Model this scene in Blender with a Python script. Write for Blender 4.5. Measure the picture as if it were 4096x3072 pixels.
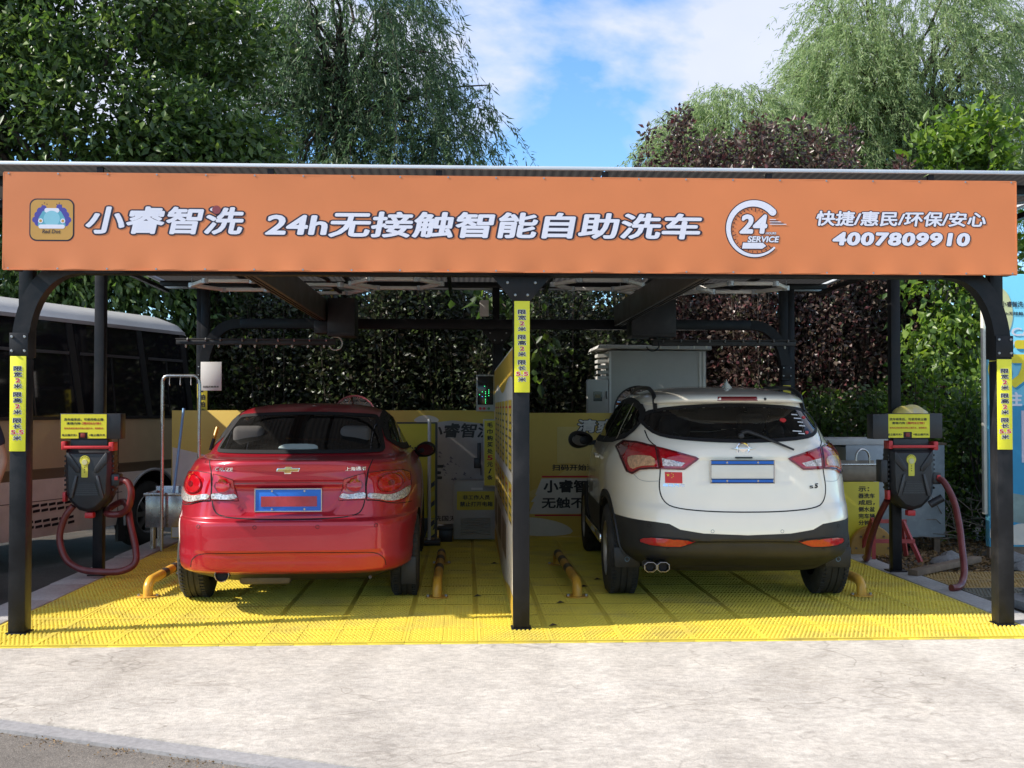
import bpy, bmesh, math, random
import numpy as np
from mathutils import Vector, Matrix
from mathutils.bvhtree import BVHTree
from mathutils.geometry import delaunay_2d_cdt
rad = math.radians
scene = bpy.context.scene
for o in list(bpy.data.objects):
    bpy.data.objects.remove(o)
COL = scene.collection
rng = np.random.default_rng(7)
random.seed(7)

# ------------------------------------------------------------------ camera
cam = bpy.data.cameras.new('camera')
cam.lens = 36.0 * 4300 / 4096
cam.sensor_width = 36
cam.clip_end = 2000
camo = bpy.data.objects.new('camera', cam)
COL.objects.link(camo)
camo.location = (-0.361, -6.944, 1.42)
camo.rotation_euler = (rad(90 + 1.306), 0, rad(-2.476))
scene.camera = camo
# ------------------------------------------------------------------ sun and sky
SUN_EL, SUN_A = rad(39), rad(10.8)          # height, and angle in front of the facade line
S = Vector((-math.cos(SUN_EL) * math.cos(SUN_A), -math.cos(SUN_EL) * math.sin(SUN_A), math.sin(SUN_EL)))
sun = bpy.data.lights.new('sun', 'SUN')
sun.energy = 5.0
sun.angle = rad(0.53)
sun.color = (1.0, 0.94, 0.85)
suno = bpy.data.objects.new('sun', sun)
COL.objects.link(suno)
suno.rotation_euler = (-S).to_track_quat('-Z', 'Y').to_euler()
suno.location = S * 60
world = bpy.data.worlds.new('World')
scene.world = world
world.use_nodes = True
wn, wl = world.node_tree.nodes, world.node_tree.links
wn.clear()
out = wn.new('ShaderNodeOutputWorld')
bg = wn.new('ShaderNodeBackground')
bg.inputs['Strength'].default_value = 0.135
wl.new(bg.outputs[0], out.inputs[0])
sky = wn.new('ShaderNodeTexSky')
sky.sky_type = 'NISHITA'
sky.sun_disc = False
sky.sun_elevation = SUN_EL
sky.sun_rotation = math.atan2(S.x, S.y)
sky.air_density = 1.1
sky.dust_density = 0.1
sky.ozone_density = 2.2
tc = wn.new('ShaderNodeTexCoord')
mp = wn.new('ShaderNodeMapping')
mp.inputs['Scale'].default_value = (1.0, 1.0, 2.1)
mp.inputs['Location'].default_value = (0.94, 0.3, 0.05)
wl.new(tc.outputs['Generated'], mp.inputs[0])
nz = wn.new('ShaderNodeTexNoise')
nz.inputs['Scale'].default_value = 2.6
nz.inputs['Detail'].default_value = 8
nz.inputs['Roughness'].default_value = 0.52
nz.inputs['Distortion'].default_value = 0.25
wl.new(mp.outputs[0], nz.inputs['Vector'])
rp = wn.new('ShaderNodeValToRGB')
rp.color_ramp.elements[0].position = 0.485
rp.color_ramp.elements[1].position = 0.57
sep = wn.new('ShaderNodeSeparateXYZ')
wl.new(tc.outputs['Generated'], sep.inputs[0])
lift = wn.new('ShaderNodeMapRange')                # cloud deck thins out towards the horizon
lift.inputs['From Min'].default_value = 0.14
lift.inputs['From Max'].default_value = 0.34
lift.inputs['To Min'].default_value = -0.16
lift.inputs['To Max'].default_value = 0.10
wl.new(sep.outputs['Z'], lift.inputs[0])
addn = wn.new('ShaderNodeMath')
wl.new(nz.outputs[0], addn.inputs[0])
wl.new(lift.outputs[0], addn.inputs[1])
wl.new(addn.outputs[0], rp.inputs[0])
nz2 = wn.new('ShaderNodeTexNoise')
nz2.inputs['Scale'].default_value = 5.0
nz2.inputs['Detail'].default_value = 4
wl.new(mp.outputs[0], nz2.inputs['Vector'])
ccol = wn.new('ShaderNodeMixRGB')
ccol.inputs[1].default_value = (3.1, 3.5, 4.7, 1)
ccol.inputs[2].default_value = (4.4, 4.6, 5.4, 1)
wl.new(nz2.outputs[0], ccol.inputs[0])
mx = wn.new('ShaderNodeMixRGB')
wl.new(rp.outputs[0], mx.inputs[0])
gain = wn.new('ShaderNodeMixRGB')
gain.blend_type = 'MULTIPLY'
gain.inputs[0].default_value = 1
gain.inputs[2].default_value = (0.69, 0.94, 1.17, 1)
wl.new(sky.outputs[0], gain.inputs[1])
wl.new(gain.outputs[0], mx.inputs[1])
wl.new(ccol.outputs[0], mx.inputs[2])
wl.new(mx.outputs[0], bg.inputs[0])
vs = scene.view_settings
vs.view_transform = 'Standard'
vs.look = 'None'
vs.gamma = 1
vs.use_curve_mapping = False
vs.exposure = 0.68
scene.cycles.max_bounces = 8
scene.cycles.diffuse_bounces = 4
scene.cycles.transparent_max_bounces = 8
scene.cycles.use_denoising = True
scene.cycles.sample_clamp_indirect = 6

# ------------------------------------------------------------------ materials
MATS = {}
def nodes_of(m):
    return m.node_tree.nodes, m.node_tree.links
def pm(name, base, rough=0.5, metal=0.0, var=0.12, vscale=5.0, bump=0.0, bscale=60.0, coat=0.0, spec=0.5,
       tint=None, tfac=0.0, tscale=2.0, emit=None, estr=0.0, rvar=0.0, alpha=1.0, trans=0.0, flake=0.0, world=False):
    """procedural principled: value variation, a second tint in noise patches, bump, roughness variation"""
    if name in MATS:
        return MATS[name]
    m = bpy.data.materials.new(name)
    m.use_nodes = True
    n, l = nodes_of(m)
    b = n['Principled BSDF']
    if world:                               # pattern runs on across separate pieces
        class t: outputs = {'Object': n.new('ShaderNodeNewGeometry').outputs['Position']}
    else:
        t = n.new('ShaderNodeTexCoord')
    nx = n.new('ShaderNodeTexNoise')
    nx.inputs['Scale'].default_value = vscale
    nx.inputs['Detail'].default_value = 6
    nx.inputs['Roughness'].default_value = 0.6
    l.new(t.outputs['Object'], nx.inputs['Vector'])
    mr = n.new('ShaderNodeMapRange')
    mr.inputs['From Min'].default_value = 0.3
    mr.inputs['From Max'].default_value = 0.7
    mr.inputs['To Min'].default_value = 1 - var
    mr.inputs['To Max'].default_value = 1 + var
    l.new(nx.outputs[0], mr.inputs[0])
    mul = n.new('ShaderNodeMixRGB')
    mul.blend_type = 'MULTIPLY'
    mul.inputs[0].default_value = 1
    mul.inputs[1].default_value = (*base, 1)
    l.new(mr.outputs[0], mul.inputs[2])
    last = mul.outputs[0]
    if tint is not None:
        n2 = n.new('ShaderNodeTexNoise')
        n2.inputs['Scale'].default_value = tscale
        n2.inputs['Detail'].default_value = 7
        n2.inputs['Roughness'].default_value = 0.65
        l.new(t.outputs['Object'], n2.inputs['Vector'])
        r2 = n.new('ShaderNodeValToRGB')
        r2.color_ramp.elements[0].position = 0.48
        r2.color_ramp.elements[1].position = 0.68
        r2.color_ramp.elements[1].color = (tfac, tfac, tfac, 1)
        l.new(n2.outputs[0], r2.inputs[0])
        mt = n.new('ShaderNodeMixRGB')
        l.new(r2.outputs[0], mt.inputs[0])
        l.new(last, mt.inputs[1])
        mt.inputs[2].default_value = (*tint, 1)
        last = mt.outputs[0]
    l.new(last, b.inputs['Base Color'])
    b.inputs['Roughness'].default_value = rough
    b.inputs['Metallic'].default_value = metal
    b.inputs['Specular IOR Level'].default_value = spec
    b.inputs['Coat Weight'].default_value = coat
    b.inputs['Coat Roughness'].default_value = 0.03
    if rvar:
        mr2 = n.new('ShaderNodeMapRange')
        mr2.inputs['From Min'].default_value = 0.3
        mr2.inputs['From Max'].default_value = 0.7
        mr2.inputs['To Min'].default_value = max(0.0, rough - rvar)
        mr2.inputs['To Max'].default_value = min(1, rough + rvar)
        l.new(nx.outputs[0], mr2.inputs[0])
        l.new(mr2.outputs[0], b.inputs['Roughness'])
    if bump:
        n3 = n.new('ShaderNodeTexNoise')
        n3.inputs['Scale'].default_value = bscale
        n3.inputs['Detail'].default_value = 6
        l.new(t.outputs['Object'], n3.inputs['Vector'])
        bp = n.new('ShaderNodeBump')
        bp.inputs['Strength'].default_value = bump
        bp.inputs['Distance'].default_value = 0.01
        l.new(n3.outputs[0], bp.inputs['Height'])
        l.new(bp.outputs[0], b.inputs['Normal'])
    if emit:
        b.inputs['Emission Color'].default_value = (*emit, 1)
        b.inputs['Emission Strength'].default_value = estr
    if trans:
        b.inputs['Transmission Weight'].default_value = trans
    MATS[name] = m
    return m

def leafmat(name, cols, trans=0.35, rough=0.45):
    """leaf: colour picked per leaf from a ramp, part of the light passes through"""
    m = bpy.data.materials.new(name)
    m.use_nodes = True
    n, l = nodes_of(m)
    n.clear()
    o = n.new('ShaderNodeOutputMaterial')
    g = n.new('ShaderNodeNewGeometry')
    r = n.new('ShaderNodeValToRGB')
    e = r.color_ramp.elements
    while len(e) < len(cols):
        e.new(0.5)
    for i, c in enumerate(cols):
        e[i].position = i / (len(cols) - 1)
        e[i].color = (*c, 1)
    l.new(g.outputs['Random Per Island'], r.inputs[0])
    b = n.new('ShaderNodeBsdfPrincipled')
    b.inputs['Roughness'].default_value = rough
    l.new(r.outputs[0], b.inputs['Base Color'])
    t = n.new('ShaderNodeBsdfTranslucent')
    hs = n.new('ShaderNodeHueSaturation')
    hs.inputs['Value'].default_value = 1.5
    hs.inputs['Saturation'].default_value = 1.1
    l.new(r.outputs[0], hs.inputs['Color'])
    l.new(hs.outputs[0], t.inputs[0])
    x = n.new('ShaderNodeMixShader')
    x.inputs[0].default_value = trans
    l.new(b.outputs[0], x.inputs[1])
    l.new(t.outputs[0], x.inputs[2])
    l.new(x.outputs[0], o.inputs[0])
    return m

# ------------------------------------------------------------------ objects
FR = {}                                     # frame (location, rotation) of every thing
def tag(o, label=None, cat=None, group=None, kind=None):
    if label: o['label'] = label
    if cat: o['category'] = cat
    if group: o['group'] = group
    if kind: o['kind'] = kind
    return o
def thing(name, label, cat, loc=(0, 0, 0), rotz=0.0, group=None):
    o = bpy.data.objects.new(name, None)
    COL.objects.link(o)
    o.empty_display_size = 0.2
    o.location = loc
    o.rotation_euler = (0, 0, rotz)
    FR[o.name] = Matrix.Translation(loc) @ Matrix.Rotation(rotz, 4, 'Z')
    return tag(o, label, cat, group)
def root_frame(p):
    while p is not None:
        if p.name in FR: return FR[p.name]
        p = p.parent
    return Matrix.Identity(4)
class MB:
    """collects shapes, then builds ONE mesh object; vertices are in world space unless the build says local"""
    def __init__(s):
        s.v, s.f, s.mi = [], [], []
    def add(s, v, f, mi=0):
        k = len(s.v)
        s.v += [tuple(p) for p in v]
        s.f += [tuple(i + k for i in q) for q in f]
        s.mi += [mi] * len(f)
        return s
    def box(s, a, b, mi=0, m=None):
        x0, y0, z0 = a
        x1, y1, z1 = b
        v = [(x0, y0, z0), (x1, y0, z0), (x1, y1, z0), (x0, y1, z0), (x0, y0, z1), (x1, y0, z1), (x1, y1, z1), (x0, y1, z1)]
        if m is not None: v = [m @ Vector(p) for p in v]
        return s.add(v, [(0, 3, 2, 1), (4, 5, 6, 7), (0, 1, 5, 4), (1, 2, 6, 5), (2, 3, 7, 6), (3, 0, 4, 7)], mi)
    def cbox(s, c, d, mi=0, m=None):
        return s.box([c[i] - d[i] / 2 for i in range(3)], [c[i] + d[i] / 2 for i in range(3)], mi, m)
    def bar(s, p, q, w, h=None, up=(0, 0, 1), mi=0):
        """square bar from p to q"""
        p, q = Vector(p), Vector(q)
        h = h or w
        d = (q - p).normalized()
        u = Vector(up)
        if abs(d.dot(u)) > 0.98: u = Vector((0, 1, 0))
        r = d.cross(u).normalized()
        u = r.cross(d)
        v = []
        for c in (p, q):
            for a, b in ((-1, -1), (1, -1), (1, 1), (-1, 1)):
                v.append(c + r * (a * w / 2) + u * (b * h / 2))
        return s.add(v, [(0, 1, 2, 3), (4, 7, 6, 5), (0, 4, 5, 1), (1, 5, 6, 2), (2, 6, 7, 3), (3, 7, 4, 0)], mi)
    def tube(s, pts, r, n=10, cap=True, mi=0):
        pts = [Vector(p) for p in pts]
        rs = r if isinstance(r, (list, tuple)) else [r] * len(pts)
        k = len(pts)
        v, f = [], []
        up = Vector((0.13, 0.31, 0.94))
        d0 = (pts[1] - pts[0]).normalized()
        x = d0.cross(up).normalized()
        for i in range(k):
            d = (pts[min(i + 1, k - 1)] - pts[max(i - 1, 0)]).normalized()
            x = (x - d * x.dot(d)).normalized()
            y = d.cross(x)
            for j in range(n):
                a = 2 * math.pi * j / n
                v.append(pts[i] + (x * math.cos(a) + y * math.sin(a)) * rs[i])
        for i in range(k - 1):
            for j in range(n):
                a, b = i * n + j, i * n + (j + 1) % n
                f.append((a, b, b + n, a + n))
        if cap:
            f.append(tuple(range(n - 1, -1, -1)))
            f.append(tuple(range((k - 1) * n, k * n)))
        return s.add(v, f, mi)
    def prism(s, poly, a, b, mi=0):
        """poly: 2-d points (x, z), extruded along y from a to b"""
        n = len(poly)
        ar = sum(poly[i][0] * poly[(i + 1) % n][1] - poly[(i + 1) % n][0] * poly[i][1] for i in range(n))
        if ar < 0: poly = poly[::-1]
        v = [(x, a, z) for x, z in poly] + [(x, b, z) for x, z in poly]
        f = [tuple(range(n)), tuple(range(2 * n - 1, n - 1, -1))]
        f += [(i, i + n, (i + 1) % n + n, (i + 1) % n) for i in range(n)]
        return s.add(v, f, mi)
    def lathe(s, prof, c, axis='x', n=32, mi=0, close=False):
        """prof: (along, radius) pairs turned round an axis through c"""
        v, f = [], []
        k = len(prof)
        for j in range(n):
            a = 2 * math.pi * j / n
            ca, sa = math.cos(a), math.sin(a)
            for t, r in prof:
                if axis == 'x': v.append((c[0] + t, c[1] + r * ca, c[2] + r * sa))
                elif axis == 'y': v.append((c[0] + r * sa, c[1] + t, c[2] + r * ca))
                else: v.append((c[0] + r * ca, c[1] + r * sa, c[2] + t))
        m = k if close else k - 1
        for j in range(n):
            for i in range(m):
                i2 = (i + 1) % k
                f.append((j * k + i, ((j + 1) % n) * k + i, ((j + 1) % n) * k + i2, j * k + i2))
        return s.add(v, f, mi)
    def build(s, name, mat, parent=None, local=False, bevel=0.0, smooth=None, seg=2):
        me = bpy.data.meshes.new(name)
        v = s.v
        if parent is not None and not local:
            inv = root_frame(parent).inverted()
            v = [inv @ Vector(p) for p in v]
        me.from_pydata([tuple(p) for p in v], [], s.f)
        if any(s.mi): me.polygons.foreach_set('material_index', s.mi)
        return finish(name, me, mat, parent, bevel, smooth, seg)
def finish(name, me, mat, parent=None, bevel=0.0, smooth=None, seg=2, recalc=True):
    if bevel or recalc:
        bm = bmesh.new()
        bm.from_mesh(me)
        if recalc:
            bmesh.ops.recalc_face_normals(bm, faces=bm.faces)
        if bevel:
            es = [e for e in bm.edges if len(e.link_faces) == 2 and e.calc_face_angle(0) > 0.5]
            bmesh.ops.bevel(bm, geom=es, offset=bevel, segments=seg, affect='EDGES', profile=0.5, clamp_overlap=True)
        bm.to_mesh(me)
        bm.free()
    if smooth is None: smooth = 40 if bevel else 0
    if smooth:
        me.shade_smooth()
        me.set_sharp_from_angle(angle=rad(smooth))
    for m in (mat if isinstance(mat, (list, tuple)) else [mat]):
        me.materials.append(m)
    o = bpy.data.objects.new(name, me)
    COL.objects.link(o)
    if parent is not None: o.parent = parent
    me.update()
    return o
def copy_tree(o, parent=None):
    c = o.copy()
    COL.objects.link(c)
    c.parent = parent
    for ch in o.children:
        if ch is not c: copy_tree(ch, c)
    return c
def solid(name, mb, mat, label, cat, group=None, bevel=0.0, smooth=None, origin=None, kind=None):
    """a thing that is one mesh, with its origin at its base"""
    a = np.array([tuple(p) for p in mb.v])
    c = origin or ((a[:, 0].min() + a[:, 0].max()) / 2, (a[:, 1].min() + a[:, 1].max()) / 2, a[:, 2].min())
    mb.v = [(p[0] - c[0], p[1] - c[1], p[2] - c[2]) for p in a]
    o = mb.build(name, mat, None, bevel=bevel, smooth=smooth)
    o.location = c
    FR[o.name] = Matrix.Translation(c)
    return tag(o, label, cat, group, kind)

# ------------------------------------------------------------------ lettering (flat print, thin meshes)
FACING_CAMERA = Matrix(((1, 0, 0, 0), (0, 0, -1, 0), (0, 1, 0, 0), (0, 0, 0, 1)))
TCACHE = {}
def text_base(body, shear, spacing, lead):
    key = (body, shear, spacing, lead)
    if key in TCACHE: return TCACHE[key]
    c = bpy.data.curves.new('t', 'FONT')
    c.body = body
    c.shear = shear
    c.space_character = spacing
    c.space_line = lead
    c.resolution_u = 3
    c.align_x = 'CENTER'
    o = bpy.data.objects.new('t', c)
    COL.objects.link(o)
    dg = bpy.context.evaluated_depsgraph_get()
    me = bpy.data.meshes.new_from_object(o.evaluated_get(dg))
    v = np.array([tuple(p.co) for p in me.vertices])
    f = [tuple(p.vertices) for p in me.polygons]
    bpy.data.objects.remove(o)
    bpy.data.curves.remove(c)
    bpy.data.meshes.remove(me)
    TCACHE[key] = (v, f)
    return v, f
def text_mesh(body, bold=0.0, shear=0.0, spacing=1.0, lead=1.0):
    """letters thickened by laying shifted copies of the strokes over each other (z carries the tiny layer step)"""
    v, f = text_base(body, shear, spacing, lead)
    sh = [(0, 0)]
    if bold > 0:
        k = 8 if bold <= 0.035 else 12
        sh += [(bold * math.cos(2 * math.pi * i / k), bold * math.sin(2 * math.pi * i / k)) for i in range(k)]
    V, Fc = [], []
    for q, (dx, dy) in enumerate(sh):
        w = v.copy()
        w[:, 0] += dx
        w[:, 1] += dy
        w[:, 2] = q
        Fc += [tuple(i + q * len(v) for i in p) for p in f]
        V.append(w)
    return np.concatenate(V), Fc
def text(name, body, mat, parent, box, y, bold=0.0, shear=0.0, spacing=1.0, lead=1.0, M=None, ref=None, thick=0.0, local=False):
    """fit lettering into box (x0, z0, x1, z1) on the plane y, facing -y (or placed by M).  ref: lettering whose
    extent sets the fit, so an outline lies concentric with its letters"""
    v, f = text_mesh(body, bold, shear, spacing, lead=lead)
    rv = v if ref is None else text_mesh(body, ref, shear, spacing, lead=lead)[0]
    a, b = rv.min(0), rv.max(0)
    sx, sz = (box[2] - box[0]) / (b[0] - a[0]), (box[3] - box[1]) / (b[1] - a[1])
    p = np.zeros_like(v)
    p[:, 0] = box[0] + (v[:, 0] - a[0]) * sx
    p[:, 2] = box[1] + (v[:, 1] - a[1]) * sz
    p[:, 1] = y - v[:, 2] * 0.00005
    # unify winding so that every face looks to -y
    mb = MB()
    if M is not None: p = [M @ Vector(q) for q in p]
    mb.add(p, f)
    me = bpy.data.meshes.new(name)
    vv = mb.v
    if parent is not None and not local:
        inv = root_frame(parent).inverted()
        vv = [inv @ Vector(q) for q in vv]
    me.from_pydata([tuple(q) for q in vv], [], mb.f)
    return finish(name, me, mat, parent, recalc=False)
# ================================================================== SETTING: ground
def sheet(name, poly, z, mat, thick=0.0):
    mb = MB()
    n = len(poly)
    if thick:
        v = [(x, y, z) for x, y in poly] + [(x, y, z - thick) for x, y in poly]
        f = [tuple(range(n)), tuple(range(2 * n - 1, n - 1, -1))] + [(i, i + n, (i + 1) % n + n, (i + 1) % n) for i in range(n)]
        mb.add(v, f)
    else:
        mb.add([(x, y, z) for x, y in poly], [tuple(range(n))])
    o = mb.build(name, mat)
    return tag(o, kind='structure')

def ground_mat(name, base, lo, hi, fine, scr=0.0, swirl=False, rough=0.85, speck=0.0):
    m = bpy.data.materials.new(name)
    m.use_nodes = True
    n, l = nodes_of(m)
    b = n['Principled BSDF']
    b.inputs['Roughness'].default_value = rough
    b.inputs['Specular IOR Level'].default_value = 0.3
    t = n.new('ShaderNodeTexCoord')
    def noise(scale, detail=6, ro=0.6, sc=(1, 1, 1), rot=0, dist=0.0):
        mpn = n.new('ShaderNodeMapping')
        mpn.inputs['Scale'].default_value = sc
        mpn.inputs['Rotation'].default_value = (0, 0, rot)
        l.new(t.outputs['Object'], mpn.inputs[0])
        x = n.new('ShaderNodeTexNoise')
        x.inputs['Scale'].default_value = scale
        x.inputs['Detail'].default_value = detail
        x.inputs['Roughness'].default_value = ro
        x.inputs['Distortion'].default_value = dist
        l.new(mpn.outputs[0], x.inputs['Vector'])
        return x.outputs[0]
    def ramp(src, a, b_, ca, cb):
        r = n.new('ShaderNodeValToRGB')
        r.color_ramp.elements[0].position = a
        r.color_ramp.elements[1].position = b_
        r.color_ramp.elements[0].color = (*ca, 1)
        r.color_ramp.elements[1].color = (*cb, 1)
        l.new(src, r.inputs[0])
        return r.outputs[0]
    def mul(a, b_, fac=1.0):
        x = n.new('ShaderNodeMixRGB')
        x.blend_type = 'MULTIPLY'
        x.inputs[0].default_value = fac
        l.new(a, x.inputs[1])
        l.new(b_, x.inputs[2])
        return x.outputs[0]
    col = ramp(noise(0.55, 5, 0.6, dist=0.4), 0.36, 0.64, lo, hi)
    col = mul(col, ramp(noise(3.5, 8, 0.7), 0.3, 0.7, (0.84, 0.84, 0.845), (1.07, 1.065, 1.05)))
    col = mul(col, ramp(noise(38, 6, 0.7), 0.36, 0.60, (0.84, 0.84, 0.84), (1.06, 1.06, 1.06)))
    if scr:      # thin curved trowel scratches where a mask lets them show, and soft tyre stains
        def line(scale, rot, sc, dist, lo_, m_scale):
            src = noise(scale, 2, 0.4, sc, rot, dist)
            ab = n.new('ShaderNodeMath'); ab.operation = 'SUBTRACT'; ab.inputs[1].default_value = .5
            l.new(src, ab.inputs[0])
            ab2 = n.new('ShaderNodeMath'); ab2.operation = 'ABSOLUTE'
            l.new(ab.outputs[0], ab2.inputs[0])
            thin = ramp(ab2.outputs[0], 0.002, 0.010, (1, 1, 1), (0, 0, 0))
            mask = ramp(noise(m_scale, 3, 0.5), 0.50, 0.56, (0, 0, 0), (1, 1, 1))
            return mul(thin, mask)
        for sc_, rot, st, tone in ((0.9, 0.2, (1, 1.6, 1), (1.16, 1.16, 1.15)), (1.7, 1.1, (1, 1.4, 1), (.72, .71, .70)), (1.2, -0.6, (1, 1.8, 1), (.80, .79, .78))):
            k = line(sc_, rot, st, .8, 0, 1.4)
            x = n.new('ShaderNodeMixRGB'); x.blend_type = 'MULTIPLY'
            l.new(k, x.inputs[0]); l.new(col, x.inputs[1]); x.inputs[2].default_value = (*tone, 1)
            col = x.outputs[0]
        # faint tyre tracks running out of the two bays
        sp = n.new('ShaderNodeSeparateXYZ')
        l.new(t.outputs['Object'], sp.inputs[0])
        wob = noise(.5, 2, .5)
        tot = None
        for c_ in (-2.35, -.95, .80, 2.35):
            a = n.new('ShaderNodeMath'); a.operation = 'MULTIPLY_ADD'
            l.new(wob, a.inputs[0]); a.inputs[1].default_value = 1.6; l.new(sp.outputs['X'], a.inputs[2])
            b_ = n.new('ShaderNodeMath'); b_.operation = 'SUBTRACT'
            l.new(a.outputs[0], b_.inputs[0]); b_.inputs[1].default_value = c_ + .8
            d_ = n.new('ShaderNodeMath'); d_.operation = 'ABSOLUTE'
            l.new(b_.outputs[0], d_.inputs[0])
            r_ = ramp(d_.outputs[0], .06, .20, (.86, .855, .85), (1, 1, 1))
            col = mul(col, r_, .75)
        col = mul(col, ramp(noise(1.1, 4, 0.6, (1, .35, 1), 0.25, .5), 0.52, 0.68, (1, 1, 1), (.86, .855, .85)))
        col = mul(col, ramp(noise(14, 7, 0.75, (1, 1.7, 1), .4), 0.40, 0.60, (.84, .835, .83), (1.05, 1.05, 1.05)))
    if speck:
        vo = n.new('ShaderNodeTexVoronoi')
        vo.inputs['Scale'].default_value = 170
        l.new(t.outputs['Object'], vo.inputs['Vector'])
        col = mul(col, ramp(vo.outputs['Distance'], 0.1, 0.5, (1 + speck,) * 3, (1 - speck * 0.5,) * 3))
    l.new(col, b.inputs['Base Color'])
    bp = n.new('ShaderNodeBump')
    bp.inputs['Strength'].default_value = fine
    bp.inputs['Distance'].default_value = 0.012
    l.new(noise(60, 8, 0.75), bp.inputs['Height'])
    l.new(bp.outputs[0], b.inputs['Normal'])
    return m
M_conc = ground_mat('apron concrete', 0, (0.455, 0.418, 0.372), (0.565, 0.525, 0.472), 0.5, scr=0.12)
M_gutter = ground_mat('gutter cement', 0, (0.24, 0.235, 0.24), (0.32, 0.31, 0.31), 0.3)
M_asph = ground_mat('asphalt', 0, (0.045, 0.043, 0.042), (0.085, 0.08, 0.075), 0.8, speck=0.5)
M_road = ground_mat('road asphalt worn', 0, (0.17, 0.15, 0.13), (0.25, 0.225, 0.20), 0.9, speck=0.45)
M_soil = ground_mat('soil', 0, (0.06, 0.05, 0.04), (0.14, 0.115, 0.085), 1.0, speck=0.5)
M_kerb = ground_mat('kerb concrete', 0, (0.30, 0.29, 0.275), (0.44, 0.42, 0.40), 0.5)
M_slab = ground_mat('grey slab', 0, (0.16, 0.16, 0.16), (0.26, 0.255, 0.25), 0.5)

sheet('ground', [(-300, -300), (300, -300), (300, 300), (-300, 300)], -0.20, M_soil)
sheet('parking_asphalt', [(-30, -1.0), (-3.72, -1.0), (-3.72, 6.2), (-30, 6.2)], -0.15, M_asph)
# road edge runs diagonally through the lower left corner
def redge(t): return (-2.515 + 1.795 * t, -1.829 - 0.779 * t)
p0, p1 = redge(-1.064), redge(5)
nrm = (-0.398, -0.917)
def offs(p, d): return (p[0] + nrm[0] * d, p[1] + nrm[1] * d)
sheet('road', [redge(-1.064), p1, (12, -30), (-30, -30), (-30, -1.0)], -0.036, M_road)
sheet('gutter_strip', [offs(p0, -0.02), offs(p1, -0.02), offs(p1, 0.115), offs(p0, 0.115)], -0.020, M_gutter, 0.1)
sheet('concrete_apron', [redge(-1.064), p1, (25, p1[1]), (25, -0.3575), (-3.725, -0.3575), (-3.725, -1.0)], -0.014, M_conc, 0.12)

# kerbs left and right of the wash floor, each cast piece its own object
M_kerbd = M_kerb
kl = tag(MB().box((-3.72, -0.33, -0.16), (-3.415, 5.3, -0.012)).build('kerb_bed', M_kerb), kind='structure')
y = -0.33
i = 0
while y < 5.2:
    ln = 0.74 + 0.1 * random.random()
    MB().box((-3.715 + random.uniform(-.01, .01), y + 0.004, -0.02), (-3.418, min(y + ln - 0.004, 5.28), 0.004 + random.uniform(-.004, .006))).build('kerb_stone', M_kerb, kl, bevel=0.008)
    y += ln
kr = tag(MB().box((3.285, -0.33, -0.16), (3.52, 5.3, -0.012)).build('kerb_bed', M_kerb), kind='structure')
y = -0.33
while y < 5.2:
    ln = 0.8 + 0.1 * random.random()
    MB().box((3.288, y + 0.004, -0.02), (3.515 + random.uniform(-.015, .01), min(y + ln - 0.004, 5.28), 0.004 + random.uniform(-.004, .006))).build('kerb_stone', M_kerb, kr, bevel=0.008)
    y += ln

# ------------------------------------------------------------------ yellow grating floor: one tile mesh, a copy for every tile
M_grate = pm('yellow grating plastic', (0.67, 0.525, 0.055), 0.6, var=0.12, vscale=1.7, tint=(0.36, 0.27, 0.08), tfac=0.62, tscale=1.6, bump=0.15, bscale=120, world=True)
M_under = pm('wet pit under grating', (0.42, 0.31, 0.03), 0.5, var=0.3)
floor = tag(MB().box((-3.41, -0.335, -0.10), (3.28, 4.97, -0.034)).build('wash_floor', M_under), kind='structure')
TX, TY = 0.446, 0.4082
def tile_mesh():
    mb = MB()
    w, d, h = TX - 0.0022, TY - 0.0022, 0.0
    fr = 0.017
    mb.box((0, 0, -0.033), (w, d, -0.008))
    for a, b in (((0, 0), (w, fr)), ((0, d - fr), (w, d)), ((0, fr), (fr, d - fr)), ((w - fr, fr), (w, d - fr))):
        mb.box((a[0], a[1], -0.0085), (b[0], b[1], -0.001))
    nx, ny = 15, 11
    for j in range(ny):
        for i in range(nx):
            cx = fr + (w - 2 * fr) * (i + (0.62 if j % 2 else 0.18)) / nx
            cy = fr + (d - 2 * fr) * (j + 0.5) / ny
            if cx > w - fr - 0.006: continue
            a, b = 0.0105, 0.0098
            ring = []
            for k in range(6):
                t = math.pi * 2 * k / 6
                ring.append((cx + a * math.cos(t), cy + b * math.sin(t)))
            v = [(x, y_, -0.0085) for x, y_ in ring] + [(cx + (x - cx) * .72, cy + (y_ - cy) * .72, 0.0015) for x, y_ in ring]
            f = [tuple(range(6, 12))] + [(k, (k + 1) % 6, (k + 1) % 6 + 6, k + 6) for k in range(6)]
            mb.add(v, f)
    # two stiffening ribs
    mb.box((w * .5 - .004, fr, -0.0085), (w * .5 + .004, d - fr, -0.002))
    mb.box((fr, d * .5 - .004, -0.0085), (w - fr, d * .5 + .004, -0.002))
    return mb
t0 = tile_mesh().build('grate_tile', M_grate, floor)
first = True
for j in range(13):
    for i in range(15):
        o = t0 if first else t0.copy()
        if not first:
            COL.objects.link(o)
            o.parent = floor
        first = False
        o.location = (-3.408 + i * TX + 0.002, -0.333 + j * TY, random.uniform(-.0012, .0012))
        o.rotation_euler = (random.uniform(-.0025, .0025), random.uniform(-.0025, .0025), 0)
# front edging strip of short pieces
for i in range(30):
    x0 = -3.408 + i * TX / 2
    MB().box((x0 + .001, -0.356, -0.034), (x0 + TX / 2 - .001, -0.337, -0.010 + random.uniform(-.002, .002))).build('edge_strip', M_grate, floor, bevel=0.002)

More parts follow.
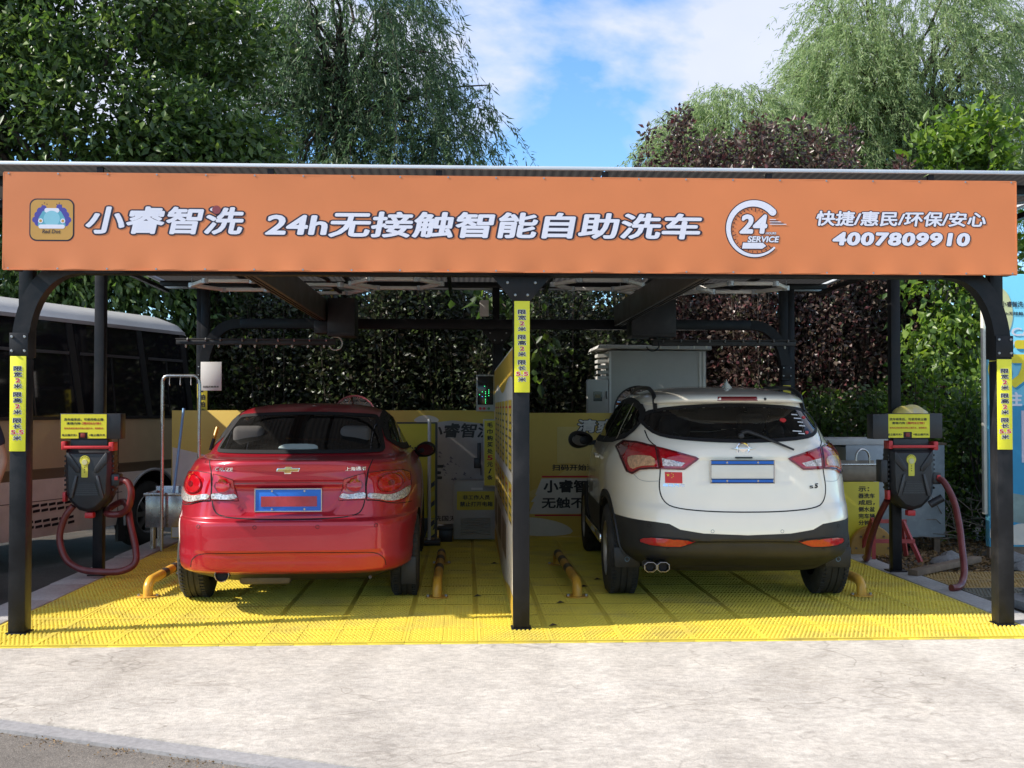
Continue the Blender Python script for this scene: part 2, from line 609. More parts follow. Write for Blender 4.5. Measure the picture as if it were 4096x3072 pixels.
# ================================================================== CANOPY
M_steel = pm('charcoal painted steel', (0.009, 0.0092, 0.011), 0.42, spec=0.25, var=0.25, vscale=7, tint=(0.030, 0.029, 0.030), tfac=0.5, tscale=3.5, bump=0.05, bscale=90, rvar=0.12)
M_grey = pm('galvanised steel', (0.33, 0.34, 0.35), 0.4, metal=0.7, var=0.15, vscale=9, rvar=0.1)
M_alu = pm('white aluminium edge', (0.62, 0.66, 0.70), 0.35, metal=0.2, var=0.06)
canopy = thing('carport_canopy', 'dark steel two bay carport frame with curved corners and ribbed roof', 'carport', (0, 2.4, 0))
def spath(pts, w, d, name, parent, mat=M_steel, bevel=0.004):
    """rectangular tube of width w (in the frame's plane) and depth d (along y) along points (x, y, z)"""
    mb = MB()
    v, f = [], []
    k = len(pts)
    for i in range(k):
        a, b = Vector(pts[max(i - 1, 0)]), Vector(pts[min(i + 1, k - 1)])
        t = (b - a).normalized()
        nn = Vector((t.z, 0, -t.x))
        c = Vector(pts[i])
        for sx, sy in ((-1, -1), (1, -1), (1, 1), (-1, 1)):
            v.append(c + nn * (sx * w / 2) + Vector((0, sy * d / 2, 0)))
    for i in range(k - 1):
        for j in range(4):
            f.append((i * 4 + j, i * 4 + (j + 1) % 4, (i + 1) * 4 + (j + 1) % 4, (i + 1) * 4 + j))
    f += [(3, 2, 1, 0), tuple(range((k - 1) * 4, k * 4))]
    return mb.add(v, f).build(name, mat, parent, bevel=0, smooth=30)
def portal(Y, X, beam_z, top):
    # three posts with base plates, curved corner arms, a beam and gussets under its middle
    for sx in (-1, 0, 1):
        w = 0.106
        z1 = 1.735 if sx else beam_z - 0.055
        p = MB().box((sx * X - w / 2, Y - w / 2, 0.004), (sx * X + w / 2, Y + w / 2, z1)).build('post', M_steel, canopy, bevel=0.006)
        MB().box((sx * X - w * .62, Y - w * .62, -0.03), (sx * X + w * .62, Y + w * .62, 0.0035)).build('base_plate', M_steel, p, bevel=0.002)
    for sx in (-1, 1):
        pts = []
        cx, cz, a, b = X - 0.40, 1.74, 0.40, beam_z - 1.74
        for k in range(19):
            t = math.pi / 2 * k / 18
            pts.append((sx * (cx + a * abs(math.cos(t)) ** 0.86), Y, cz + b * abs(math.sin(t)) ** 0.86))
        arm = spath(pts, 0.105, 0.1, 'corner_arm', canopy)
        # joint plate with bolts where the arm meets the post
        pl = MB().box((sx * X - 0.058, Y - 0.062, 1.76), (sx * X + 0.058, Y - 0.0525, 1.90)).build('joint_plate', M_steel, arm, bevel=0.002)
        for bx in (-.04, .04):
            for bz in (1.785, 1.875):
                MB().lathe([(0, 0.0), (0, .009), (-.008, .009), (-.011, .006), (-.011, 0)], (sx * X + bx, Y - 0.0625, bz), 'y', 6).build('bolt', M_grey, arm)
        # slim stub post carrying the roof above the arm
        MB().box((sx * X - 0.045 + sx * .005, Y + .052, 1.75), (sx * X + 0.045 + sx * .005, Y + .12, top)).build('roof_stub', M_steel, canopy, bevel=0.004)
    MB().box((-(X - 0.40), Y - 0.05, beam_z - 0.055), (X - 0.40, Y + 0.05, beam_z + 0.055)).build('beam', M_steel, canopy, bevel=0.004)
    MB().prism([(-0.19, beam_z - 0.058), (0.19, beam_z - 0.058), (0.058, beam_z - 0.22), (-0.058, beam_z - 0.22)], Y - 0.062, Y - 0.0535).build('gusset', M_steel, canopy, bevel=0.002)
    for bx, bz in ((-.09, -.1), (.09, -.1), (-.04, -.18), (.04, -.18)):
        MB().lathe([(0, 0.0), (0, .01), (-.008, .01), (-.011, .007), (-.011, 0)], (bx, Y - 0.0625, beam_z + bz), 'y', 6).build('bolt', M_grey, canopy)
portal(0.055, 3.193, 2.335, 2.86)
portal(5.00, 3.235, 2.355, 2.80)
# middle side posts (they also carry the vacuum units)
for sx, X, Y in ((-1, -3.487, 2.41), (1, 3.392, 2.32)):
    p = MB().box((X - .042, Y - .042, 0.006), (X + .042, Y + .042, 2.83)).build('post', M_steel, canopy, bevel=0.005)
    MB().box((X - .075, Y - .075, 0.0), (X + .075, Y + .075, 0.012)).build('base_plate', M_steel, p, bevel=0.002)
# rear roof posts seen behind the portal
for X in (-3.30, -0.02, 3.33):
    MB().box((X - .04, 5.09, 0.0), (X + .04, 5.17, 2.80)).build('post', M_steel, canopy, bevel=0.004)
# roof: ribbed sheets on purlins, front edge higher than the back edge
YF, YR = -0.125, 5.36
ZF, ZR = 2.938, 2.835
def rz(y): return ZF + (ZR - ZF) * (y - YF) / (YR - YF)
M_roof = bpy.data.materials.new('smoked ribbed polycarbonate')
M_roof.use_nodes = True
n, l = nodes_of(M_roof)
n.clear()
o_ = n.new('ShaderNodeOutputMaterial')
pb = n.new('ShaderNodeBsdfPrincipled')
pb.inputs['Base Color'].default_value = (0.06, 0.054, 0.05, 1)
pb.inputs['Roughness'].default_value = 0.55
pb.inputs['Specular IOR Level'].default_value = 0.2
tl = n.new('ShaderNodeBsdfTranslucent')
tl.inputs[0].default_value = (0.14, 0.135, 0.13, 1)
xs = n.new('ShaderNodeMixShader')
xs.inputs[0].default_value = 0.16
l.new(pb.outputs[0], xs.inputs[1])
l.new(tl.outputs[0], xs.inputs[2])
l.new(xs.outputs[0], o_.inputs[0])
XS = [-3.72 + 1.063 * k for k in range(8)]
for k in range(7):
    mb = MB()
    x0, x1 = XS[k] + .004, XS[k + 1] - .004
    nx = 72
    v, f = [], []
    for i in range(nx + 1):
        x = x0 + (x1 - x0) * i / nx
        dz = 0.007 * math.sin(i * math.pi / 2)
        v += [(x, YF + .01, rz(YF) + .012 + dz), (x, YR - .01, rz(YR) + .012 + dz)]
    for i in range(nx):
        f.append((2 * i, 2 * i + 2, 2 * i + 3, 2 * i + 1))
    mb.add(v, f).build('roof_sheet', M_roof, canopy, smooth=80)
for y in (0.16, 0.9, 1.95, 3.0, 4.05, 5.1):
    MB().box((-3.74, y - .025, rz(y) - .065), (3.74, y + .025, rz(y) - .003)).build('purlin', M_steel, canopy, bevel=0.003)
for x in XS:
    MB().bar((x, YF + .05, rz(YF) - .088), (x, YR - .05, rz(YR) - .088), 0.04, 0.04).build('rafter', M_steel, canopy)
    # upright bracket between banner frame and roof edge
    MB().box((x - .02, -0.12, 2.86), (x + .02, -0.095, 2.937)).build('bracket', M_steel, canopy, bevel=0.002)
for k in range(0, 7):   # diagonal wind braces under the sheets
    s = 1 if k % 2 else -1
    xa, xb = (XS[k], XS[k + 1]) if s > 0 else (XS[k + 1], XS[k])
    MB().bar((xa, 0.0, rz(0) - .10), (xb, 1.0, rz(1.0) - .10), 0.03, 0.012).build('brace', M_grey, canopy)
MB().box((-3.78, YF - .018, rz(YF) + .004), (3.78, YF + .008, rz(YF) + .026)).build('roof_edge', M_alu, canopy, bevel=0.004)
MB().box((-3.77, YR - .01, rz(YR) - .055), (3.77, YR + .05, rz(YR) + .03)).build('gutter', M_grey, canopy, bevel=0.004)
for sx in (-1, 1):
    MB().bar((sx * 3.75, YF, rz(YF) + .01), (sx * 3.75, YR, rz(YR) + .01), 0.03, 0.05).build('roof_edge', M_alu, canopy)
# the flat frame the banner is stretched on
for z in (2.31, 2.87):
    MB().box((-3.2, -0.128, z - .02), (3.2, -0.093, z + .02)).build('banner_rail', M_steel, canopy)
for x in (-3.193, -1.6, 0, 1.6, 3.193):
    MB().box((x - .02, -0.092, 2.29), (x + .02, 0.0, 2.34)).build('banner_strut', M_steel, canopy)

# ================================================================== BANNER
M_banner = pm('orange banner vinyl', (0.64, 0.195, 0.062), 0.5, var=0.05, vscale=1.5)
M_white = pm('white print', (0.70, 0.70, 0.78), 0.5, var=0.03)
M_navy = pm('dark purple outline print', (0.012, 0.008, 0.025), 0.5, var=0.05)
M_black = pm('black print', (0.012, 0.011, 0.013), 0.5, var=0.05)
M_red = pm('red print', (0.55, 0.02, 0.02), 0.5, var=0.05)
banner = thing('shop_banner', 'wide orange vinyl banner with white lettering across the carport front', 'banner', (0, -0.15, 2.28))
BX0, BX1, BZ0, BZ1 = -3.238, 3.208, 2.287, 2.892
def bwarp(x, z):
    # slight puckers between the lacing points on the lower edge and a soft sag
    u = (x - BX0) / (BX1 - BX0)
    e = max(0, 1 - (z - BZ0) / 0.16)
    e2 = max(0, 1 - (BZ1 - z) / 0.10)
    ph = x + 0.35 * (z - BZ0)
    d = 0.0028 * math.sin(ph * 9.7) * (e ** 1.5 + 0.5 * e2) + 0.003 * math.sin(x * 23.1 + 1 + z * 5) * e ** 2 + 0.004 * math.sin(u * 7) * math.sin(math.pi * (z - BZ0) / (BZ1 - BZ0))
    return d
v, f = [], []
NX, NZ = 420, 26
for i in range(NX + 1):
    for j in range(NZ + 1):
        x = BX0 + (BX1 - BX0) * i / NX
        z = BZ0 + (BZ1 - BZ0) * j / NZ
        zz = z
        lace = 0.5 + 0.5 * math.cos(2 * math.pi * (x - BX0) / 0.295)
        if j == 0: zz = z + 0.003 * (1 - lace) ** 3
        if j == NZ: zz = z - 0.004 * (1 - lace) ** 3
        v.append((x, -0.145 + bwarp(x, z), zz))
k = NZ + 1
for i in range(NX):
    for j in range(NZ):
        f.append((i * k + j, (i + 1) * k + j, (i + 1) * k + j + 1, i * k + j + 1))
cloth = MB().add(v, f).build('banner_sheet', M_banner, banner, smooth=180)
ed = MB()
for x, z, x2, z2 in ((BX0, BZ0, BX1, BZ0), (BX0, BZ1, BX1, BZ1)):
    ed.box((BX0, -0.1445, z - .004), (BX1, -0.128, z + .004))
for x in (BX0, BX1):
    ed.box((x - .004, -0.1445, BZ0), (x + .004, -0.128, BZ1))
ed.build('banner_hem', M_banner, banner)
for i in range(22):
    for z in (BZ0 + .006, BZ1 - .006):
        x = BX0 + .03 + i * 0.304
        MB().lathe([(0, 0), (0, .006), (.003, .006), (.003, 0)], (x, -0.1475 + bwarp(x, z), z), 'y', 8).build('eyelet', M_grey, banner)
BY = -0.1462
def outlined(body, box, shear=0.0, bold=0.030, ol=0.078, spacing=1.0, y=BY, parent=banner, fg=M_white, bgm=M_navy):
    text('lettering_outline', body, bgm, parent, box, y, bold=ol, shear=shear, spacing=spacing, ref=bold)
    return text('lettering', body, fg, parent, box, y - 0.0009, bold=bold, shear=shear, spacing=spacing)
outlined('小睿智洗', (-2.735, 2.512, -1.755, 2.686), 0.16, spacing=1.02)
outlined('24h无接触智能自助洗车', (-1.625, 2.500, 1.15, 2.666), 0.12)
outlined('快捷/惠民/环保/安心', (1.89, 2.594, 3.005, 2.692), 0.12, bold=0.028)
outlined('4007809910', (1.995, 2.468, 2.90, 2.556), 0.12, bold=0.05, ol=0.09, spacing=1.1)
# little red dot on the last character
MB().lathe([(0, 0), (0, .027), (-.001, .027), (-.001, 0)], (-1.925, BY - .0022, 2.668), 'y', 20).build('red_dot', pm('dull red print', (0.26, 0.05, 0.06), 0.5), banner)
def disc2(name, c, r, y, mat, parent, n=28, a0=0, a1=360, sx=1.0, sz=1.0):
    pts = [(c[0] + r * sx * math.cos(rad(a0 + (a1 - a0) * k / n)), c[1] + r * sz * math.sin(rad(a0 + (a1 - a0) * k / n))) for k in range(n + (0 if a1 - a0 == 360 else 1))]
    return MB().prism(pts, y, y + .0008).build(name, mat, parent)
def flat(name, poly, y, mat, parent, th=0.0008):
    return MB().prism(poly, y, y + th).build(name, mat, parent)
def rrect(x0, z0, x1, z1, r, n=6):
    p = []
    for cx, cz, a in ((x1 - r, z1 - r, 0), (x0 + r, z1 - r, 90), (x0 + r, z0 + r, 180), (x1 - r, z0 + r, 270)):
        for k in range(n + 1):
            t = rad(a + 90 * k / n)
            p.append((cx + r * math.cos(t), cz + r * math.sin(t)))
    return p
# emblem: rounded square with a foam-topped car front
M_ey = pm('emblem ochre', (0.50, 0.27, 0.055), 0.5, var=0.05)
M_eb = pm('emblem violet foam', (0.055, 0.05, 0.30), 0.5, var=0.05)
M_et = pm('emblem teal', (0.10, 0.36, 0.46), 0.5, var=0.05)
M_et2 = pm('emblem light teal', (0.22, 0.50, 0.60), 0.5, var=0.05)
ex0, ez0, ex1, ez1 = -3.078, 2.464, -2.803, 2.730
em = flat('emblem_border', rrect(ex0, ez0, ex1, ez1, .045), BY + .0005, M_navy, banner)
flat('emblem_ground', rrect(ex0 + .008, ez0 + .008, ex1 - .008, ez1 - .008, .04), BY - 0.00076, M_ey, em)
cx, cz = (ex0 + ex1) / 2, (ez0 + ez1) / 2 + .005
for q, (dx, dz, r) in enumerate(((-.10, -.005, .02), (-.085, .025, .022), (-.07, .05, .022), (-.05, .068, .018), (-.085, -.025, .02), (.10, -.005, .02), (.085, .025, .022), (.07, .05, .022), (.045, .075, .018), (.085, -.025, .02))):
    disc2('foam', (cx + dx, cz + dz), r, BY - 0.00092 - q * .00003, M_eb, em, 16)
flat('car_body', [(cx - .085, cz - .045), (cx + .085, cz - .045), (cx + .08, cz + .005), (cx + .055, cz + .05), (cx - .055, cz + .05), (cx - .08, cz + .005)], BY - 0.00132, M_et, em)
flat('car_roof', rrect(cx - .045, cz + .04, cx + .045, cz + .068, .012), BY - 0.00148, M_white, em)
disc2('car_bonnet', (cx, cz + .002), .05, BY - 0.00164, M_et2, em, 24, sx=1.0, sz=1.0)
flat('car_bumper', rrect(cx - .08, cz - .06, cx + .08, cz - .035, .012), BY - 0.00180, M_white, em)
for s in (-1, 1):
    disc2('lamp_ring', (cx + s * .068, cz - .012), .015, BY - 0.00196, M_white, em, 16)
    disc2('lamp', (cx + s * .068, cz - .012), .009, BY - 0.00212, M_ey, em, 16)
    for dx, dz in ((.03, .092), (.045, .10), (.06, .088)):
        disc2('bubble', (cx + s * dx, cz + dz), .0035, BY - 0.00100, M_navy, em, 8)
text('lettering', 'Red', M_navy, em, (cx - .058, cz - .09, cx - .008, cz - .066), BY - 0.00196, bold=.02, shear=.2)
text('lettering', 'Dot', M_navy, em, (cx + .0, cz - .09, cx + .055, cz - .066), BY - 0.00196, bold=.02, shear=.2)
# 24 hours service badge: a tapering clock ring, ticks, numerals
bc = (1.488, 2.573)
def arc_band(name, r_out, r_in0, a0, a1, y, mat, extra=0.0, n=60, cap=False):
    po, pi_ = [], []
    for k in range(n + 1):
        u = k / n
        a = rad(a0 + (a1 - a0) * u)
        wd = 0.012 + (0.047 - 0.012) * u
        if u > .97 and cap: wd *= math.sqrt(max(0, 1 - ((u - .97) / .03) ** 2)) * 1
        po.append((bc[0] + (r_out + extra) * math.cos(a), bc[1] + (r_out + extra) * math.sin(a)))
        ri = r_out - wd - extra
        pi_.append((bc[0] + ri * math.cos(a), bc[1] + ri * math.sin(a)))
    mb = MB()
    m = n + 1
    mb.add([(x, y, z) for x, z in po] + [(x, y, z) for x, z in pi_], [(k, k + 1, k + 1 + m, k + m) for k in range(n)])
    return mb.build(name, mat, banner)
arc_band('clock_ring_outline', 0.183, 0, -42 - 2, -318 + 4, BY + .0003, M_navy, extra=0.006)
ring = arc_band('clock_ring', 0.183, 0, -42, -318, BY - .002, M_white)
disc2('ring_cap_outline', (bc[0] + .160 * math.cos(rad(42)), bc[1] + .160 * math.sin(rad(42))), .0295, BY + .0001, M_navy, ring, 20)
disc2('ring_cap', (bc[0] + .160 * math.cos(rad(42)), bc[1] + .160 * math.sin(rad(42))), .0235, BY - .0028, M_white, ring, 20)
for k in range(0, 23):
    a = rad(64 + k * 11.2)
    L = 0.022 if k % 5 == 2 else 0.012
    u = k / 22
    ro = 0.183 - (0.047 - (0.047 - 0.012) * u) - 0.009
    c1, c2 = (bc[0] + ro * math.cos(a), bc[1] + ro * math.sin(a)), (bc[0] + (ro - L) * math.cos(a), bc[1] + (ro - L) * math.sin(a))
    MB().bar((c1[0], BY - .001, c1[1]), (c2[0], BY - .001, c2[1]), .005, .001, up=(0, 1, 0)).build('tick', M_navy, ring)
outlined('24', (bc[0] - .098, 2.54, bc[0] + .085, 2.665), 0.16, bold=.045, ol=.085)
outlined('SERVICE', (bc[0] - .045, 2.485, bc[0] + .162, 2.525), 0.2, bold=.04, ol=.11)
outlined('HOURS', (bc[0] + .072, 2.536, bc[0] + .142, 2.551), 0.2, bold=.03, ol=.11, y=BY - .0016)
flat('arrow_outline', [(bc[0] - .088, 2.438), (bc[0] + .052, 2.438), (bc[0] + .085, 2.461), (bc[0] + .056, 2.488), (bc[0] - .078, 2.488)], BY + .0002, M_navy, banner)
flat('arrow_bar', [(bc[0] - .081, 2.444), (bc[0] + .050, 2.444), (bc[0] + .076, 2.462), (bc[0] + .054, 2.482), (bc[0] - .074, 2.482)], BY - .002, M_white, banner)
for k in range(5):
    flat('speed_line', [(bc[0] + .10, 2.600 + k * .0075), (bc[0] + .21 - k * .017, 2.600 + k * .0075), (bc[0] + .205 - k * .017, 2.6045 + k * .0075), (bc[0] + .10, 2.6045 + k * .0075)], BY - .002, M_navy if k % 2 else M_white, banner)

# ================================================================== height-limit signs on the three front posts
M_ysign = pm('lemon yellow sign', (0.78, 0.74, 0.03), 0.45, var=0.04, vscale=3)
M_ysign2 = pm('mustard yellow sign', (0.62, 0.52, 0.03), 0.5, var=0.06, vscale=3)
M_halo = pm('white halo print', (0.75, 0.75, 0.72), 0.5, var=0.03)
def limit_sign(xc, z0, z1, yf, label):
    t = thing('limit_sign', label, 'sign', (xc, yf, z0), group='width and height limit signs on the front posts')
    w = 0.1
    MB().box((xc - w / 2, yf - .006, z0), (xc + w / 2, yf - .001, z1)).build('sign_plate', M_ysign, t, bevel=0.0015)
    rows = ['限', '宽', '2', '米', None, '限', '高', '2', '米', None, '限', '长', '5.5', '米']
    h = (z1 - z0) * 0.79
    zt = z1 - (z1 - z0) * 0.10
    gap = 0.45
    tot = sum(gap if r is None else 1 for r in rows)
    u = h / tot
    z = zt
    for r in rows:
        if r is None:
            z -= u * gap
            continue
        red = r[0].isdigit()
        hw = 0.027 if not red else (0.016 if len(r) == 1 else 0.040)
        bx = (xc - hw, z - u * 0.92, xc + hw, z - u * 0.1)
        if red: bx = (xc - hw, z - u * 0.88, xc + hw, z - u * 0.16)
        text('lettering_halo', r, M_halo, t, bx, yf - .0072, bold=0.07, ref=0.025)
        text('lettering', r, M_red if red else M_navy, t, bx, yf - .0084, bold=0.025)
        z -= u
    return t
limit_sign(-3.195, 1.149, 1.752, 0.0, 'tall yellow limit sign on the left front post')
limit_sign(0.004, 1.524, 2.123, 0.0, 'tall yellow limit sign high on the middle post')
limit_sign(3.19, 1.15, 1.745, 0.0, 'tall yellow limit sign on the right front post')

# the print follows the puckers of the sheet
def conform(o):
    for ch in o.children:
        if ch is not cloth and ch.name.split('.')[0] not in ('banner_hem', 'eyelet'):
            for vt in ch.data.vertices:
                vt.co.y += bwarp(vt.co.x + banner.location.x, vt.co.z + banner.location.z)
        conform(ch)
conform(banner)
# ================================================================== CARS
def pchip(s, v, q):
    s, v = np.asarray(s, float), np.asarray(v, float)
    h = np.diff(s)
    d = np.diff(v) / h
    m = np.zeros_like(v)
    for i in range(1, len(v) - 1):
        if d[i - 1] * d[i] > 0:
            w1, w2 = 2 * h[i] + h[i - 1], h[i] + 2 * h[i - 1]
            m[i] = (w1 + w2) / (w1 / d[i - 1] + w2 / d[i])
    m[0], m[-1] = d[0], d[-1]
    i = np.clip(np.searchsorted(s, q) - 1, 0, len(s) - 2)
    t = (q - s[i]) / h[i]
    return ((1 + 2 * t) * (1 - t) ** 2 * v[i] + t * (1 - t) ** 2 * h[i] * m[i] + t * t * (3 - 2 * t) * v[i + 1] + t * t * (t - 1) * h[i] * m[i + 1])
def smooth01(x): 
    x = np.clip(x, 0, 1)
    return x * x * (3 - 2 * x)
def bump(x, a, b, e):
    """1 between a and b with soft shoulders e"""
    return smooth01((x - a) / e + .5) * smooth01((b - x) / e + .5)
def shell(keys, step=0.016, nr=92, nf=40, disp=None, zwarp=None):
    """keys: rings (z, half width, rear y, front y, mid y, rear exponent, front exponent) from sill to roof"""
    K = np.array(keys, float)
    ch = np.concatenate([[0], np.cumsum(np.maximum(np.hypot(np.diff(K[:, 0]), np.diff(K[:, 2])), 0.006))])
    nk = int(ch[-1] / step)
    q = np.unique(np.concatenate([np.linspace(0, ch[-1], nk), ch]))
    cols = [pchip(ch, K[:, c], q) for c in range(7)]
    rings = []
    for z, w, yr, yf, ym, n1, n2 in zip(*cols):
        th = np.linspace(0, math.pi / 2, 500)
        def quarter(length, n, cnt, pw):
            x = w * np.abs(np.sin(th)) ** (2 / n)
            y = length * np.abs(np.cos(th)) ** (2 / n)
            s = np.concatenate([[0], np.cumsum(np.hypot(np.diff(x), np.diff(y)))])
            u = (np.linspace(0, 1, cnt + 1) ** pw) * s[-1]
            return np.interp(u, s, x), np.interp(u, s, y)
        xr, yr_ = quarter(ym - yr, n1, nr, 1.45)
        xf, yf_ = quarter(yf - ym, n2, nf, 1.0)
        X = np.concatenate([xr[:-1], xf[::-1], -xf[1:], -xr[::-1][1:-1]])
        Yv = np.concatenate([ym - yr_[:-1], ym + yf_[::-1], ym + yf_[1:], ym - yr_[::-1][1:-1]])
        rings.append(np.stack([X, Yv, np.full_like(X, z)], 1))
    P = np.array(rings)
    if zwarp is not None: P[:, :, 2] += zwarp(P)
    if disp is not None: P[:, :, 1] += disp(P)
    nrg, m = P.shape[:2]
    idx = np.arange(nrg * m).reshape(nrg, m)
    a = idx[:-1]; b = idx[1:]
    F = np.stack([a, np.roll(a, -1, 1), np.roll(b, -1, 1), b], -1).reshape(-1, 4)
    return P, F, q, ch
def make_body(name, P, F, mats, parent, matfn, arches, axle, wheelR):
    me = bpy.data.meshes.new(name)
    nrg, m = P.shape[:2]
    faces = [tuple(x) for x in F.tolist()] + [tuple(range(m - 1, -1, -1)), tuple(range((nrg - 1) * m, nrg * m))]
    me.from_pydata(P.reshape(-1, 3).tolist(), [], faces)
    for mt in mats: me.materials.append(mt)
    mi = matfn(P, F).tolist() + [1, 0]
    me.polygons.foreach_set('material_index', mi)
    o = bpy.data.objects.new(name, me)
    COL.objects.link(o)
    cuts = []
    for ya in arches:
        mb = MB()
        mb.lathe([(-1.3, 0.0), (-1.3, wheelR), (-0.56, wheelR), (-0.56, 0.0)], (0, ya, axle), 'x', 48)
        mb.lathe([(0.56, 0.0), (0.56, wheelR), (1.3, wheelR), (1.3, 0.0)], (0, ya, axle), 'x', 48)
        c = mb.build('cut', mats[1])
        cuts.append(c)
        md = o.modifiers.new('b', 'BOOLEAN')
        md.operation = 'DIFFERENCE'
        md.object = c
        md.solver = 'EXACT'
        md.material_mode = 'TRANSFER'
    dg = bpy.context.evaluated_depsgraph_get()
    nm = bpy.data.meshes.new_from_object(o.evaluated_get(dg))
    for c in cuts: bpy.data.objects.remove(c)
    bpy.data.objects.remove(o)
    nm.shade_smooth()
    nm.set_sharp_from_angle(angle=rad(38))
    ob = bpy.data.objects.new(name, nm)
    COL.objects.link(ob)
    ob.parent = parent
    bm = bmesh.new()
    bm.from_mesh(nm)
    tree = BVHTree.FromBMesh(bm)
    bm.free()
    return ob, tree
def chaikin(p, it=2, closed=True):
    p = [tuple(q) for q in p]
    for _ in range(it):
        r = []
        n = len(p)
        if not closed: r.append(p[0])
        for i in range(n if closed else n - 1):
            a, b = p[i], p[(i + 1) % n]
            r += [(a[0] * .75 + b[0] * .25, a[1] * .75 + b[1] * .25), (a[0] * .25 + b[0] * .75, a[1] * .25 + b[1] * .75)]
        if not closed: r.append(p[-1])
        p = r
    return p
def resamp(p, d, closed=True):
    r = []
    n = len(p)
    for i in range(n if closed else n - 1):
        a, b = p[i], p[(i + 1) % n]
        k = max(1, int(math.ceil(math.dist(a, b) / d)))
        for j in range(k): r.append((a[0] + (b[0] - a[0]) * j / k, a[1] + (b[1] - a[1]) * j / k))
    if not closed: r.append(p[-1])
    return r
def inside(p, poly):
    c = False
    n = len(poly)
    for i in range(n):
        a, b = poly[i], poly[i - 1]
        if (a[1] > p[1]) != (b[1] > p[1]) and p[0] < (b[0] - a[0]) * (p[1] - a[1]) / (b[1] - a[1]) + a[0]: c = not c
    return c
def drop(tree, p, view):
    """land the 2-d point on the body: view 'rear' looks along +y, 'left' along +x, 'right' along -x, 'top' down"""
    if view == 'rear': o, d = Vector((p[0], -3, p[1])), Vector((0, 1, 0))
    elif view == 'left': o, d = Vector((-3, p[0], p[1])), Vector((1, 0, 0))
    elif view == 'right': o, d = Vector((3, p[0], p[1])), Vector((-1, 0, 0))
    elif view == 'front': o, d = Vector((p[0], 8, p[1])), Vector((0, -1, 0))
    elif view == 'top': o, d = Vector((p[0], p[1], 4)), Vector((0, 0, -1))
    else:                                   # 'angle': looks forward and inward by the given degrees
        ang = view
        d = Vector((math.sin(ang), math.cos(ang), 0))
        r = Vector((d.y, -d.x, 0))
        o = r * p[0] + Vector((0, 0, p[1])) - d * 4
    h = tree.ray_cast(o, d)
    if h[0] is None:
        h = tree.find_nearest(o + d * (3.3 if view == 'rear' else 3))
        nrm_ = h[1] if h[1].dot(d) < 0 else -h[1]
        return h[0], nrm_
    n_ = h[1]
    if n_.dot(d) > 0: n_ = -n_
    return h[0], n_
def panel(name, poly, tree, view, mat, parent, off=0.003, grid=0.022, skirt=0.008, rnd=1, dome=0.0, smooth=50):
    """a curved plate cut to the outline poly and laid on the body"""
    if rnd: poly = chaikin(poly, rnd)
    ar = sum(poly[i][0] * poly[(i + 1) % len(poly)][1] - poly[(i + 1) % len(poly)][0] * poly[i][1] for i in range(len(poly)))
    if ar < 0: poly = poly[::-1]
    bd = resamp(poly, grid)
    xs, zs = [p[0] for p in poly], [p[1] for p in poly]
    pts = list(bd)
    for x in np.arange(min(xs) + grid / 2, max(xs), grid):
        for z in np.arange(min(zs) + grid / 2, max(zs), grid):
            if inside((x, z), poly) and min(math.dist((x, z), b) for b in bd) > grid * .45: pts.append((x, z))
    nb = len(bd)
    r = delaunay_2d_cdt([Vector(p) for p in pts], [], [list(range(nb))], 1, 1e-6)
    V2, _, F2, ov = r[0], r[1], r[2], r[3]
    bset = {}
    for i, orig in enumerate(ov):
        for q in orig:
            if q < nb: bset[q] = i
    hits = [drop(tree, (p[0], p[1]), view) for p in V2]
    # average the normals a little so that panels stay smooth over seams
    v = []
    for (h, n_), p in zip(hits, V2):
        e = off
        if dome:
            dm = min(math.dist((p[0], p[1]), b) for b in bd)
            e += dome * min(1, dm / 0.05) ** .6
        v.append(h + n_ * e)
    faces = [tuple(f) for f in F2]
    loop = [bset[i] for i in range(nb) if i in bset]
    k = len(v)
    for i in loop: v.append(hits[i][0] - hits[i][1] * skirt)
    L = len(loop)
    for i in range(L): faces.append((loop[i], k + i, k + (i + 1) % L, loop[(i + 1) % L]))
    mb = MB()
    mb.add(v, faces)
    return mb.build(name, mat, parent, local=True, smooth=smooth)
def ribbon(name, path, tree, view, mat, parent, w=0.006, off=0.0015, rnd=2, closed=False, step=0.02, skirt=True):
    if rnd: path = chaikin(path, rnd, closed)
    p = resamp(path, step, closed)
    v, f = [], []
    n = len(p)
    for i in range(n):
        a = p[i - 1] if (i or closed) else p[i]
        b = p[(i + 1) % n] if (i < n - 1 or closed) else p[i]
        t = Vector((b[0] - a[0], b[1] - a[1])).normalized()
        nn = Vector((-t.y, t.x)) * (w / 2)
        for s in (-1, 1):
            h, nr_ = drop(tree, (p[i][0] + nn.x * s, p[i][1] + nn.y * s), view)
            v.append(h + nr_ * off)
    for i in range(n if closed else n - 1):
        j = (i + 1) % n
        f.append((2 * i, 2 * j, 2 * j + 1, 2 * i + 1))
    return MB().add(v, f).build(name, mat, parent, local=True, smooth=60)
def mirror(poly): return [(-x, z) for x, z in poly[::-1]]

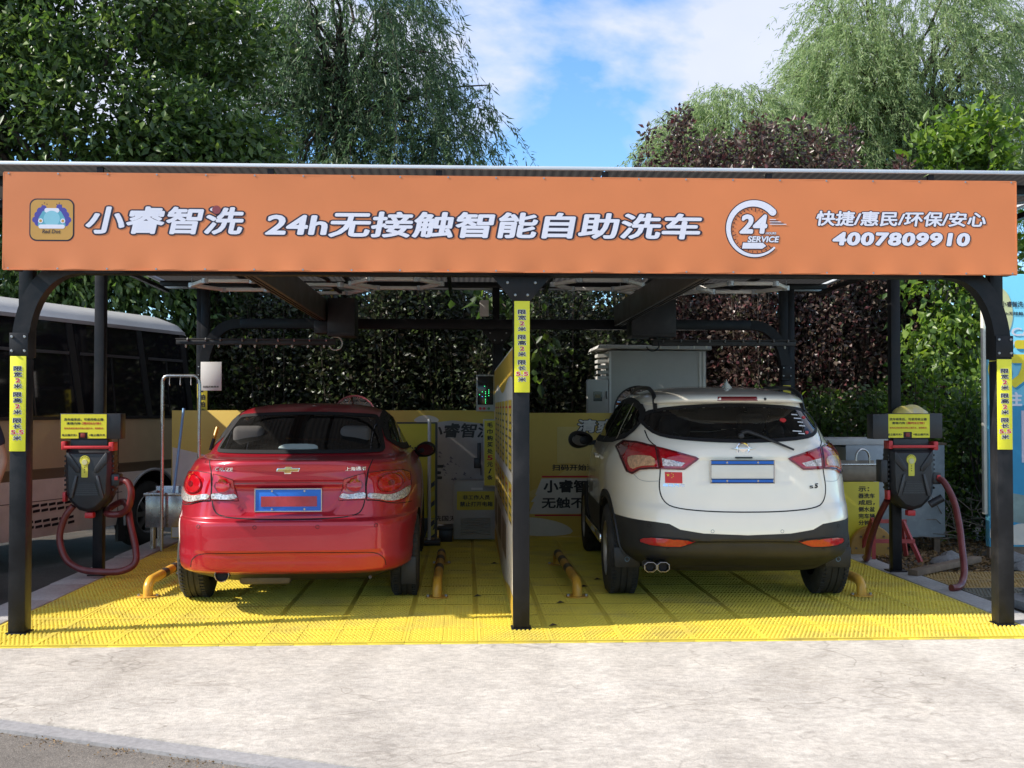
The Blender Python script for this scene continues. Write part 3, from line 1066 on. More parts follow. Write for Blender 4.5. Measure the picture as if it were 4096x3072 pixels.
def paint(name, base, metal, rough, flake, dirt=0.0, dcol=(0.3, 0.25, 0.2)):
    m = pm(name, base, rough, metal=metal, var=0.02, vscale=3, coat=1.0, tint=dcol if dirt else None, tfac=dirt, tscale=2.5)
    n, l = nodes_of(m)                      # the sheet's inner side is dark trim
    o_ = [k for k in n if k.type == 'OUTPUT_MATERIAL'][0]
    g = n.new('ShaderNodeNewGeometry')
    d = n.new('ShaderNodeBsdfDiffuse')
    d.inputs[0].default_value = (.03, .03, .032, 1)
    x = n.new('ShaderNodeMixShader')
    l.new(g.outputs['Backfacing'], x.inputs[0])
    l.new(n['Principled BSDF'].outputs[0], x.inputs[1])
    l.new(d.outputs[0], x.inputs[2])
    l.new(x.outputs[0], o_.inputs[0])
    return m
M_redp = paint('red metallic paint', (0.40, 0.012, 0.026), 0.35, 0.30, 0.5, dirt=0.04, dcol=(0.22, 0.10, 0.09))
M_redp.node_tree.nodes['Principled BSDF'].inputs['Coat Weight'].default_value = 0.7
M_whitep = paint('white car paint', (0.88, 0.81, 0.67), 0.0, 0.28, 0.0, dirt=0.06, dcol=(0.60, 0.57, 0.50))
M_blackpl = pm('black car plastic', (0.011, 0.011, 0.012), 0.5, var=0.2, vscale=6, tint=(0.028, 0.027, 0.025), tfac=0.5, tscale=4, bump=0.05, bscale=250)
M_gap = pm('dark panel gap', (0.006, 0.005, 0.006), 0.8, var=0.1)
def glassmat(name, tint):
    m = bpy.data.materials.new(name)
    m.use_nodes = True
    n, l = nodes_of(m)
    n.clear()
    o_ = n.new('ShaderNodeOutputMaterial')
    t = n.new('ShaderNodeBsdfTransparent')
    t.inputs[0].default_value = (*tint, 1)
    g = n.new('ShaderNodeBsdfGlossy')
    g.inputs['Roughness'].default_value = .02
    fr = n.new('ShaderNodeFresnel')
    fr.inputs[0].default_value = 1.52
    no = n.new('ShaderNodeTexNoise')            # faint dust film
    no.inputs['Scale'].default_value = 6
    df = n.new('ShaderNodeBsdfDiffuse')
    df.inputs[0].default_value = (.25, .24, .22, 1)
    mr = n.new('ShaderNodeMapRange')
    mr.inputs['To Min'].default_value = .0
    mr.inputs['To Max'].default_value = .05
    l.new(no.outputs[0], mr.inputs[0])
    x = n.new('ShaderNodeMixShader')
    x2 = n.new('ShaderNodeMixShader')
    l.new(fr.outputs[0], x.inputs[0])
    l.new(t.outputs[0], x.inputs[1])
    l.new(g.outputs[0], x.inputs[2])
    l.new(mr.outputs[0], x2.inputs[0])
    l.new(x.outputs[0], x2.inputs[1])
    l.new(df.outputs[0], x2.inputs[2])
    l.new(x2.outputs[0], o_.inputs[0])
    return m
M_glass = glassmat('tinted car glass', (.36, .37, .35))
M_glassd = glassmat('dark privacy glass', (.08, .085, .08))
M_trim = pm('dark cabin trim', (.022, .021, .021), .8, var=.2)
M_seat = pm('grey seat cloth', (.06, .055, .05), .85, var=.2)
M_rubber = pm('tyre rubber', (0.022, 0.021, 0.020), 0.8, var=0.25, vscale=9, tint=(0.065, 0.058, 0.05), tfac=0.5, tscale=5, bump=0.3, bscale=160)
M_rim = pm('alloy rim', (0.45, 0.45, 0.46), 0.3, metal=0.9, var=0.1)
M_chrome = pm('chrome trim', (0.75, 0.75, 0.76), 0.1, metal=1.0, var=0.04)
M_mirg = pm('mirror glass', (.25, .25, .26), .05, metal=1.0)
M_plateb = pm('blue number plate', (0.012, 0.12, 0.50), 0.35, var=0.05)
M_lensr = pm('red lamp lens', (0.40, 0.004, 0.010), 0.08, var=0.12, vscale=14, coat=0.8)
M_lensd = pm('deep red lamp lens', (0.16, 0.004, 0.008), 0.08, var=0.2, vscale=20, coat=0.8)
M_lensc = pm('clear ribbed lamp lens', (0.50, 0.47, 0.45), 0.1, metal=0.3, var=0.8, vscale=70, coat=0.8)
M_amber = pm('amber lamp lens', (0.55, 0.30, 0.16), 0.1, var=0.4, vscale=40, coat=0.8)
M_gold = pm('gold badge', (0.62, 0.42, 0.16), 0.2, metal=0.8, var=0.05)

def wheel(parent, x, y, r, w, side, spokes=5):
    """side +1 right, -1 left; tyre with circumferential grooves, alloy rim with spokes"""
    hub = MB().lathe([(-side * 0.05, 0.0), (-side * .05, r * .36), (side * (w / 2 - .05), r * .36), (side * (w / 2 - .05), 0)], (x, y, r), 'x', 24).build('wheel', M_blackpl, parent, local=True, smooth=40)
    prof = []
    hw = w / 2
    sect = [(-hw + .012, r * .60), (-hw, r * .70), (-hw - .004, r * .80), (-hw + .004, r * .92), (-hw + .018, r * .975), (-hw + .03, r * .99)]
    prof += sect
    x_ = -hw + .03
    gs = [-0.30, -0.1, 0.1, 0.30]
    for g in gs:
        gx = g * w
        prof += [(gx - .005, r), (gx - .004, r - .008), (gx + .004, r - .008), (gx + .005, r)]
    prof += [(-a, b) for a, b in sect[::-1]]
    t = MB().lathe(prof, (x, y, r), 'x', 72)
    # cross cuts of the tread shoulders
    for k in range(60):
        a = 2 * math.pi * k / 60
        for s in (-1, 1):
            m = Matrix.Translation((x, y, r)) @ Matrix.Rotation(a, 4, 'X')
            t.box((s * hw * .66 - .012, -.008, r * .99), (s * hw * .66 + .022 * 1, .008, r + .003), m=m)
    t.build('tyre', M_rubber, hub, local=True, smooth=35)
    rim = MB().lathe([(side * (hw - .09), r * .58), (side * (hw - .01), r * .61), (side * (hw - .006), r * .585), (side * (hw - .02), r * .55), (side * (hw - .07), r * .53)], (x, y, r), 'x', 40)
    for k in range(spokes):
        m = Matrix.Translation((x + side * (hw - .035), y, r)) @ Matrix.Rotation(2 * math.pi * k / spokes, 4, 'X')
        rim.box((-.012, -.028, r * .08), (.012, .028, r * .57), m=m)
    rim.lathe([(side * (hw - .06), 0), (side * (hw - .06), r * .14), (side * (hw - .02), r * .12), (side * (hw - .018), 0)], (x, y, r), 'x', 16)
    rim.build('rim', M_rim, hub, local=True, smooth=35)
def plate(parent, tree, xc, z0, z1, w, y, mat, cover, tilt=0.0):
    p = MB().box((xc - w / 2, y, z0), (xc + w / 2, y + .006, z1)).build('number_plate', mat, parent, local=True, bevel=0.003)
    fr = MB()
    for a, b in (((xc - w / 2 - .004, z0 - .004), (xc + w / 2 + .004, z0 + .003)), ((xc - w / 2 - .004, z1 - .003), (xc + w / 2 + .004, z1 + .004)), ((xc - w / 2 - .004, z0), (xc - w / 2 + .003, z1)), ((xc + w / 2 - .003, z0), (xc + w / 2 + .004, z1))):
        fr.box((a[0], y - .004, a[1]), (b[0], y + .004, b[1]))
    fr.build('plate_frame', M_chrome, p, local=True)
    for sx in (-1, 1):
        for z in (z0 + .014, z1 - .014):
            MB().lathe([(0, 0), (0, .007), (-.006, .007), (-.006, 0)], (xc + sx * w * .245, y, z), 'y', 10).build('plate_screw', M_chrome, p, local=True)
    return p

def local_text(name, body, mat, parent, box, tree, **k):
    o = text(name, body, mat, parent, box, 0.0, local=True, **k)
    for vt in o.data.vertices:
        h, n_ = drop(tree, (vt.co.x, vt.co.z), 'rear')
        e = .004 - vt.co.y
        vt.co = h + n_ * e
    return o

def open_windows(body, cuts):
    """take the sheet away under each pane: cuts are (view, outline)"""
    me = body.data
    bm = bmesh.new()
    bm.from_mesh(me)
    kill = []
    for f_ in bm.faces:
        c, nn = f_.calc_center_median(), f_.normal
        for view, poly in cuts:
            if view == 'rear' and nn.y < -.05 and c.y < 1.7: p = (c.x, c.z)
            elif view == 'front' and nn.y > .05 and c.y > 1.9: p = (c.x, c.z)
            elif view == 'left' and c.x < -.3 and nn.x < -.2: p = (c.y, c.z)
            elif view == 'right' and c.x > .3 and nn.x > .2: p = (c.y, c.z)
            else: continue
            if c.z > 1.05 and inside(p, poly) and min(math.dist(p, b) for b in poly) > .012:
                kill.append(f_)
                break
    bmesh.ops.delete(bm, geom=kill, context='FACES')
    bm.to_mesh(me)
    bm.free()
def seat(parent, x, y, z0, w, h, name, heads):
    b = MB()
    n = 7
    v, f = [], []
    for k in range(n):                      # gently bowed backrest, thinner at the top
        u = k / (n - 1)
        zz, yy = z0 + h * u, y - .16 * u + .05 * math.sin(math.pi * u)
        hw, th = w / 2 * (1 - .12 * u * u), .075 - .03 * u
        v += [(x - hw, yy - th, zz), (x + hw, yy - th, zz), (x + hw, yy + th, zz), (x - hw, yy + th, zz)]
    for k in range(n - 1):
        a = k * 4
        for j in range(4): f.append((a + j, a + (j + 1) % 4, a + 4 + (j + 1) % 4, a + 4 + j))
    f += [(3, 2, 1, 0), tuple(range(4 * n - 4, 4 * n))]
    s_ = b.add(v, f).build(name, M_seat, parent, local=True, bevel=.03)
    for hx in heads:
        MB().box((hx - .115, y - .24, z0 + h + .03), (hx + .115, y - .13, z0 + h + .19)).build('headrest', M_seat, s_, local=True, bevel=.045, seg=3)
        for d in (-.05, .05): MB().tube([(hx + d, y - .17, z0 + h - .03), (hx + d, y - .18, z0 + h + .06)], .006, 6).build('headrest_post', M_chrome, s_, local=True)
def cabin(parent, w, floor_z, yr, yf, seat_h, shelf_z):
    MB().box((-w * .8, yr + .35, floor_z), (w * .8, yf - .2, floor_z + .03)).build('cabin_floor', M_trim, parent, local=True)
    MB().box((-w * .78, yr, shelf_z - .02), (w * .78, yr + .30, shelf_z)).build('parcel_shelf', M_trim, parent, local=True)
    seat(parent, 0, yr + .48, floor_z + .15, w * 1.45, seat_h - floor_z - .15, 'rear_seat', (-.40, .40))
    for x in (-.36, .36): seat(parent, x, yr + 1.35, floor_z + .15, .5, seat_h - floor_z - .13, 'front_seat', (x,))
    MB().box((-w * .85, yf - .55, floor_z + .3), (w * .85, yf - .15, shelf_z + .02)).build('dashboard', M_trim, parent, local=True, bevel=.04)
    st_ = MB().tube([(-.36 + .17 * math.cos(a), yf - .72 + .06 * math.sin(a), shelf_z - .05 + .16 * math.sin(a)) for a in np.linspace(0, 2 * math.pi, 21)], .014, 8, cap=False).build('steering_wheel', M_trim, parent, local=True, smooth=60)
    MB().box((-.09, yf - .62, shelf_z + .26), (.09, yf - .60, shelf_z + .31)).build('cabin_mirror', M_trim, parent, local=True, bevel=.01)
def mirror_disc(x, y, z, r, s, parent):
    """mirror glass turned towards the driver"""
    m = Matrix.Translation((x, y, z)) @ Matrix.Rotation(rad(-17) * s, 4, 'Z') @ Matrix.Rotation(rad(4), 4, 'X')
    mb = MB()
    v = [m @ Vector((r * 1.25 * math.cos(a), yy, r * .82 * math.sin(a))) for yy in (-.004, .012) for a in np.linspace(0, 2 * math.pi, 25)[:-1]]
    mb.add(v, [tuple(range(24)), tuple(range(47, 23, -1))] + [(i, (i + 1) % 24, (i + 1) % 24 + 24, i + 24) for i in range(24)])
    return mb.build('mirror_glass', M_mirg, parent, local=True)
# ------------------------------------------------------------------ red saloon
red = thing('saloon_car', 'dark red four door saloon parked in the left wash bay', 'car', (-1.572, 0.40, 0.0), rad(1.4))
K = [  # z, half width, rear y, front y, mid y, rear exp, front exp
    (0.215, 0.70, 0.30, 4.00, 2.1, 5, 4),
    (0.288, 0.835, 0.11, 4.15, 2.1, 5.4, 4),
    (0.314, 0.868, 0.040, 4.18, 2.1, 5, 3.6),
    (0.39, 0.878, 0.024, 4.20, 2.1, 5.0, 3.4),
    (0.46, 0.880, 0.012, 4.20, 2.1, 4.8, 3.2),
    (0.56, 0.888, 0.002, 4.20, 2.1, 4.7, 3.2),
    (0.625, 0.892, 0.000, 4.18, 2.1, 4.6, 3.2),
    (0.648, 0.893, 0.004, 4.17, 2.1, 4.5, 3.2),
    (0.656, 0.893, 0.014, 4.17, 2.1, 4.5, 3.2),
    (0.668, 0.893, 0.052, 4.15, 2.1, 4.45, 3.2),
    (0.685, 0.893, 0.060, 4.15, 2.1, 4.45, 3.2),
    (0.76, 0.890, 0.078, 4.12, 2.1, 4.35, 3.1),
    (0.84, 0.886, 0.088, 4.02, 2.1, 4.2, 3.0),
    (0.92, 0.872, 0.092, 3.85, 2.1, 4.1, 2.9),
    (0.985, 0.848, 0.094, 3.60, 2.1, 3.9, 2.8),
    (1.035, 0.818, 0.078, 3.35, 2.05, 3.7, 2.8),
    (1.056, 0.800, 0.080, 3.27, 2.05, 3.6, 2.8),
    (1.064, 0.790, 0.120, 3.22, 2.05, 3.5, 2.9),
    (1.072, 0.778, 0.300, 3.18, 2.0, 3.6, 3.0),
    (1.080, 0.766, 0.500, 3.14, 2.0, 3.8, 3.2),
    (1.092, 0.758, 0.545, 3.10, 2.0, 3.9, 3.3),
    (1.16, 0.728, 0.690, 2.96, 1.95, 3.9, 3.5),
    (1.24, 0.690, 0.855, 2.78, 1.9, 3.9, 3.6),
    (1.32, 0.645, 1.030, 2.60, 1.88, 3.8, 3.6),
    (1.375, 0.600, 1.165, 2.46, 1.86, 3.7, 3.5),
    (1.41, 0.545, 1.270, 2.34, 1.85, 3.5, 3.3),
    (1.437, 0.455, 1.390, 2.22, 1.84, 3.2, 3.0),
    (1.455, 0.330, 1.520, 2.10, 1.83, 2.8, 2.8),
    (1.464, 0.150, 1.680, 1.96, 1.82, 2.4, 2.4)]
def disp_red(P):
    x, y, z = P[..., 0], P[..., 1], P[..., 2]
    rear = (y < 0.6)
    ax = np.abs(x)
    d = np.zeros_like(x)
    half = 0.385 - 0.10 * np.clip((0.885 - z) / 0.19, 0, 1) ** 2
    rec = smooth01((half - ax) / .03 + .5) * bump(z, 0.700, 0.884, 0.02)
    d += 0.026 * rec * rear
    d += 0.014 * smooth01((0.925 - z) / .014 + .5) * (z > .69) * smooth01((0.50 - ax) / .03 + .5) * rear
    low = smooth01((0.63 - ax) / .03 + .5) * smooth01((0.440 - z) / .010 + .5)
    d += 0.010 * low * rear
    return d
P, F, q, ch = shell(K, disp=disp_red)
def mf_red(P, F):
    nrg, m = P.shape[:2]
    zz = P.reshape(-1, 3)[F[:, 0], 2]
    yy = P.reshape(-1, 3)[F[:, 0], 1]
    return np.where(zz < 0.28, 1, 0)
AX_R = 0.93
body, tr = make_body('body', P, F, [M_redp, M_blackpl], red, mf_red, (AX_R, AX_R + 2.5), 0.315, 0.352)
gl = [(-.605, 1.106), (-.55, 1.103), (-.30, 1.101), (0, 1.10), (.30, 1.101), (.55, 1.103), (.605, 1.106), (.613, 1.12), (.57, 1.26), (.538, 1.345), (.525, 1.358), (.48, 1.363), (.25, 1.376), (0, 1.380), (-.25, 1.376), (-.48, 1.363), (-.525, 1.358), (-.538, 1.345), (-.57, 1.26), (-.613, 1.12)]
rw = panel('rear_window', gl, tr, 'rear', M_glassd, red, off=0.004, rnd=1, grid=.03)
ribbon('window_seal', gl, tr, 'rear', M_gap, rw, w=.024, off=.0055, rnd=1, closed=True)
# high brake lamp strip inside the foot of the glass and a reflection-pale cover
lamp = panel('high_brake_lamp', [(-.145, 1.118), (.145, 1.118), (.14, 1.135), (.10, 1.150), (-.10, 1.150), (-.14, 1.135)], tr, 'rear', pm('pale lamp cover', (0.34, 0.40, 0.38), 0.2, var=.06, coat=.5), rw, off=.011, rnd=1)
# tail lamps: outer on the body, inner on the boot lid
for s in (-1, 1):
    mi = (lambda p: p) if s > 0 else mirror
    lampo = [(.537, .972), (.65, .980), (.76, .972), (.812, .945), (.822, .86), (.805, .792), (.755, .762), (.69, .757), (.60, .783), (.530, .790), (.527, .88)]
    lo = panel('tail_lamp', mi(lampo), tr, 'rear', M_lensr, red, off=.006, rnd=0, dome=.006, grid=.03)
    c = mi([(.530, .834), (.60, .826), (.66, .812), (.72, .820), (.806, .862), (.808, .83), (.797, .795), (.755, .773), (.68, .767), (.60, .79), (.537, .797)])
    panel('clear_lens', c, tr, 'rear', M_lensc, lo, off=.018, rnd=1)
    ring_ = [(.675 + .080 * math.cos(t), .892 + .060 * math.sin(t)) for t in np.linspace(0, 2 * math.pi, 22)[:-1]]
    panel('round_lens', mi(ring_), tr, 'rear', M_lensr, lo, off=.020, rnd=0, dome=.006)
    ring3 = [(.675 + .022 * math.cos(t), .892 + .019 * math.sin(t)) for t in np.linspace(0, 2 * math.pi, 12)[:-1]]
    panel('lamp_bulb', mi(ring3), tr, 'rear', M_lensd, lo, off=.029, rnd=0)
    ribbon('lens_ring', mi(ring_), tr, 'rear', M_lensd, lo, w=.005, off=.0225, rnd=0, closed=True)
    lampi = [(.517, .970), (.520, .88), (.522, .790), (.338, .788), (.362, .86), (.376, .932), (.45, .955)]
    li = panel('boot_lamp', mi(lampi), tr, 'rear', M_lensr, red, off=.006, rnd=0, dome=.006, grid=.03)
    c = mi([(.520, .838), (.52, .80), (.50, .796), (.35, .795), (.364, .834), (.43, .826), (.47, .838)])
    panel('clear_lens', c, tr, 'rear', M_lensc, li, off=.016, rnd=1)
    ring2 = [(.448 + .055 * math.cos(t), .887 + .045 * math.sin(t)) for t in np.linspace(0, 2 * math.pi, 20)[:-1]]
    panel('round_lens', mi(ring2), tr, 'rear', M_lensr, li, off=.018, rnd=0, dome=.005)
    ribbon('lens_ring', mi(ring2), tr, 'rear', M_lensd, li, w=.005, off=.0205, rnd=0, closed=True)
    ribbon('lamp_seal', mi(lampo), tr, 'rear', M_gap, lo, w=.004, off=.0065, rnd=0, closed=True)
    ribbon('lamp_seal', mi(lampi), tr, 'rear', M_gap, li, w=.004, off=.0065, rnd=0, closed=True)
# boot lid shut line, bumper top line, lower insert line
bl = [(-.565, 1.062), (-.530, .97), (-.522, .80), (-.505, .72), (-.455, .683), (-.25, .668), (0, .664), (.25, .668), (.455, .683), (.505, .72), (.522, .80), (.530, .97), (.565, 1.062)]
ribbon('boot_gap', bl, tr, 'rear', M_gap, red, w=.008)
ribbon('boot_gap', [(-.60, 1.04), (-.635, .525), ][:1] + [(-.59, 1.07)], tr, 'rear', M_gap, red, w=.004, rnd=0)
for s in (-1, 1):
    ribbon('bumper_gap', [(s * .53, .785), (s * .60, .782), (s * .70, .752), (s * .79, .742), (s * .83, .74)], tr, 'rear', M_gap, red, w=.005)
ribbon('bumper_gap', [(-.665, .335), (-.655, .39), (-.60, .430), (-.5, .440), (0, .445), (.5, .440), (.60, .430), (.655, .39), (.665, .335)], tr, 'rear', M_gap, red, w=.005)
for x in (-.60, -.21, .21, .60):
    rg = [(x + .012 * math.cos(t), .618 + .012 * math.sin(t)) for t in np.linspace(0, 2 * math.pi, 12)[:-1]]
    ribbon('parking_sensor', rg, tr, 'rear', M_gap, red, w=.003, rnd=0, closed=True, step=.01)
# darker red strip over the plate: the crease's shade painted on
ribbon('crease_shade', [(-.36, .905), (0, .915), (.36, .905)], tr, 'rear', pm('red paint shade edge', (0.17, 0.006, 0.012), 0.3, metal=0.4, coat=1), red, w=.006, off=.002)
pl = plate(red, tr, 0.0, 0.716, 0.868, 0.45, 0.104, M_plateb, None)
M_smear = pm('red blot over plate', (0.38, 0.035, 0.04), 0.5, var=0.3, vscale=5, tint=(0.30, 0.07, 0.12), tfac=0.8, tscale=3)
MB().box((-.185, .1005, .748), (.195, .1035, .818)).build('number_blot', M_smear, pl, local=True)  # added red panel standing for the blotted-out number, not tape
# badges
def on_rear(tree, x, z): return drop(tree, (x, z), 'rear')[0].y
def bowtie(c, w, h, y, mat, parent, name):
    x, z = c
    p = [(-.5, -.22), (-.16, -.22), (-.16, -.5), (.13, -.5), (.13, -.22), (.44, -.22), (.5, .22), (.16, .22), (.16, .5), (-.13, .5), (-.13, .22), (-.44, .22)]
    return MB().prism([(x + a * w, z + b * h) for a, b in p], y - .008, y + .004).build(name, mat, parent, local=True, bevel=.002)
yb = on_rear(tr, 0, 1.0)
bt = bowtie((0, 1.0), .165, .056, yb, M_chrome, red, 'badge')
bowtie((0, 1.0), .148, .044, yb - .004, M_gold, bt, 'badge_face')
local_text('lettering', 'CRUZE', M_chrome, red, (-.505, .990, -.375, 1.016), tr, bold=.03, shear=.15)
local_text('lettering', '上海通用', M_chrome, red, (.385, .990, .520, 1.018), tr, bold=.02)
# side glass and pillars, door line
for view, s in (('left', -1), ('right', 1)):
    win = [(.92, 1.135), (1.22, 1.31), (1.45, 1.365), (1.80, 1.385), (2.20, 1.365), (2.62, 1.20), (2.82, 1.105), (2.0, 1.10)]
    sg = panel('side_window', win, tr, view, M_glass, red, off=.003, rnd=1, grid=.05)
    ribbon('window_trim', win, tr, view, M_gap, sg, w=.05, off=.005, rnd=1, closed=True)
    ribbon('pillar', [(1.86, 1.105), (1.80, 1.385)], tr, view, M_blackpl, sg, w=.06, off=.006, rnd=0)
    ribbon('door_gap', [(1.30, 1.09), (1.36, .90), (1.25, .65), (1.36, .40)], tr, view, M_gap, red, w=.007)
    ribbon('door_gap', [(1.86, 1.09), (1.90, .8), (1.88, .38)], tr, view, M_gap, red, w=.007)
    # mirror
    mm = MB()
    vs_, fs_ = [], []
    bmx = bmesh.new()
    bmesh.ops.create_uvsphere(bmx, u_segments=20, v_segments=12, radius=1)
    for vv in bmx.verts:
        c = vv.co
        vs_.append((s * (0.905 + .10 * c.x * (1 - .18 * c.z)), 2.58 + .075 * c.y, 1.045 + .072 * c.z + .012 * c.x * s * s))
    fs_ = [tuple(v_.index for v_ in f_.verts) for f_ in bmx.faces]
    bmx.free()
    mm.add(vs_, fs_)
    mir = mm.build('door_mirror', M_blackpl, red, local=True, smooth=60)
    MB().bar((s * .74, 2.60, 1.03), (s * .86, 2.585, 1.02), .05, .035).build('mirror_arm', M_blackpl, mir, local=True, bevel=.006)
    mirror_disc(s * .905, 2.508, 1.045, .062, s, mir)
    ribbon('sill_line', [(.6 + .75, .30), (3.2, .30)], tr, view, M_gap, red, w=.02)
    # rear mud flap
    if s > 0: MB().box((.755, .595, .13), (.862, .605, .33)).build('mud_flap', M_blackpl, red, local=True, bevel=.003)
ws = [(-.60, 1.12), (.60, 1.12), (.54, 1.28), (.48, 1.37), (-.48, 1.37), (-.54, 1.28)]
panel('windscreen', ws, tr, 'front', M_glass, red, off=.004, rnd=1, grid=.04)
open_windows(body, [('rear', chaikin(gl, 1)), ('front', chaikin(ws, 1)), ('left', chaikin(win, 1)), ('right', chaikin(win, 1))])
cabin(red, .72, .36, .56, 3.05, 1.10, 1.07)
# fog-pale scratch on the left bumper corner
panel('scuff', [(-.797, .64), (-.786, .70), (-.779, .60), (-.782, .53), (-.790, .47), (-.798, .52)], tr, 'rear', pm('primer scuff', (0.62, 0.55, 0.50), 0.6, var=.2), red, off=.002, rnd=0)
for x in (-1, 1):
    for ya in (AX_R, AX_R + 2.5):
        wheel(red, x * 0.775, ya, 0.315, 0.205, x)
# exhaust, silencer and underside
ex = MB().lathe([(0, .042), (-.004, .045), (-.001, .049), (.16, .049), (.16, .042)], (-.445, .095, .285), 'y', 28).build('exhaust_tip', pm('dull exhaust steel', (.35, .33, .31), .3, metal=.9, var=.2), red, local=True, smooth=40)
MB().lathe([(.02, 0), (.02, .042)], (-.445, .095, .285), 'y', 24).build('exhaust_bore', M_gap, ex, local=True)
MB().box((-.36, .25, .19), (-.0, .55, .30)).build('silencer', pm('rusty silencer', (.10, .085, .07), .6, metal=.5, var=.4), red, local=True, bevel=.03)
MB().tube([(-.60, .93, .29), (.60, .93, .29)], .035, 12).build('rear_axle', M_blackpl, red, local=True)
MB().box((-.52, .60, .21), (.52, 3.2, .26)).build('underbody', M_blackpl, red, local=True)
MB().lathe([(0, 0), (0, .012), (-.03, .012), (-.03, 0)], (.56, .12, .262), 'y', 10).build('tow_eye', M_blackpl, red, local=True)

# ------------------------------------------------------------------ white crossover
wh = thing('crossover_car', 'white crossover car with black lower trim parked in the right wash bay', 'car', (1.578, 0.395, 0.0), rad(-2.4))
K = [
    (0.26, 0.74, 0.30, 4.00, 2.1, 5, 4),
    (0.345, 0.84, 0.13, 4.08, 2.1, 5, 3.6),
    (0.385, 0.875, 0.050, 4.12, 2.1, 4.9, 3.4),
    (0.43, 0.893, 0.022, 4.13, 2.1, 4.8, 3.2),
    (0.50, 0.902, 0.006, 4.14, 2.1, 4.7, 3.2),
    (0.57, 0.908, 0.000, 4.14, 2.1, 4.6, 3.1),
    (0.62, 0.910, 0.006, 4.13, 2.1, 4.5, 3.0),
    (0.68, 0.912, 0.022, 4.12, 2.1, 4.4, 3.0),
    (0.74, 0.914, 0.050, 4.10, 2.1, 4.3, 3.0),
    (0.84, 0.915, 0.072, 4.05, 2.1, 4.2, 2.9),
    (0.94, 0.910, 0.085, 3.92, 2.1, 4.1, 2.8),
    (1.03, 0.895, 0.100, 3.72, 2.1, 4.0, 2.8),
    (1.10, 0.868, 0.118, 3.50, 2.1, 3.9, 2.8),
    (1.16, 0.835, 0.150, 3.30, 2.1, 3.8, 2.9),
    (1.195, 0.810, 0.185, 3.20, 2.1, 3.8, 3.0),
    (1.26, 0.780, 0.250, 3.06, 2.05, 3.8, 3.2),
    (1.34, 0.735, 0.335, 2.88, 2.0, 3.8, 3.3),
    (1.42, 0.690, 0.420, 2.70, 1.95, 3.8, 3.4),
    (1.455, 0.668, 0.440, 2.60, 1.9, 3.8, 3.4),
    (1.462, 0.664, 0.335, 2.58, 1.9, 3.6, 3.4),
    (1.485, 0.650, 0.305, 2.52, 1.9, 3.5, 3.4),
    (1.508, 0.632, 0.325, 2.44, 1.9, 3.4, 3.3),
    (1.535, 0.590, 0.470, 2.32, 1.85, 3.4, 3.2),
    (1.560, 0.520, 0.700, 2.20, 1.82, 3.3, 3.0),
    (1.585, 0.420, 1.000, 2.08, 1.80, 3.1, 2.8),
    (1.600, 0.290, 1.300, 1.98, 1.78, 2.8, 2.6),
    (1.607, 0.120, 1.560, 1.86, 1.76, 2.4, 2.4)]
BLK = [(0, .548), (.30, .560), (.46, .585), (.53, .622), (.62, .632), (.80, .640), (.95, .645), (3, .645)]
def zb_w(P):
    ax = np.abs(P[..., 0])
    return np.interp(ax, [p[0] for p in BLK], [p[1] for p in BLK])
Z0W = 0.57
def warp_w(P):
    z = P[..., 2]
    d = zb_w(P) - Z0W
    fall = np.where(z <= Z0W, smooth01((z - 0.42) / (Z0W - 0.42)), smooth01((0.84 - z) / (0.84 - Z0W)))
    return d * fall * (P[..., 1] < 4.5)
def disp_w(P):
    x, y, z = P[..., 0], P[..., 1], P[..., 2]
    ax = np.abs(x)
    rear = y < .6
    d = np.zeros_like(x)
    rec = smooth01((0.33 - ax) / .05 + .5) * bump(z, .90, 1.068, .03)
    d += .014 * rec * rear
    # number plate shelf crease under the emblem
    # recess of the bumper's middle under the fog lamps line
    rec2 = smooth01((0.55 - ax) / .06 + .5) * bump(z, .30, .50, .02)
    d += .018 * rec2 * rear
    return d
P, F, q, ch = shell(K, disp=disp_w, zwarp=warp_w)
ringz = np.argmin(np.abs(q - ch[5]))
def mf_w(P, F):
    m = P.shape[1]
    ri = np.repeat(np.arange(P.shape[0] - 1), m)
    return np.where(ri < ringz, 1, 0)
AX_W = 0.93
bodyw, tw = make_body('body', P, F, [M_whitep, M_blackpl], wh, mf_w, (AX_W, AX_W + 2.45), 0.345, 0.395)
gw = [(-.655, 1.352), (-.56, 1.408), (-.30, 1.436), (0, 1.443), (.30, 1.436), (.56, 1.408), (.655, 1.352), (.632, 1.29), (.575, 1.235), (.46, 1.208), (.20, 1.190), (0, 1.186), (-.20, 1.190), (-.46, 1.208), (-.575, 1.235), (-.632, 1.29)]
rw = panel('rear_window', gw, tw, 'rear', M_glass, wh, off=.004, rnd=1, grid=.03)
ribbon('window_seal', gw, tw, 'rear', M_gap, rw, w=.024, off=.0055, rnd=1, closed=True)
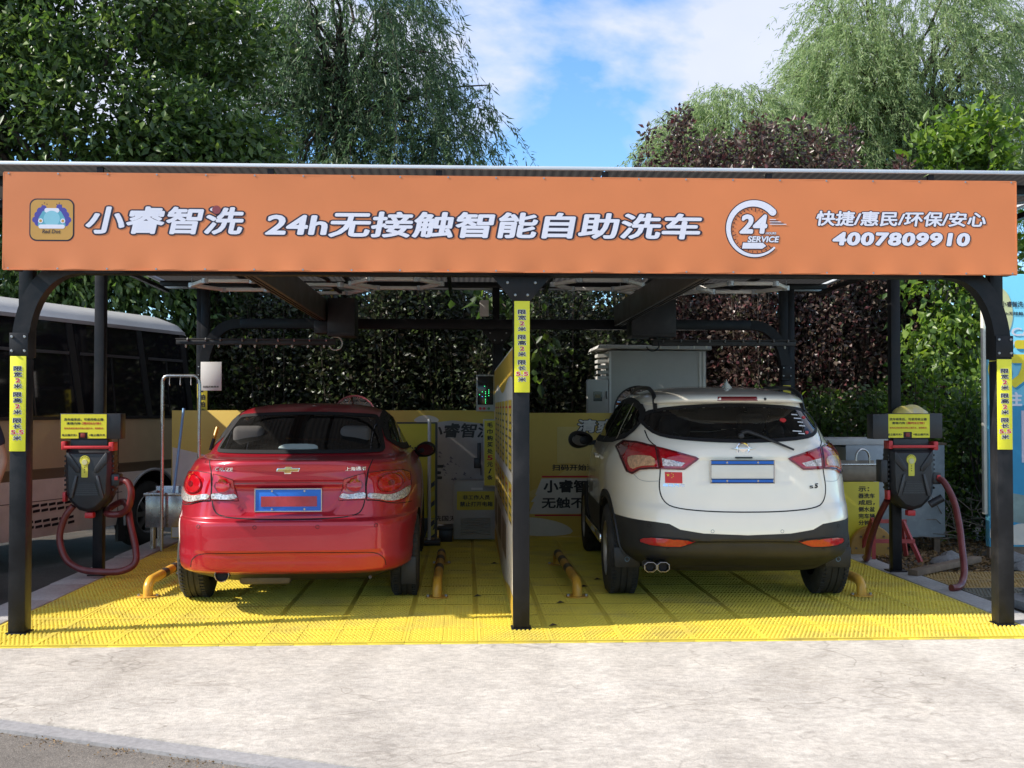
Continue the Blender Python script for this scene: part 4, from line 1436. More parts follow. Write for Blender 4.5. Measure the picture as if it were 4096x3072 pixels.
# stickers on the glass: red lips and short white strokes
M_sticker = pm('white vinyl sticker', (.75, .75, .75), .5)
M_lips = pm('red vinyl sticker', (.55, .03, .03), .5)
for x, z, w_, h_ in ((.335, 1.332, .056, .030), (.50, 1.245, .036, .020), (.52, 1.352, .04, .02)):
    lp = [(x - w_ / 2, z), (x - w_ * .2, z + h_ / 2), (x, z + h_ * .35), (x + w_ * .2, z + h_ / 2), (x + w_ / 2, z), (x + w_ * .15, z - h_ / 2), (x - w_ * .15, z - h_ / 2)]
    panel('lips_sticker', lp, tw, 'rear', M_lips, rw, off=.0075, rnd=1, grid=.012, skirt=.002)
for k, (x, z, w_) in enumerate(((.44, 1.372, .05), (.455, 1.345, .06), (.47, 1.318, .045), (.475, 1.292, .05), (.42, 1.255, .07), (.45, 1.238, .05))):
    ribbon('stroke_sticker', [(x - w_ / 2, z), (x + w_ / 2, z - .004)], tw, 'rear', M_sticker, rw, w=.007, off=.0075, rnd=0)
# third brake lamp in the roof spoiler, washer jet
panel('high_brake_lamp', [(-.145, 1.478), (.145, 1.478), (.14, 1.503), (-.14, 1.503)], tw, 'rear', M_lensd, wh, off=.004, rnd=0)
yv = on_rear(tw, .20, 1.49)
MB().lathe([(.006, 0), (.006, .011), (-.008, .009), (-.008, 0)], (.20, yv, 1.488), 'y', 12).build('washer_jet', M_blackpl, wh, local=True)
# tail lamps
for s in (-1, 1):
    mi = (lambda p: p) if s > 0 else mirror
    lo = [(.588, 1.142), (.70, 1.168), (.765, 1.168), (.812, 1.125), (.80, 1.05), (.775, .965), (.745, .952), (.70, .985), (.64, .995), (.575, .998)]
    tl_ = panel('tail_lamp', mi(lo), tw, 'rear', M_lensr, wh, off=.006, rnd=0, dome=.010)
    panel('reverse_lens', mi([(.60, 1.072), (.68, 1.080), (.755, 1.068), (.765, 1.03), (.745, .975), (.70, 1.003), (.645, 1.012), (.597, 1.014)]), tw, 'rear', M_amber, tl_, off=.018, rnd=1)
    panel('dark_lens', mi([(.735, 1.15), (.77, 1.155), (.803, 1.12), (.795, 1.06), (.775, 1.08)]), tw, 'rear', M_lensd, tl_, off=.018, rnd=1)
    li = [(.578, 1.140), (.566, .997), (.415, .995), (.315, 1.070)]
    tb = panel('boot_lamp', mi(li), tw, 'rear', M_lensr, wh, off=.006, rnd=0, dome=.006)
    panel('clear_lens', mi([(.556, 1.066), (.552, 1.012), (.435, 1.012), (.405, 1.035)]), tw, 'rear', M_lensc, tb, off=.0145, rnd=0)
    ribbon('lamp_border', mi(lo), tw, 'rear', M_lensd, tl_, w=.014, off=.012, rnd=0, closed=True)
    ribbon('lamp_border', mi(li), tw, 'rear', M_lensd, tb, w=.012, off=.010, rnd=0, closed=True)
    ribbon('lamp_seal', mi(lo), tw, 'rear', M_gap, tl_, w=.004, off=.0145, rnd=0, closed=True)
    # bumper reflectors
    rf = [(.34, .512), (.62, .528), (.72, .510), (.71, .468), (.47, .455), (.41, .475)]
    fo = panel('bumper_reflector', mi(rf), tw, 'rear', pm('red reflector', (0.36, 0.008, 0.012), 0.2, var=.2, vscale=25, coat=.6), wh, off=.006, rnd=1, dome=.006)
    ribbon('reflector_edge', mi(rf), tw, 'rear', M_gap, fo, w=.008, off=.008, rnd=1, closed=True)
# tailgate shut line
tg = [(-.640, 1.26), (-.625, 1.18), (-.572, 1.14), (-.572, .99), (-.588, .86), (-.565, .775), (-.50, .728), (-.25, .706), (0, .702), (.25, .706), (.50, .728), (.565, .775), (.588, .86), (.572, .99), (.572, 1.14), (.625, 1.18), (.640, 1.26)]
ribbon('tailgate_gap', tg, tw, 'rear', M_gap, wh, w=.008)
ribbon('bumper_crease', [(-.55, .445), (-.40, .50), (0, .505), (.40, .50), (.55, .445)], tw, 'rear', M_gap, wh, w=.006)
for s in (-1, 1):
    ribbon('bumper_gap', [(s * .58, .91), (s * .70, .90), (s * .745, .952)], tw, 'rear', pm('grey seam', (.30, .29, .28), .5), wh, w=.003)  # thin grey joint line
for x in (-.66, -.24, .24, .66):
    z_ = .602 if abs(x) > .5 else .575
    rg = [(x + .011 * math.cos(t), z_ + .011 * math.sin(t)) for t in np.linspace(0, 2 * math.pi, 12)[:-1]]
    ribbon('parking_sensor', rg, tw, 'rear', M_gap if abs(x) > .5 else pm('grey seam', (.30, .29, .28), .5), wh, w=.003, rnd=0, closed=True, step=.01)
pw = plate(wh, tw, -.015, .902, 1.058, .44, .082, pm('blotted plate white', (.70, .68, .62), .4, var=.05), None)  # white face is made up for the blotted-out number of a blue plate
MB().box((-.232, .0795, 1.030), (.202, .0815, 1.057)).build('plate_band', M_plateb, pw, local=True)
MB().box((-.228, .0795, .903), (.198, .0815, .928)).build('plate_band', M_plateb, pw, local=True)
for z in (1.030, 1.057, .903, .928):
    MB().box((-.234, .0772, z - .002), (.204, .0792, z + .003)).build('band_edge', M_gap, pw, local=True)
# ring and wing emblem
yb = on_rear(tw, 0, 1.137)
em_ = MB().lathe([(-.008, .036), (-.012, .042), (-.008, .048), (0, .048), (0, .036)], (0, yb - .002, 1.137), 'y', 32, close=True).build('badge', M_chrome, wh, local=True, smooth=40)
MB().prism([(-.092, 1.139), (-.035, 1.146), (.035, 1.146), (.092, 1.139), (.035, 1.134), (0, 1.112), (-.035, 1.134)], yb - .012, yb).build('badge_wing', M_chrome, em_, local=True, bevel=.002)
# flag sticker, script badges
fl = panel('flag_sticker', [(-.545, .898), (-.43, .898), (-.43, .974), (-.545, .974)], tw, 'rear', pm('flag red', (.62, .02, .015), .4), wh, off=.002, rnd=0, skirt=.001)
M_fy = pm('flag yellow', (.75, .55, .03), .4)
def star(c, r, parent):
    p = [(c[0] + (r if k % 2 == 0 else r * .4) * math.sin(math.pi * k / 5), c[1] + (r if k % 2 == 0 else r * .4) * math.cos(math.pi * k / 5)) for k in range(10)]
    panel('star', p, tw, 'rear', M_fy, parent, off=.0035, rnd=0, skirt=.0005)
star((-.524, .953), .012, fl)
for sxy in ((-.500, .966), (-.490, .957), (-.490, .945), (-.500, .936)): star(sxy, .005, fl)
local_text('lettering', '海马汽车', M_chrome, wh, (-.562, .872, -.415, .894), tw, bold=.02)
local_text('lettering', 'S', M_gap, wh, (.455, .862, .485, .882), tw, bold=.03)
local_text('lettering', '5', M_gap, wh, (.492, .862, .522, .896), tw, bold=.04, shear=.2)
# handle strip over the plate, camera
MB().box((-.06, on_rear(tw, 0, 1.082) - .012, 1.072), (.06, on_rear(tw, 0, 1.082) + .01, 1.082)).build('camera_strip', M_blackpl, wh, local=True, bevel=.003)
# rear wiper
wp = [(0.0, 1.226), (.05, 1.238), (.14, 1.205), (.35, 1.118)]
hits = [drop(tw, p, 'rear') for p in wp]
arm = MB().tube([h + n_ * .028 for h, n_ in hits], [.016, .016, .011, .007], 8).build('rear_wiper', M_blackpl, wh, local=True, smooth=40)
MB().lathe([(.03, 0), (.03, .02), (-.03, .018), (-.034, 0)], (0.0, hits[0][0].y - .015, 1.226), 'y', 16).build('wiper_pivot', M_blackpl, arm, local=True, smooth=40)
# roof rails and shark fin
for s in (-1, 1):
    pts = []
    for yv in np.linspace(.60, 2.1, 18):
        h, n_ = drop(tw, (s * .55, yv), 'top')
        u = (yv - .60) / 1.5
        pts.append(h + Vector((0, 0, .040 * min(1, min(u, 1 - u) / .22) ** .8)))
    rl = spath([(p.x, p.y, p.z) for p in pts], .03, .03, 'x', None) if False else MB().tube(pts, .017, 8).build('roof_rail', M_blackpl, wh, local=True, smooth=50)
h, n_ = drop(tw, (.06, .95), 'top')
fin = MB()
prof = [(-.01, 0, .034), (.03, .045, .016), (.055, .068, .004), (.075, .066, .004), (.11, .04, .014), (.17, .012, .02), (.2, -.01, .01)]
v, f = [], []
for dy, hz, hw in prof:
    v += [(h.x - hw - .016, h.y + dy, h.z - .02), (h.x + hw + .016, h.y + dy, h.z - .02), (h.x + hw * .35, h.y + dy, h.z + hz), (h.x - hw * .35, h.y + dy, h.z + hz)]
for i in range(len(prof) - 1):
    a = i * 4
    for j in range(4): f.append((a + j, a + (j + 1) % 4, a + 4 + (j + 1) % 4, a + 4 + j))
f += [(0, 1, 2, 3), tuple(range(len(v) - 1, len(v) - 5, -1))]
fin.add(v, f).build('roof_fin', M_whitep, wh, local=True, bevel=.004)
for view, s in (('left', -1), ('right', 1)):
    win = [(.62, 1.30), (.78, 1.415), (1.05, 1.465), (1.6, 1.49), (2.1, 1.46), (2.60, 1.26), (2.82, 1.16), (1.8, 1.155), (.85, 1.185)]
    sg = panel('side_window', win, tw, view, M_glass, wh, off=.003, rnd=1, grid=.05)
    ribbon('window_trim', win, tw, view, M_gap, sg, w=.05, off=.005, rnd=1, closed=True)
    ribbon('pillar', [(1.02, 1.18), (1.12, 1.46)], tw, view, M_whitep, sg, w=.028, off=.008, rnd=0)
    ribbon('pillar', [(1.74, 1.155), (1.70, 1.48)], tw, view, M_blackpl, sg, w=.06, off=.006, rnd=0)
    ribbon('door_gap', [(1.22, 1.14), (1.40, .90), (1.33, .72), (1.38, .47)], tw, view, M_gap, wh, w=.006)
    ribbon('door_gap', [(1.74, 1.14), (1.78, .8), (1.76, .42)], tw, view, M_gap, wh, w=.006)
    hd = [drop(tw, (1.46, 1.02), view), drop(tw, (1.66, 1.03), view)]
    MB().tube([hd[0][0] + hd[0][1] * .005, hd[0][0] + hd[0][1] * .03, hd[1][0] + hd[1][1] * .03, hd[1][0] + hd[1][1] * .005], .012, 8).build('door_handle', M_whitep, wh, local=True, smooth=50)
    mb_ = MB()
    bmx = bmesh.new()
    bmesh.ops.create_uvsphere(bmx, u_segments=20, v_segments=12, radius=1)
    vs_ = [(s * (0.985 + .115 * c.co.x), 2.50 + .08 * c.co.y, 1.135 + .08 * c.co.z * (1 + .2 * c.co.x)) for c in bmx.verts]
    fs_ = [tuple(v_.index for v_ in f_.verts) for f_ in bmx.faces]
    bmx.free()
    mir = mb_.add(vs_, fs_).build('door_mirror', M_blackpl, wh, local=True, smooth=60)
    MB().bar((s * .78, 2.53, 1.12), (s * .92, 2.51, 1.10), .06, .04).build('mirror_arm', M_blackpl, mir, local=True, bevel=.008)
    mirror_disc(s * .985, 2.430, 1.135, .066, s, mir)
    # black wheel arch cladding
    for ya in (AX_W, AX_W + 2.45):
        v, f = [], []
        n_ = 30
        for k in range(n_ + 1):
            a = rad(-8 + 196 * k / n_)
            for r_, off in ((.392, .008), (.40, .014), (.452, .012), (.456, -.004)):
                yy, zz = ya + r_ * math.cos(a), max(.34, .345 + r_ * math.sin(a))
                h_, nn_ = drop(tw, (ya + .455 * math.cos(a), max(.36, .345 + .455 * math.sin(a))), view)
                v.append((h_.x + s * off, yy, zz))
        for k in range(n_):
            for j in range(3):
                a = k * 4 + j
                f.append((a, a + 1, a + 5, a + 4))
        MB().add(v, f).build('arch_cladding', M_blackpl, wh, local=True, smooth=40)
    MB().box((s * .895 - .015, 1.36, .33), (s * .895 + .02, 2.95, .40)).build('side_sill', M_chrome, wh, local=True, bevel=.01)
    # rear mud flap with small emblem
    fl_ = MB().prism([(s * .68, .255), (s * .865, .255), (s * .872, .40), (s * .68, .40)], .50, .512).build('mud_flap', M_blackpl, wh, local=True, bevel=.003)
    MB().lathe([(0, .014), (-.002, .018), (0, .018)], (s * .775, .499, .315), 'y', 16).build('flap_badge', pm('blue grey print', (.12, .22, .32), .5), fl_, local=True)
    for ya in (AX_W, AX_W + 2.45):
        wheel(wh, s * 0.785, ya, 0.345, 0.235, s)
ws = [(-.66, 1.19), (.66, 1.19), (.60, 1.36), (.52, 1.47), (-.52, 1.47), (-.60, 1.36)]
panel('windscreen', ws, tw, 'front', M_glass, wh, off=.004, rnd=1, grid=.04)
open_windows(bodyw, [('rear', chaikin(gw, 1)), ('front', chaikin(ws, 1)), ('left', chaikin(win, 1)), ('right', chaikin(win, 1))])
cabin(wh, .76, .40, .35, 3.05, 1.17, 1.12)
# twin exhaust and silencer
for k, x in enumerate((-.655, -.565)):
    e = MB().add(*(lambda: (
        [(x + dx * .040 * (1 if abs(dx) > .9 else 1), y_, .315 + dz * .032) for y_ in (.10, .26) for dx, dz in ((-1, -.5), (-.5, -1), (.5, -1), (1, -.5), (1, .5), (.5, 1), (-.5, 1), (-1, .5))],
        [(i, (i + 1) % 8, (i + 1) % 8 + 8, i + 8) for i in range(8)]))()).build('exhaust_tip', pm('dull exhaust steel', (.35, .33, .31), .3, metal=.9, var=.2), wh, local=True, smooth=30)
    MB().lathe([(0, 0), (0, .03)], (x, .135, .315), 'y', 16).build('exhaust_bore', M_gap, e, local=True)
    MB().tube([(x - .04, .10, .299), (x - .02, .10, .283), (x + .02, .10, .283), (x + .04, .10, .299), (x + .04, .10, .331), (x + .02, .10, .347), (x - .02, .10, .347), (x - .04, .10, .331), (x - .04, .10, .299)], .0035, 6).build('exhaust_rim', pm('dull exhaust steel', (.35, .33, .31), .3, metal=.9, var=.2), e, local=True)
MB().box((-.40, .30, .285), (.38, .52, .36)).build('silencer', pm('bare steel silencer', (.45, .42, .33), .5, metal=.5, var=.2), wh, local=True, bevel=.03)
MB().tube([(-.60, .93, .30), (.60, .93, .30)], .04, 12).build('rear_axle', M_blackpl, wh, local=True)
MB().box((-.55, .6, .25), (.55, 3.2, .32)).build('underbody', M_blackpl, wh, local=True)
for s in (-1, 1):
    MB().bar((s * .50, .55, .42), (s * .62, .95, .24), .05, .09).build('suspension_arm', M_blackpl, wh, local=True, bevel=.008)
# ================================================================== WASH EQUIPMENT
M_boomblk = pm('black machine steel', (0.02, 0.02, 0.022), 0.5, var=0.25, tint=(0.06, 0.05, 0.045), tfac=0.4, tscale=5)
M_brown = pm('brown anodised rail', (0.075, 0.06, 0.05), 0.45, var=0.2, vscale=4, rvar=.1)
M_nozzle = pm('pale nozzle', (0.6, 0.58, 0.5), 0.4)
M_blackcase = pm('black moulded plastic', (0.022, 0.022, 0.025), 0.42, var=0.15, bump=.08, bscale=200)
M_redpl = pm('red plastic', (0.55, 0.03, 0.035), 0.4, var=0.08)
def gantry(x0, x1, sgn, label):
    """rail along the bay under the beams, trolley box and an arm with spray nozzles reaching outwards"""
    xc = (x0 + x1) / 2
    t = thing('spray_gantry', label, 'car washer', (xc, 2.6, 2.33), group='overhead spray gantries of the wash bays')
    MB().box((x0, 0.12, 2.335), (x1, 4.94, 2.56)).build('rail', M_brown, t, bevel=.004)
    for dx in (.03, .06):
        MB().box((x0 + dx - .004, 0.14, 2.329), (x0 + dx + .004, 4.9, 2.334)).build('rail_groove', M_gap, t)
    bx0, bx1 = (-1.79, -1.505) if sgn < 0 else (1.375, 1.845)
    tb = MB().box((bx0, 4.22, 2.17), (bx1, 4.58, 2.565)).build('trolley_box', M_boomblk, t, bevel=.008)
    MB().box((bx0 - .14 if sgn < 0 else bx0 + .03, 4.25, 2.20), (bx0 if sgn < 0 else bx0 + .12, 4.50, 2.33)).build('trolley_head', M_boomblk, tb, bevel=.006)
    MB().box((bx0 + .02, 4.208, 2.19), (bx1 - .02, 4.222, 2.215)).build('trolley_lip', M_boomblk, tb)
    xa, xb = (-3.37, -1.72) if sgn < 0 else (1.62, 3.16)
    bm_ = MB().box((xa, 4.36, 2.085), (xb, 4.42, 2.15)).build('spray_arm', M_boomblk, t, bevel=.008)
    MB().tube([(xa, 4.345, 2.142), (xb, 4.345, 2.142)], .009, 8).build('water_pipe', M_boomblk, bm_)
    for k in range(9):
        x = xa + .10 + (xb - xa - .2) * k / 8 + random.uniform(-.03, .03)
        MB().lathe([(0, .0), (0, .011), (-.018, .011), (-.032, .005), (-.032, 0)], (x, 4.38, 2.085), 'z', 8).build('nozzle', M_nozzle, bm_)
        MB().lathe([(0, .012), (0, .02), (.012, .02), (.012, .012)], (x + .02, 4.345, 2.136), 'x', 8).build('pipe_clip', M_grey, bm_)
    xr = xb if sgn < 0 else xa
    pts = [(xr + sgn * .0 + .07 * math.cos(a) * 1, 4.36, 2.10 + .07 * math.sin(a)) for a in np.linspace(rad(200), rad(500), 16)]
    MB().tube(pts, .008, 6).build('hose_loop', M_nozzle if sgn < 0 else M_blackpl, bm_, smooth=60)
    # cable chain sagging between rail and trolley
    cc = [(xc + sgn * (-.02) + (bx0 + bx1) * .5 * u - xc * u, 2.6 + 1.9 * u, 2.60 + .09 * math.sin(math.pi * u) * (1 if u < .6 else .6)) for u in np.linspace(0, 1, 34)]
    for a, b in zip(cc[:-1], cc[1:]):
        MB().bar(a, Vector(a).lerp(Vector(b), .82), .035, .022).build('chain_link', M_blackpl, t)
    MB().tube([(bx0 + .05, 4.3, 2.56), (bx0 + .02, 4.3, 2.63), (bx0 - .06 * sgn, 4.3, 2.655), (xc, 4.3, 2.60)], .011, 6).build('cable', pm('yellow cable', (.5, .38, .08), .5), t, smooth=60)
gantry(-1.90, -1.81, -1, 'overhead spray arm on a rail above the red car')
gantry(1.29, 1.38, 1, 'overhead spray arm on a rail above the white car')

# hexagonal lamp frames under the roof
M_tube = pm('white lamp tube', (0.85, 0.82, 0.77), 0.35, var=0.04)
def hexlamp(c, r, label):
    t = thing('hexagon_lamp', label, 'lamp', c, group='hexagonal tube lamps under the roof')
    pts = [(c[0] + r * math.cos(rad(60 * k)), c[1] + r * math.sin(rad(60 * k)), c[2]) for k in range(6)]
    for k in range(6):
        a, b = Vector(pts[k]), Vector(pts[(k + 1) % 6])
        d = (b - a).normalized()
        MB().bar(a + d * .03, b - d * .03, .05, .034).build('tube', M_tube, t, bevel=.008)
        MB().lathe([(-.022, 0), (-.022, .034), (.022, .034), (.022, 0)], a, 'z', 8).build('joint', M_alu, t)
    for k in (0, 3):
        MB().bar(pts[k], (pts[k][0], pts[k][1], rz(c[1]) - .09), .006, .006).build('hanger', M_grey, t)
for c, lab in (((-2.55, 3.45, 2.60), 'white hexagon lamp at the outer left under the roof'), ((-1.03, 3.45, 2.625), 'white hexagon lamp above the left bay beside the middle post'),
               ((0.92, 3.45, 2.625), 'white hexagon lamp above the right bay beside the middle post'), ((2.35, 3.45, 2.60), 'white hexagon lamp at the outer right under the roof'),
               ((-1.79, 3.9, 2.62), 'white hexagon lamp between the two lamps of the left bay'), ((1.64, 3.9, 2.62), 'white hexagon lamp between the two lamps of the right bay')):
    hexlamp(c, .43, lab)

# wheel guide bars: bent yellow pipes with black bands
M_ypipe = pm('yellow pipe paint', (0.62, 0.33, 0.035), 0.35, var=0.15, vscale=8, tint=(.25, .14, .04), tfac=.5, tscale=9)
M_bband = pm('black band paint', (0.03, 0.028, 0.03), 0.4, var=.2)
def guide(x, y0, y1, lean, label):
    t = thing('wheel_guide', label, 'bollard', (x, y0, 0.0), group='yellow and black wheel guide pipes on the floor')
    r, h = .036, .115
    path = [(x, y0, .004), (x, y0, .055)]
    for a in np.linspace(0, math.pi / 2, 7)[1:]:
        path.append((x + lean * .0, y0 + .10 * (1 - math.cos(a)), .055 + (h - .055) * math.sin(a)))
    end = [(x + lean, y1 - .10, h)]
    for a in np.linspace(0, math.pi / 2, 7)[1:]:
        end.append((x + lean, y1 - .10 + .10 * math.sin(a), h - (h - .055) * (1 - math.cos(a))))
    end.append((x + lean, y1, .004))
    MB().tube(path + end, r, 16).build('pipe', M_ypipe, t, smooth=50)
    L = y1 - y0 - .2
    for u in (.30, .62, .90):
        a = Vector((x, y0 + .10, h)).lerp(Vector((x + lean, y1 - .10, h)), u)
        b = Vector((x, y0 + .10, h)).lerp(Vector((x + lean, y1 - .10, h)), min(1, u + .12))
        MB().tube([a, b], r + .0015, 16).build('band', M_bband, t, smooth=50)
    for yy, xx in ((y0, x), (y1, x + lean)):
        MB().lathe([(0, 0), (0, .085), (.007, .085), (.007, 0)], (xx, yy, .002), 'z', 20).build('foot_plate', M_ypipe, t)
        for s in (-1, 1):
            MB().lathe([(0, 0), (0, .011), (.014, .011), (.014, 0)], (xx + s * .068, yy, .008), 'z', 6).build('bolt', M_grey, t)
guide(-2.752, 1.31, 2.40, .0, 'yellow black guide pipe left of the red car')
guide(-0.573, 1.19, 2.95, -.005, 'yellow black guide pipe right of the red car')
guide(0.482, 1.17, 2.85, -.01, 'yellow black guide pipe left of the white car')
guide(2.645, 1.13, 2.85, .0, 'yellow black guide pipe right of the white car')

# ------------------------------------------------------------------ divider wall with printed notices
M_cream = pm('cream panel print', (0.66, 0.60, 0.50), 0.5, var=.06)
M_yel = pm('golden yellow print', (0.62, 0.40, 0.05), 0.5, var=.06)
M_yel2 = pm('bright yellow print', (0.72, 0.50, 0.04), 0.5, var=.06)
M_edge = pm('white board edge', (.72, .70, .66), .5)
div = thing('divider_panel', 'thin divider board with printed yellow and white notices between the bays', 'panel', (-0.03, 2.4, 0))
v0, v1, dz1 = .115, 4.72, 1.82
MB().box((-.046, v0, .02), (-.012, v1, dz1)).build('board', M_cream, div, bevel=.003)
MB().box((-.047, v0, dz1 - .001), (-.011, v1, dz1 + .012)).build('board_trim', M_edge, div)
# wavy yellow head band
def side_poly(name, pts, x, mat, parent=div):
    """flat print on the divider's left face: points (y, z)"""
    return MB().add([(x, p[0], p[1]) for p in pts], [tuple(range(len(pts)))]).build(name, mat, parent)
head = [(v0, dz1), (v1, dz1)] + [(y_, 1.60 + .05 * math.sin(y_ * 2.2)) for y_ in np.linspace(v1, v0, 20)]
side_poly('head_band', head, -.0475, M_yel)
for k in range(6):
    y_ = .40 + k * .68
    for z0_, z1_, mt in ((.98, 1.48, M_yel2), (.62, .90, M_yel2)):
        side_poly('notice', [(y_, z0_), (y_ + .52, z0_), (y_ + .52, z1_), (y_, z1_)], -.0480, mt)
        rows = int((z1_ - z0_) / .055)
        for q in range(rows):
            zz = z1_ - .05 - q * .055
            ln = random.uniform(.22, .46)
            side_poly('notice_line', [(y_ + .03, zz - .008), (y_ + .03 + ln, zz - .008), (y_ + .03 + ln, zz + .008), (y_ + .03, zz + .008)], -.0486, M_red if q == 0 else pm('grey brown print', (.10, .075, .05), .5))
for (ya, yb, za, zb) in ((1.4, 2.2, .25, .52), (2.6, 3.4, .25, .52), (3.7, 4.4, .25, .52)):
    side_poly('picture', [(ya, za), (yb, za), (yb, zb), (ya, zb)], -.0480, pm('brown picture print', (.25, .18, .10), .5, var=.5, vscale=9))
side_poly('foot_band', [(v0, .03), (v1, .03)] + [(y_, .10 + .07 * math.sin(y_ * 1.7 + 1)) for y_ in np.linspace(v1, v0, 20)], -.0482, M_yel)

# ------------------------------------------------------------------ printed back walls
M_bw1 = pm('ochre print', (0.64, 0.45, 0.085), 0.5, var=.08, vscale=1.2)
M_bw2 = pm('light ochre print', (0.64, 0.49, 0.15), 0.5, var=.08)
M_bw3 = pm('grey violet print', (0.36, 0.335, 0.33), 0.5, var=.12)
M_bw4 = pm('pale print', (0.60, 0.57, 0.51), 0.5, var=.08)
bwl = thing('back_wall_panel', 'printed ochre and grey board across the back of the left bay', 'panel', (-1.75, 4.9, 0))
MB().box((-3.54, 4.86, 0.02), (-.02, 4.90, 1.40)).build('board', M_bw1, bwl, bevel=.003)
flat('print_wave', [(-1.55, .03), (-.03, .03), (-.03, 1.24), (-.5, 1.29), (-1.1, 1.22), (-1.55, 1.27)], 4.8585, M_bw3, bwl)
flat('print_wave', [(-3.53, .03), (-2.9, .03), (-2.8, .5), (-3.1, .9), (-3.53, 1.0)], 4.8585, M_bw4, bwl)
flat('print_wave', chaikin([(-.95, 1.27), (-.88, 1.34), (-.74, 1.35), (-.64, 1.30), (-.68, 1.26)], 2), 4.8578, M_bw4, bwl)
text('lettering', '小睿智洗', M_black, bwl, (-.80, 1.10, -.04, 1.26), 4.857, bold=.028, shear=.15)
flat('car_logo', chaikin([(-1.03, 1.16), (-.99, 1.24), (-.92, 1.26), (-.86, 1.24), (-.83, 1.16)], 1), 4.857, pm('logo blue', (.06, .12, .22), .5), bwl)
for k in range(40):
    u, w_ = random.random(), random.random()
    x, z = -.80 + .55 * u, 1.0 - .55 * u + .3 * (w_ - .5)
    s_ = .01 + .02 * random.random()
    flat('splash', [(x, z), (x + s_ * 1.6, z - s_ * .4), (x + s_ * .6, z + s_ * .8)], 4.857, pm('splash violet', (.13, .12, .16), .5), bwl)
text('lettering', '车', M_black, bwl, (-.84, .60, -.60, .84), 4.8565, bold=.03, shear=.15)
text('lettering', '同洗国无', M_black, bwl, (-.78, .19, -.46, .25), 4.8565, bold=.02)
bwr = thing('back_wall_panel', 'printed ochre board across the back of the right bay', 'panel', (1.6, 4.9, 0))
MB().box((.075, 4.80, 0.02), (3.10, 4.84, 1.372)).build('board', M_bw1, bwr, bevel=.003)
MB().box((.03, 4.80, 0.02), (.145, 4.845, 1.43)).build('board_end', pm('tan board end', (.40, .25, .06), .5), bwr, bevel=.004)
flat('print_wave', chaikin([(.16, .45), (.45, .55), (.95, .9), (1.5, 1.05), (3.0, 1.2), (3.0, .5), (1.8, .2), (.8, .45)], 2), 4.7985, M_bw2, bwr)
flat('print_wave', chaikin([(1.0, 1.0), (1.3, 1.25), (1.9, 1.36), (3.0, 1.36), (3.0, 1.1), (1.6, 1.05)], 2), 4.7978, M_bw4, bwr)
flat('print_wave', chaikin([(.15, .03), (.15, .22), (.40, .24), (.75, .16), (.85, .03)], 2), 4.7985, M_bw4, bwr)
flat('code_plate', rrect(.64, .82, 1.04, 1.22, .01), 4.797, M_bw2, bwr)
text('lettering', '扫码开始洗车', M_black, bwr, (.585, .74, 1.15, .81), 4.7965, bold=.028)
outlined('清爽', (.86, 1.155, 1.29, 1.30), 0.1, y=4.796, parent=bwr, fg=M_bw4, bgm=M_navy)
flat('red_rule', [(.48, .665), (1.9, .665), (1.9, .685), (.47, .685)], 4.797, M_red, bwr)
flat('white_box', [(.40, .48), (.47, .655), (1.9, .655), (1.9, .40), (.35, .40), (.42, .48)], 4.7972, M_bw4, bwr)
flat('white_box', [(.33, .27), (.42, .47), (1.9, .47), (1.9, .27)], 4.7969, M_bw4, bwr)
flat('red_rule', [(.40, .245), (1.9, .245), (1.9, .262), (.39, .262)], 4.797, M_red, bwr)
text('lettering', '小睿智洗', M_black, bwr, (.49, .50, 1.15, .64), 4.796, bold=.035)
text('lettering', '无触不在', M_black, bwr, (.47, .33, 1.10, .45), 4.796, bold=.03)

# ------------------------------------------------------------------ left bay: control box, power cabinet, signs, stand, mirrors
M_box = pm('light grey powder coat', (0.40, 0.395, 0.375), 0.4, var=.06)
cb = thing('control_box', 'small grey control box with green lights beside the divider', 'control box', (-.145, 4.75, 1.39))
MB().box((-.245, 4.68, 1.39), (-.048, 4.78, 1.785)).build('case', M_box, cb, bevel=.004)
MB().box((-.230, 4.672, 1.46), (-.062, 4.679, 1.770)).build('window', pm('dark smoked window', (.02, .022, .02), .12), cb, bevel=.002)
M_led = pm('green led', (.02, .4, .1), .3, emit=(.05, 1, .3), estr=1.2)
M_led2 = pm('blue led', (.02, .1, .4), .3, emit=(.1, .4, 1), estr=1.0)
for k, (x, z) in enumerate(((-.155, 1.66), (-.145, 1.60), (-.145, 1.58), (-.11, 1.62), (-.11, 1.60), (-.11, 1.585), (-.11, 1.56), (-.145, 1.55), (-.145, 1.52), (-.145, 1.50), (-.145, 1.48), (-.18, 1.60), (-.21, 1.57))):
    MB().box((x - .0035, 4.668, z - .004), (x + .0035, 4.6715, z + .004)).build('status_light', M_led, cb)
MB().box((-.184, 4.668, 1.545), (-.176, 4.6715, 1.553)).build('status_light', M_led2, cb)
for x, mt in ((-.20, M_redpl), (-.16, M_redpl), (-.11, pm('green button', (.05, .2, .06), .4))):
    MB().lathe([(0, 0), (0, .016), (-.012, .014), (-.012, 0)], (x, 4.68, 1.42), 'y', 14).build('button', mt, cb)
pc = thing('power_cabinet', 'grey louvred power cabinet with a warning plate below the control box', 'cabinet', (-.26, 4.73, 0))
MB().prism([(-.49, .02), (-.026, .02), (-.026, .645), (-.46, .645), (-.49, .61)], 4.60, 4.84).build('case', M_box, pc, bevel=.008)
MB().box((-.475, 4.591, .035), (-.035, 4.601, .60)).build('door', M_box, pc, bevel=.003)
MB().box((-.30, 4.585, .548), (-.175, 4.592, .572)).build('latch_plate', M_edge, pc, bevel=.002)
MB().prism(rrect(-.452, .335, -.05, .535, .012), 4.586, 4.5905).build('warning_plate', M_ysign2, pc)
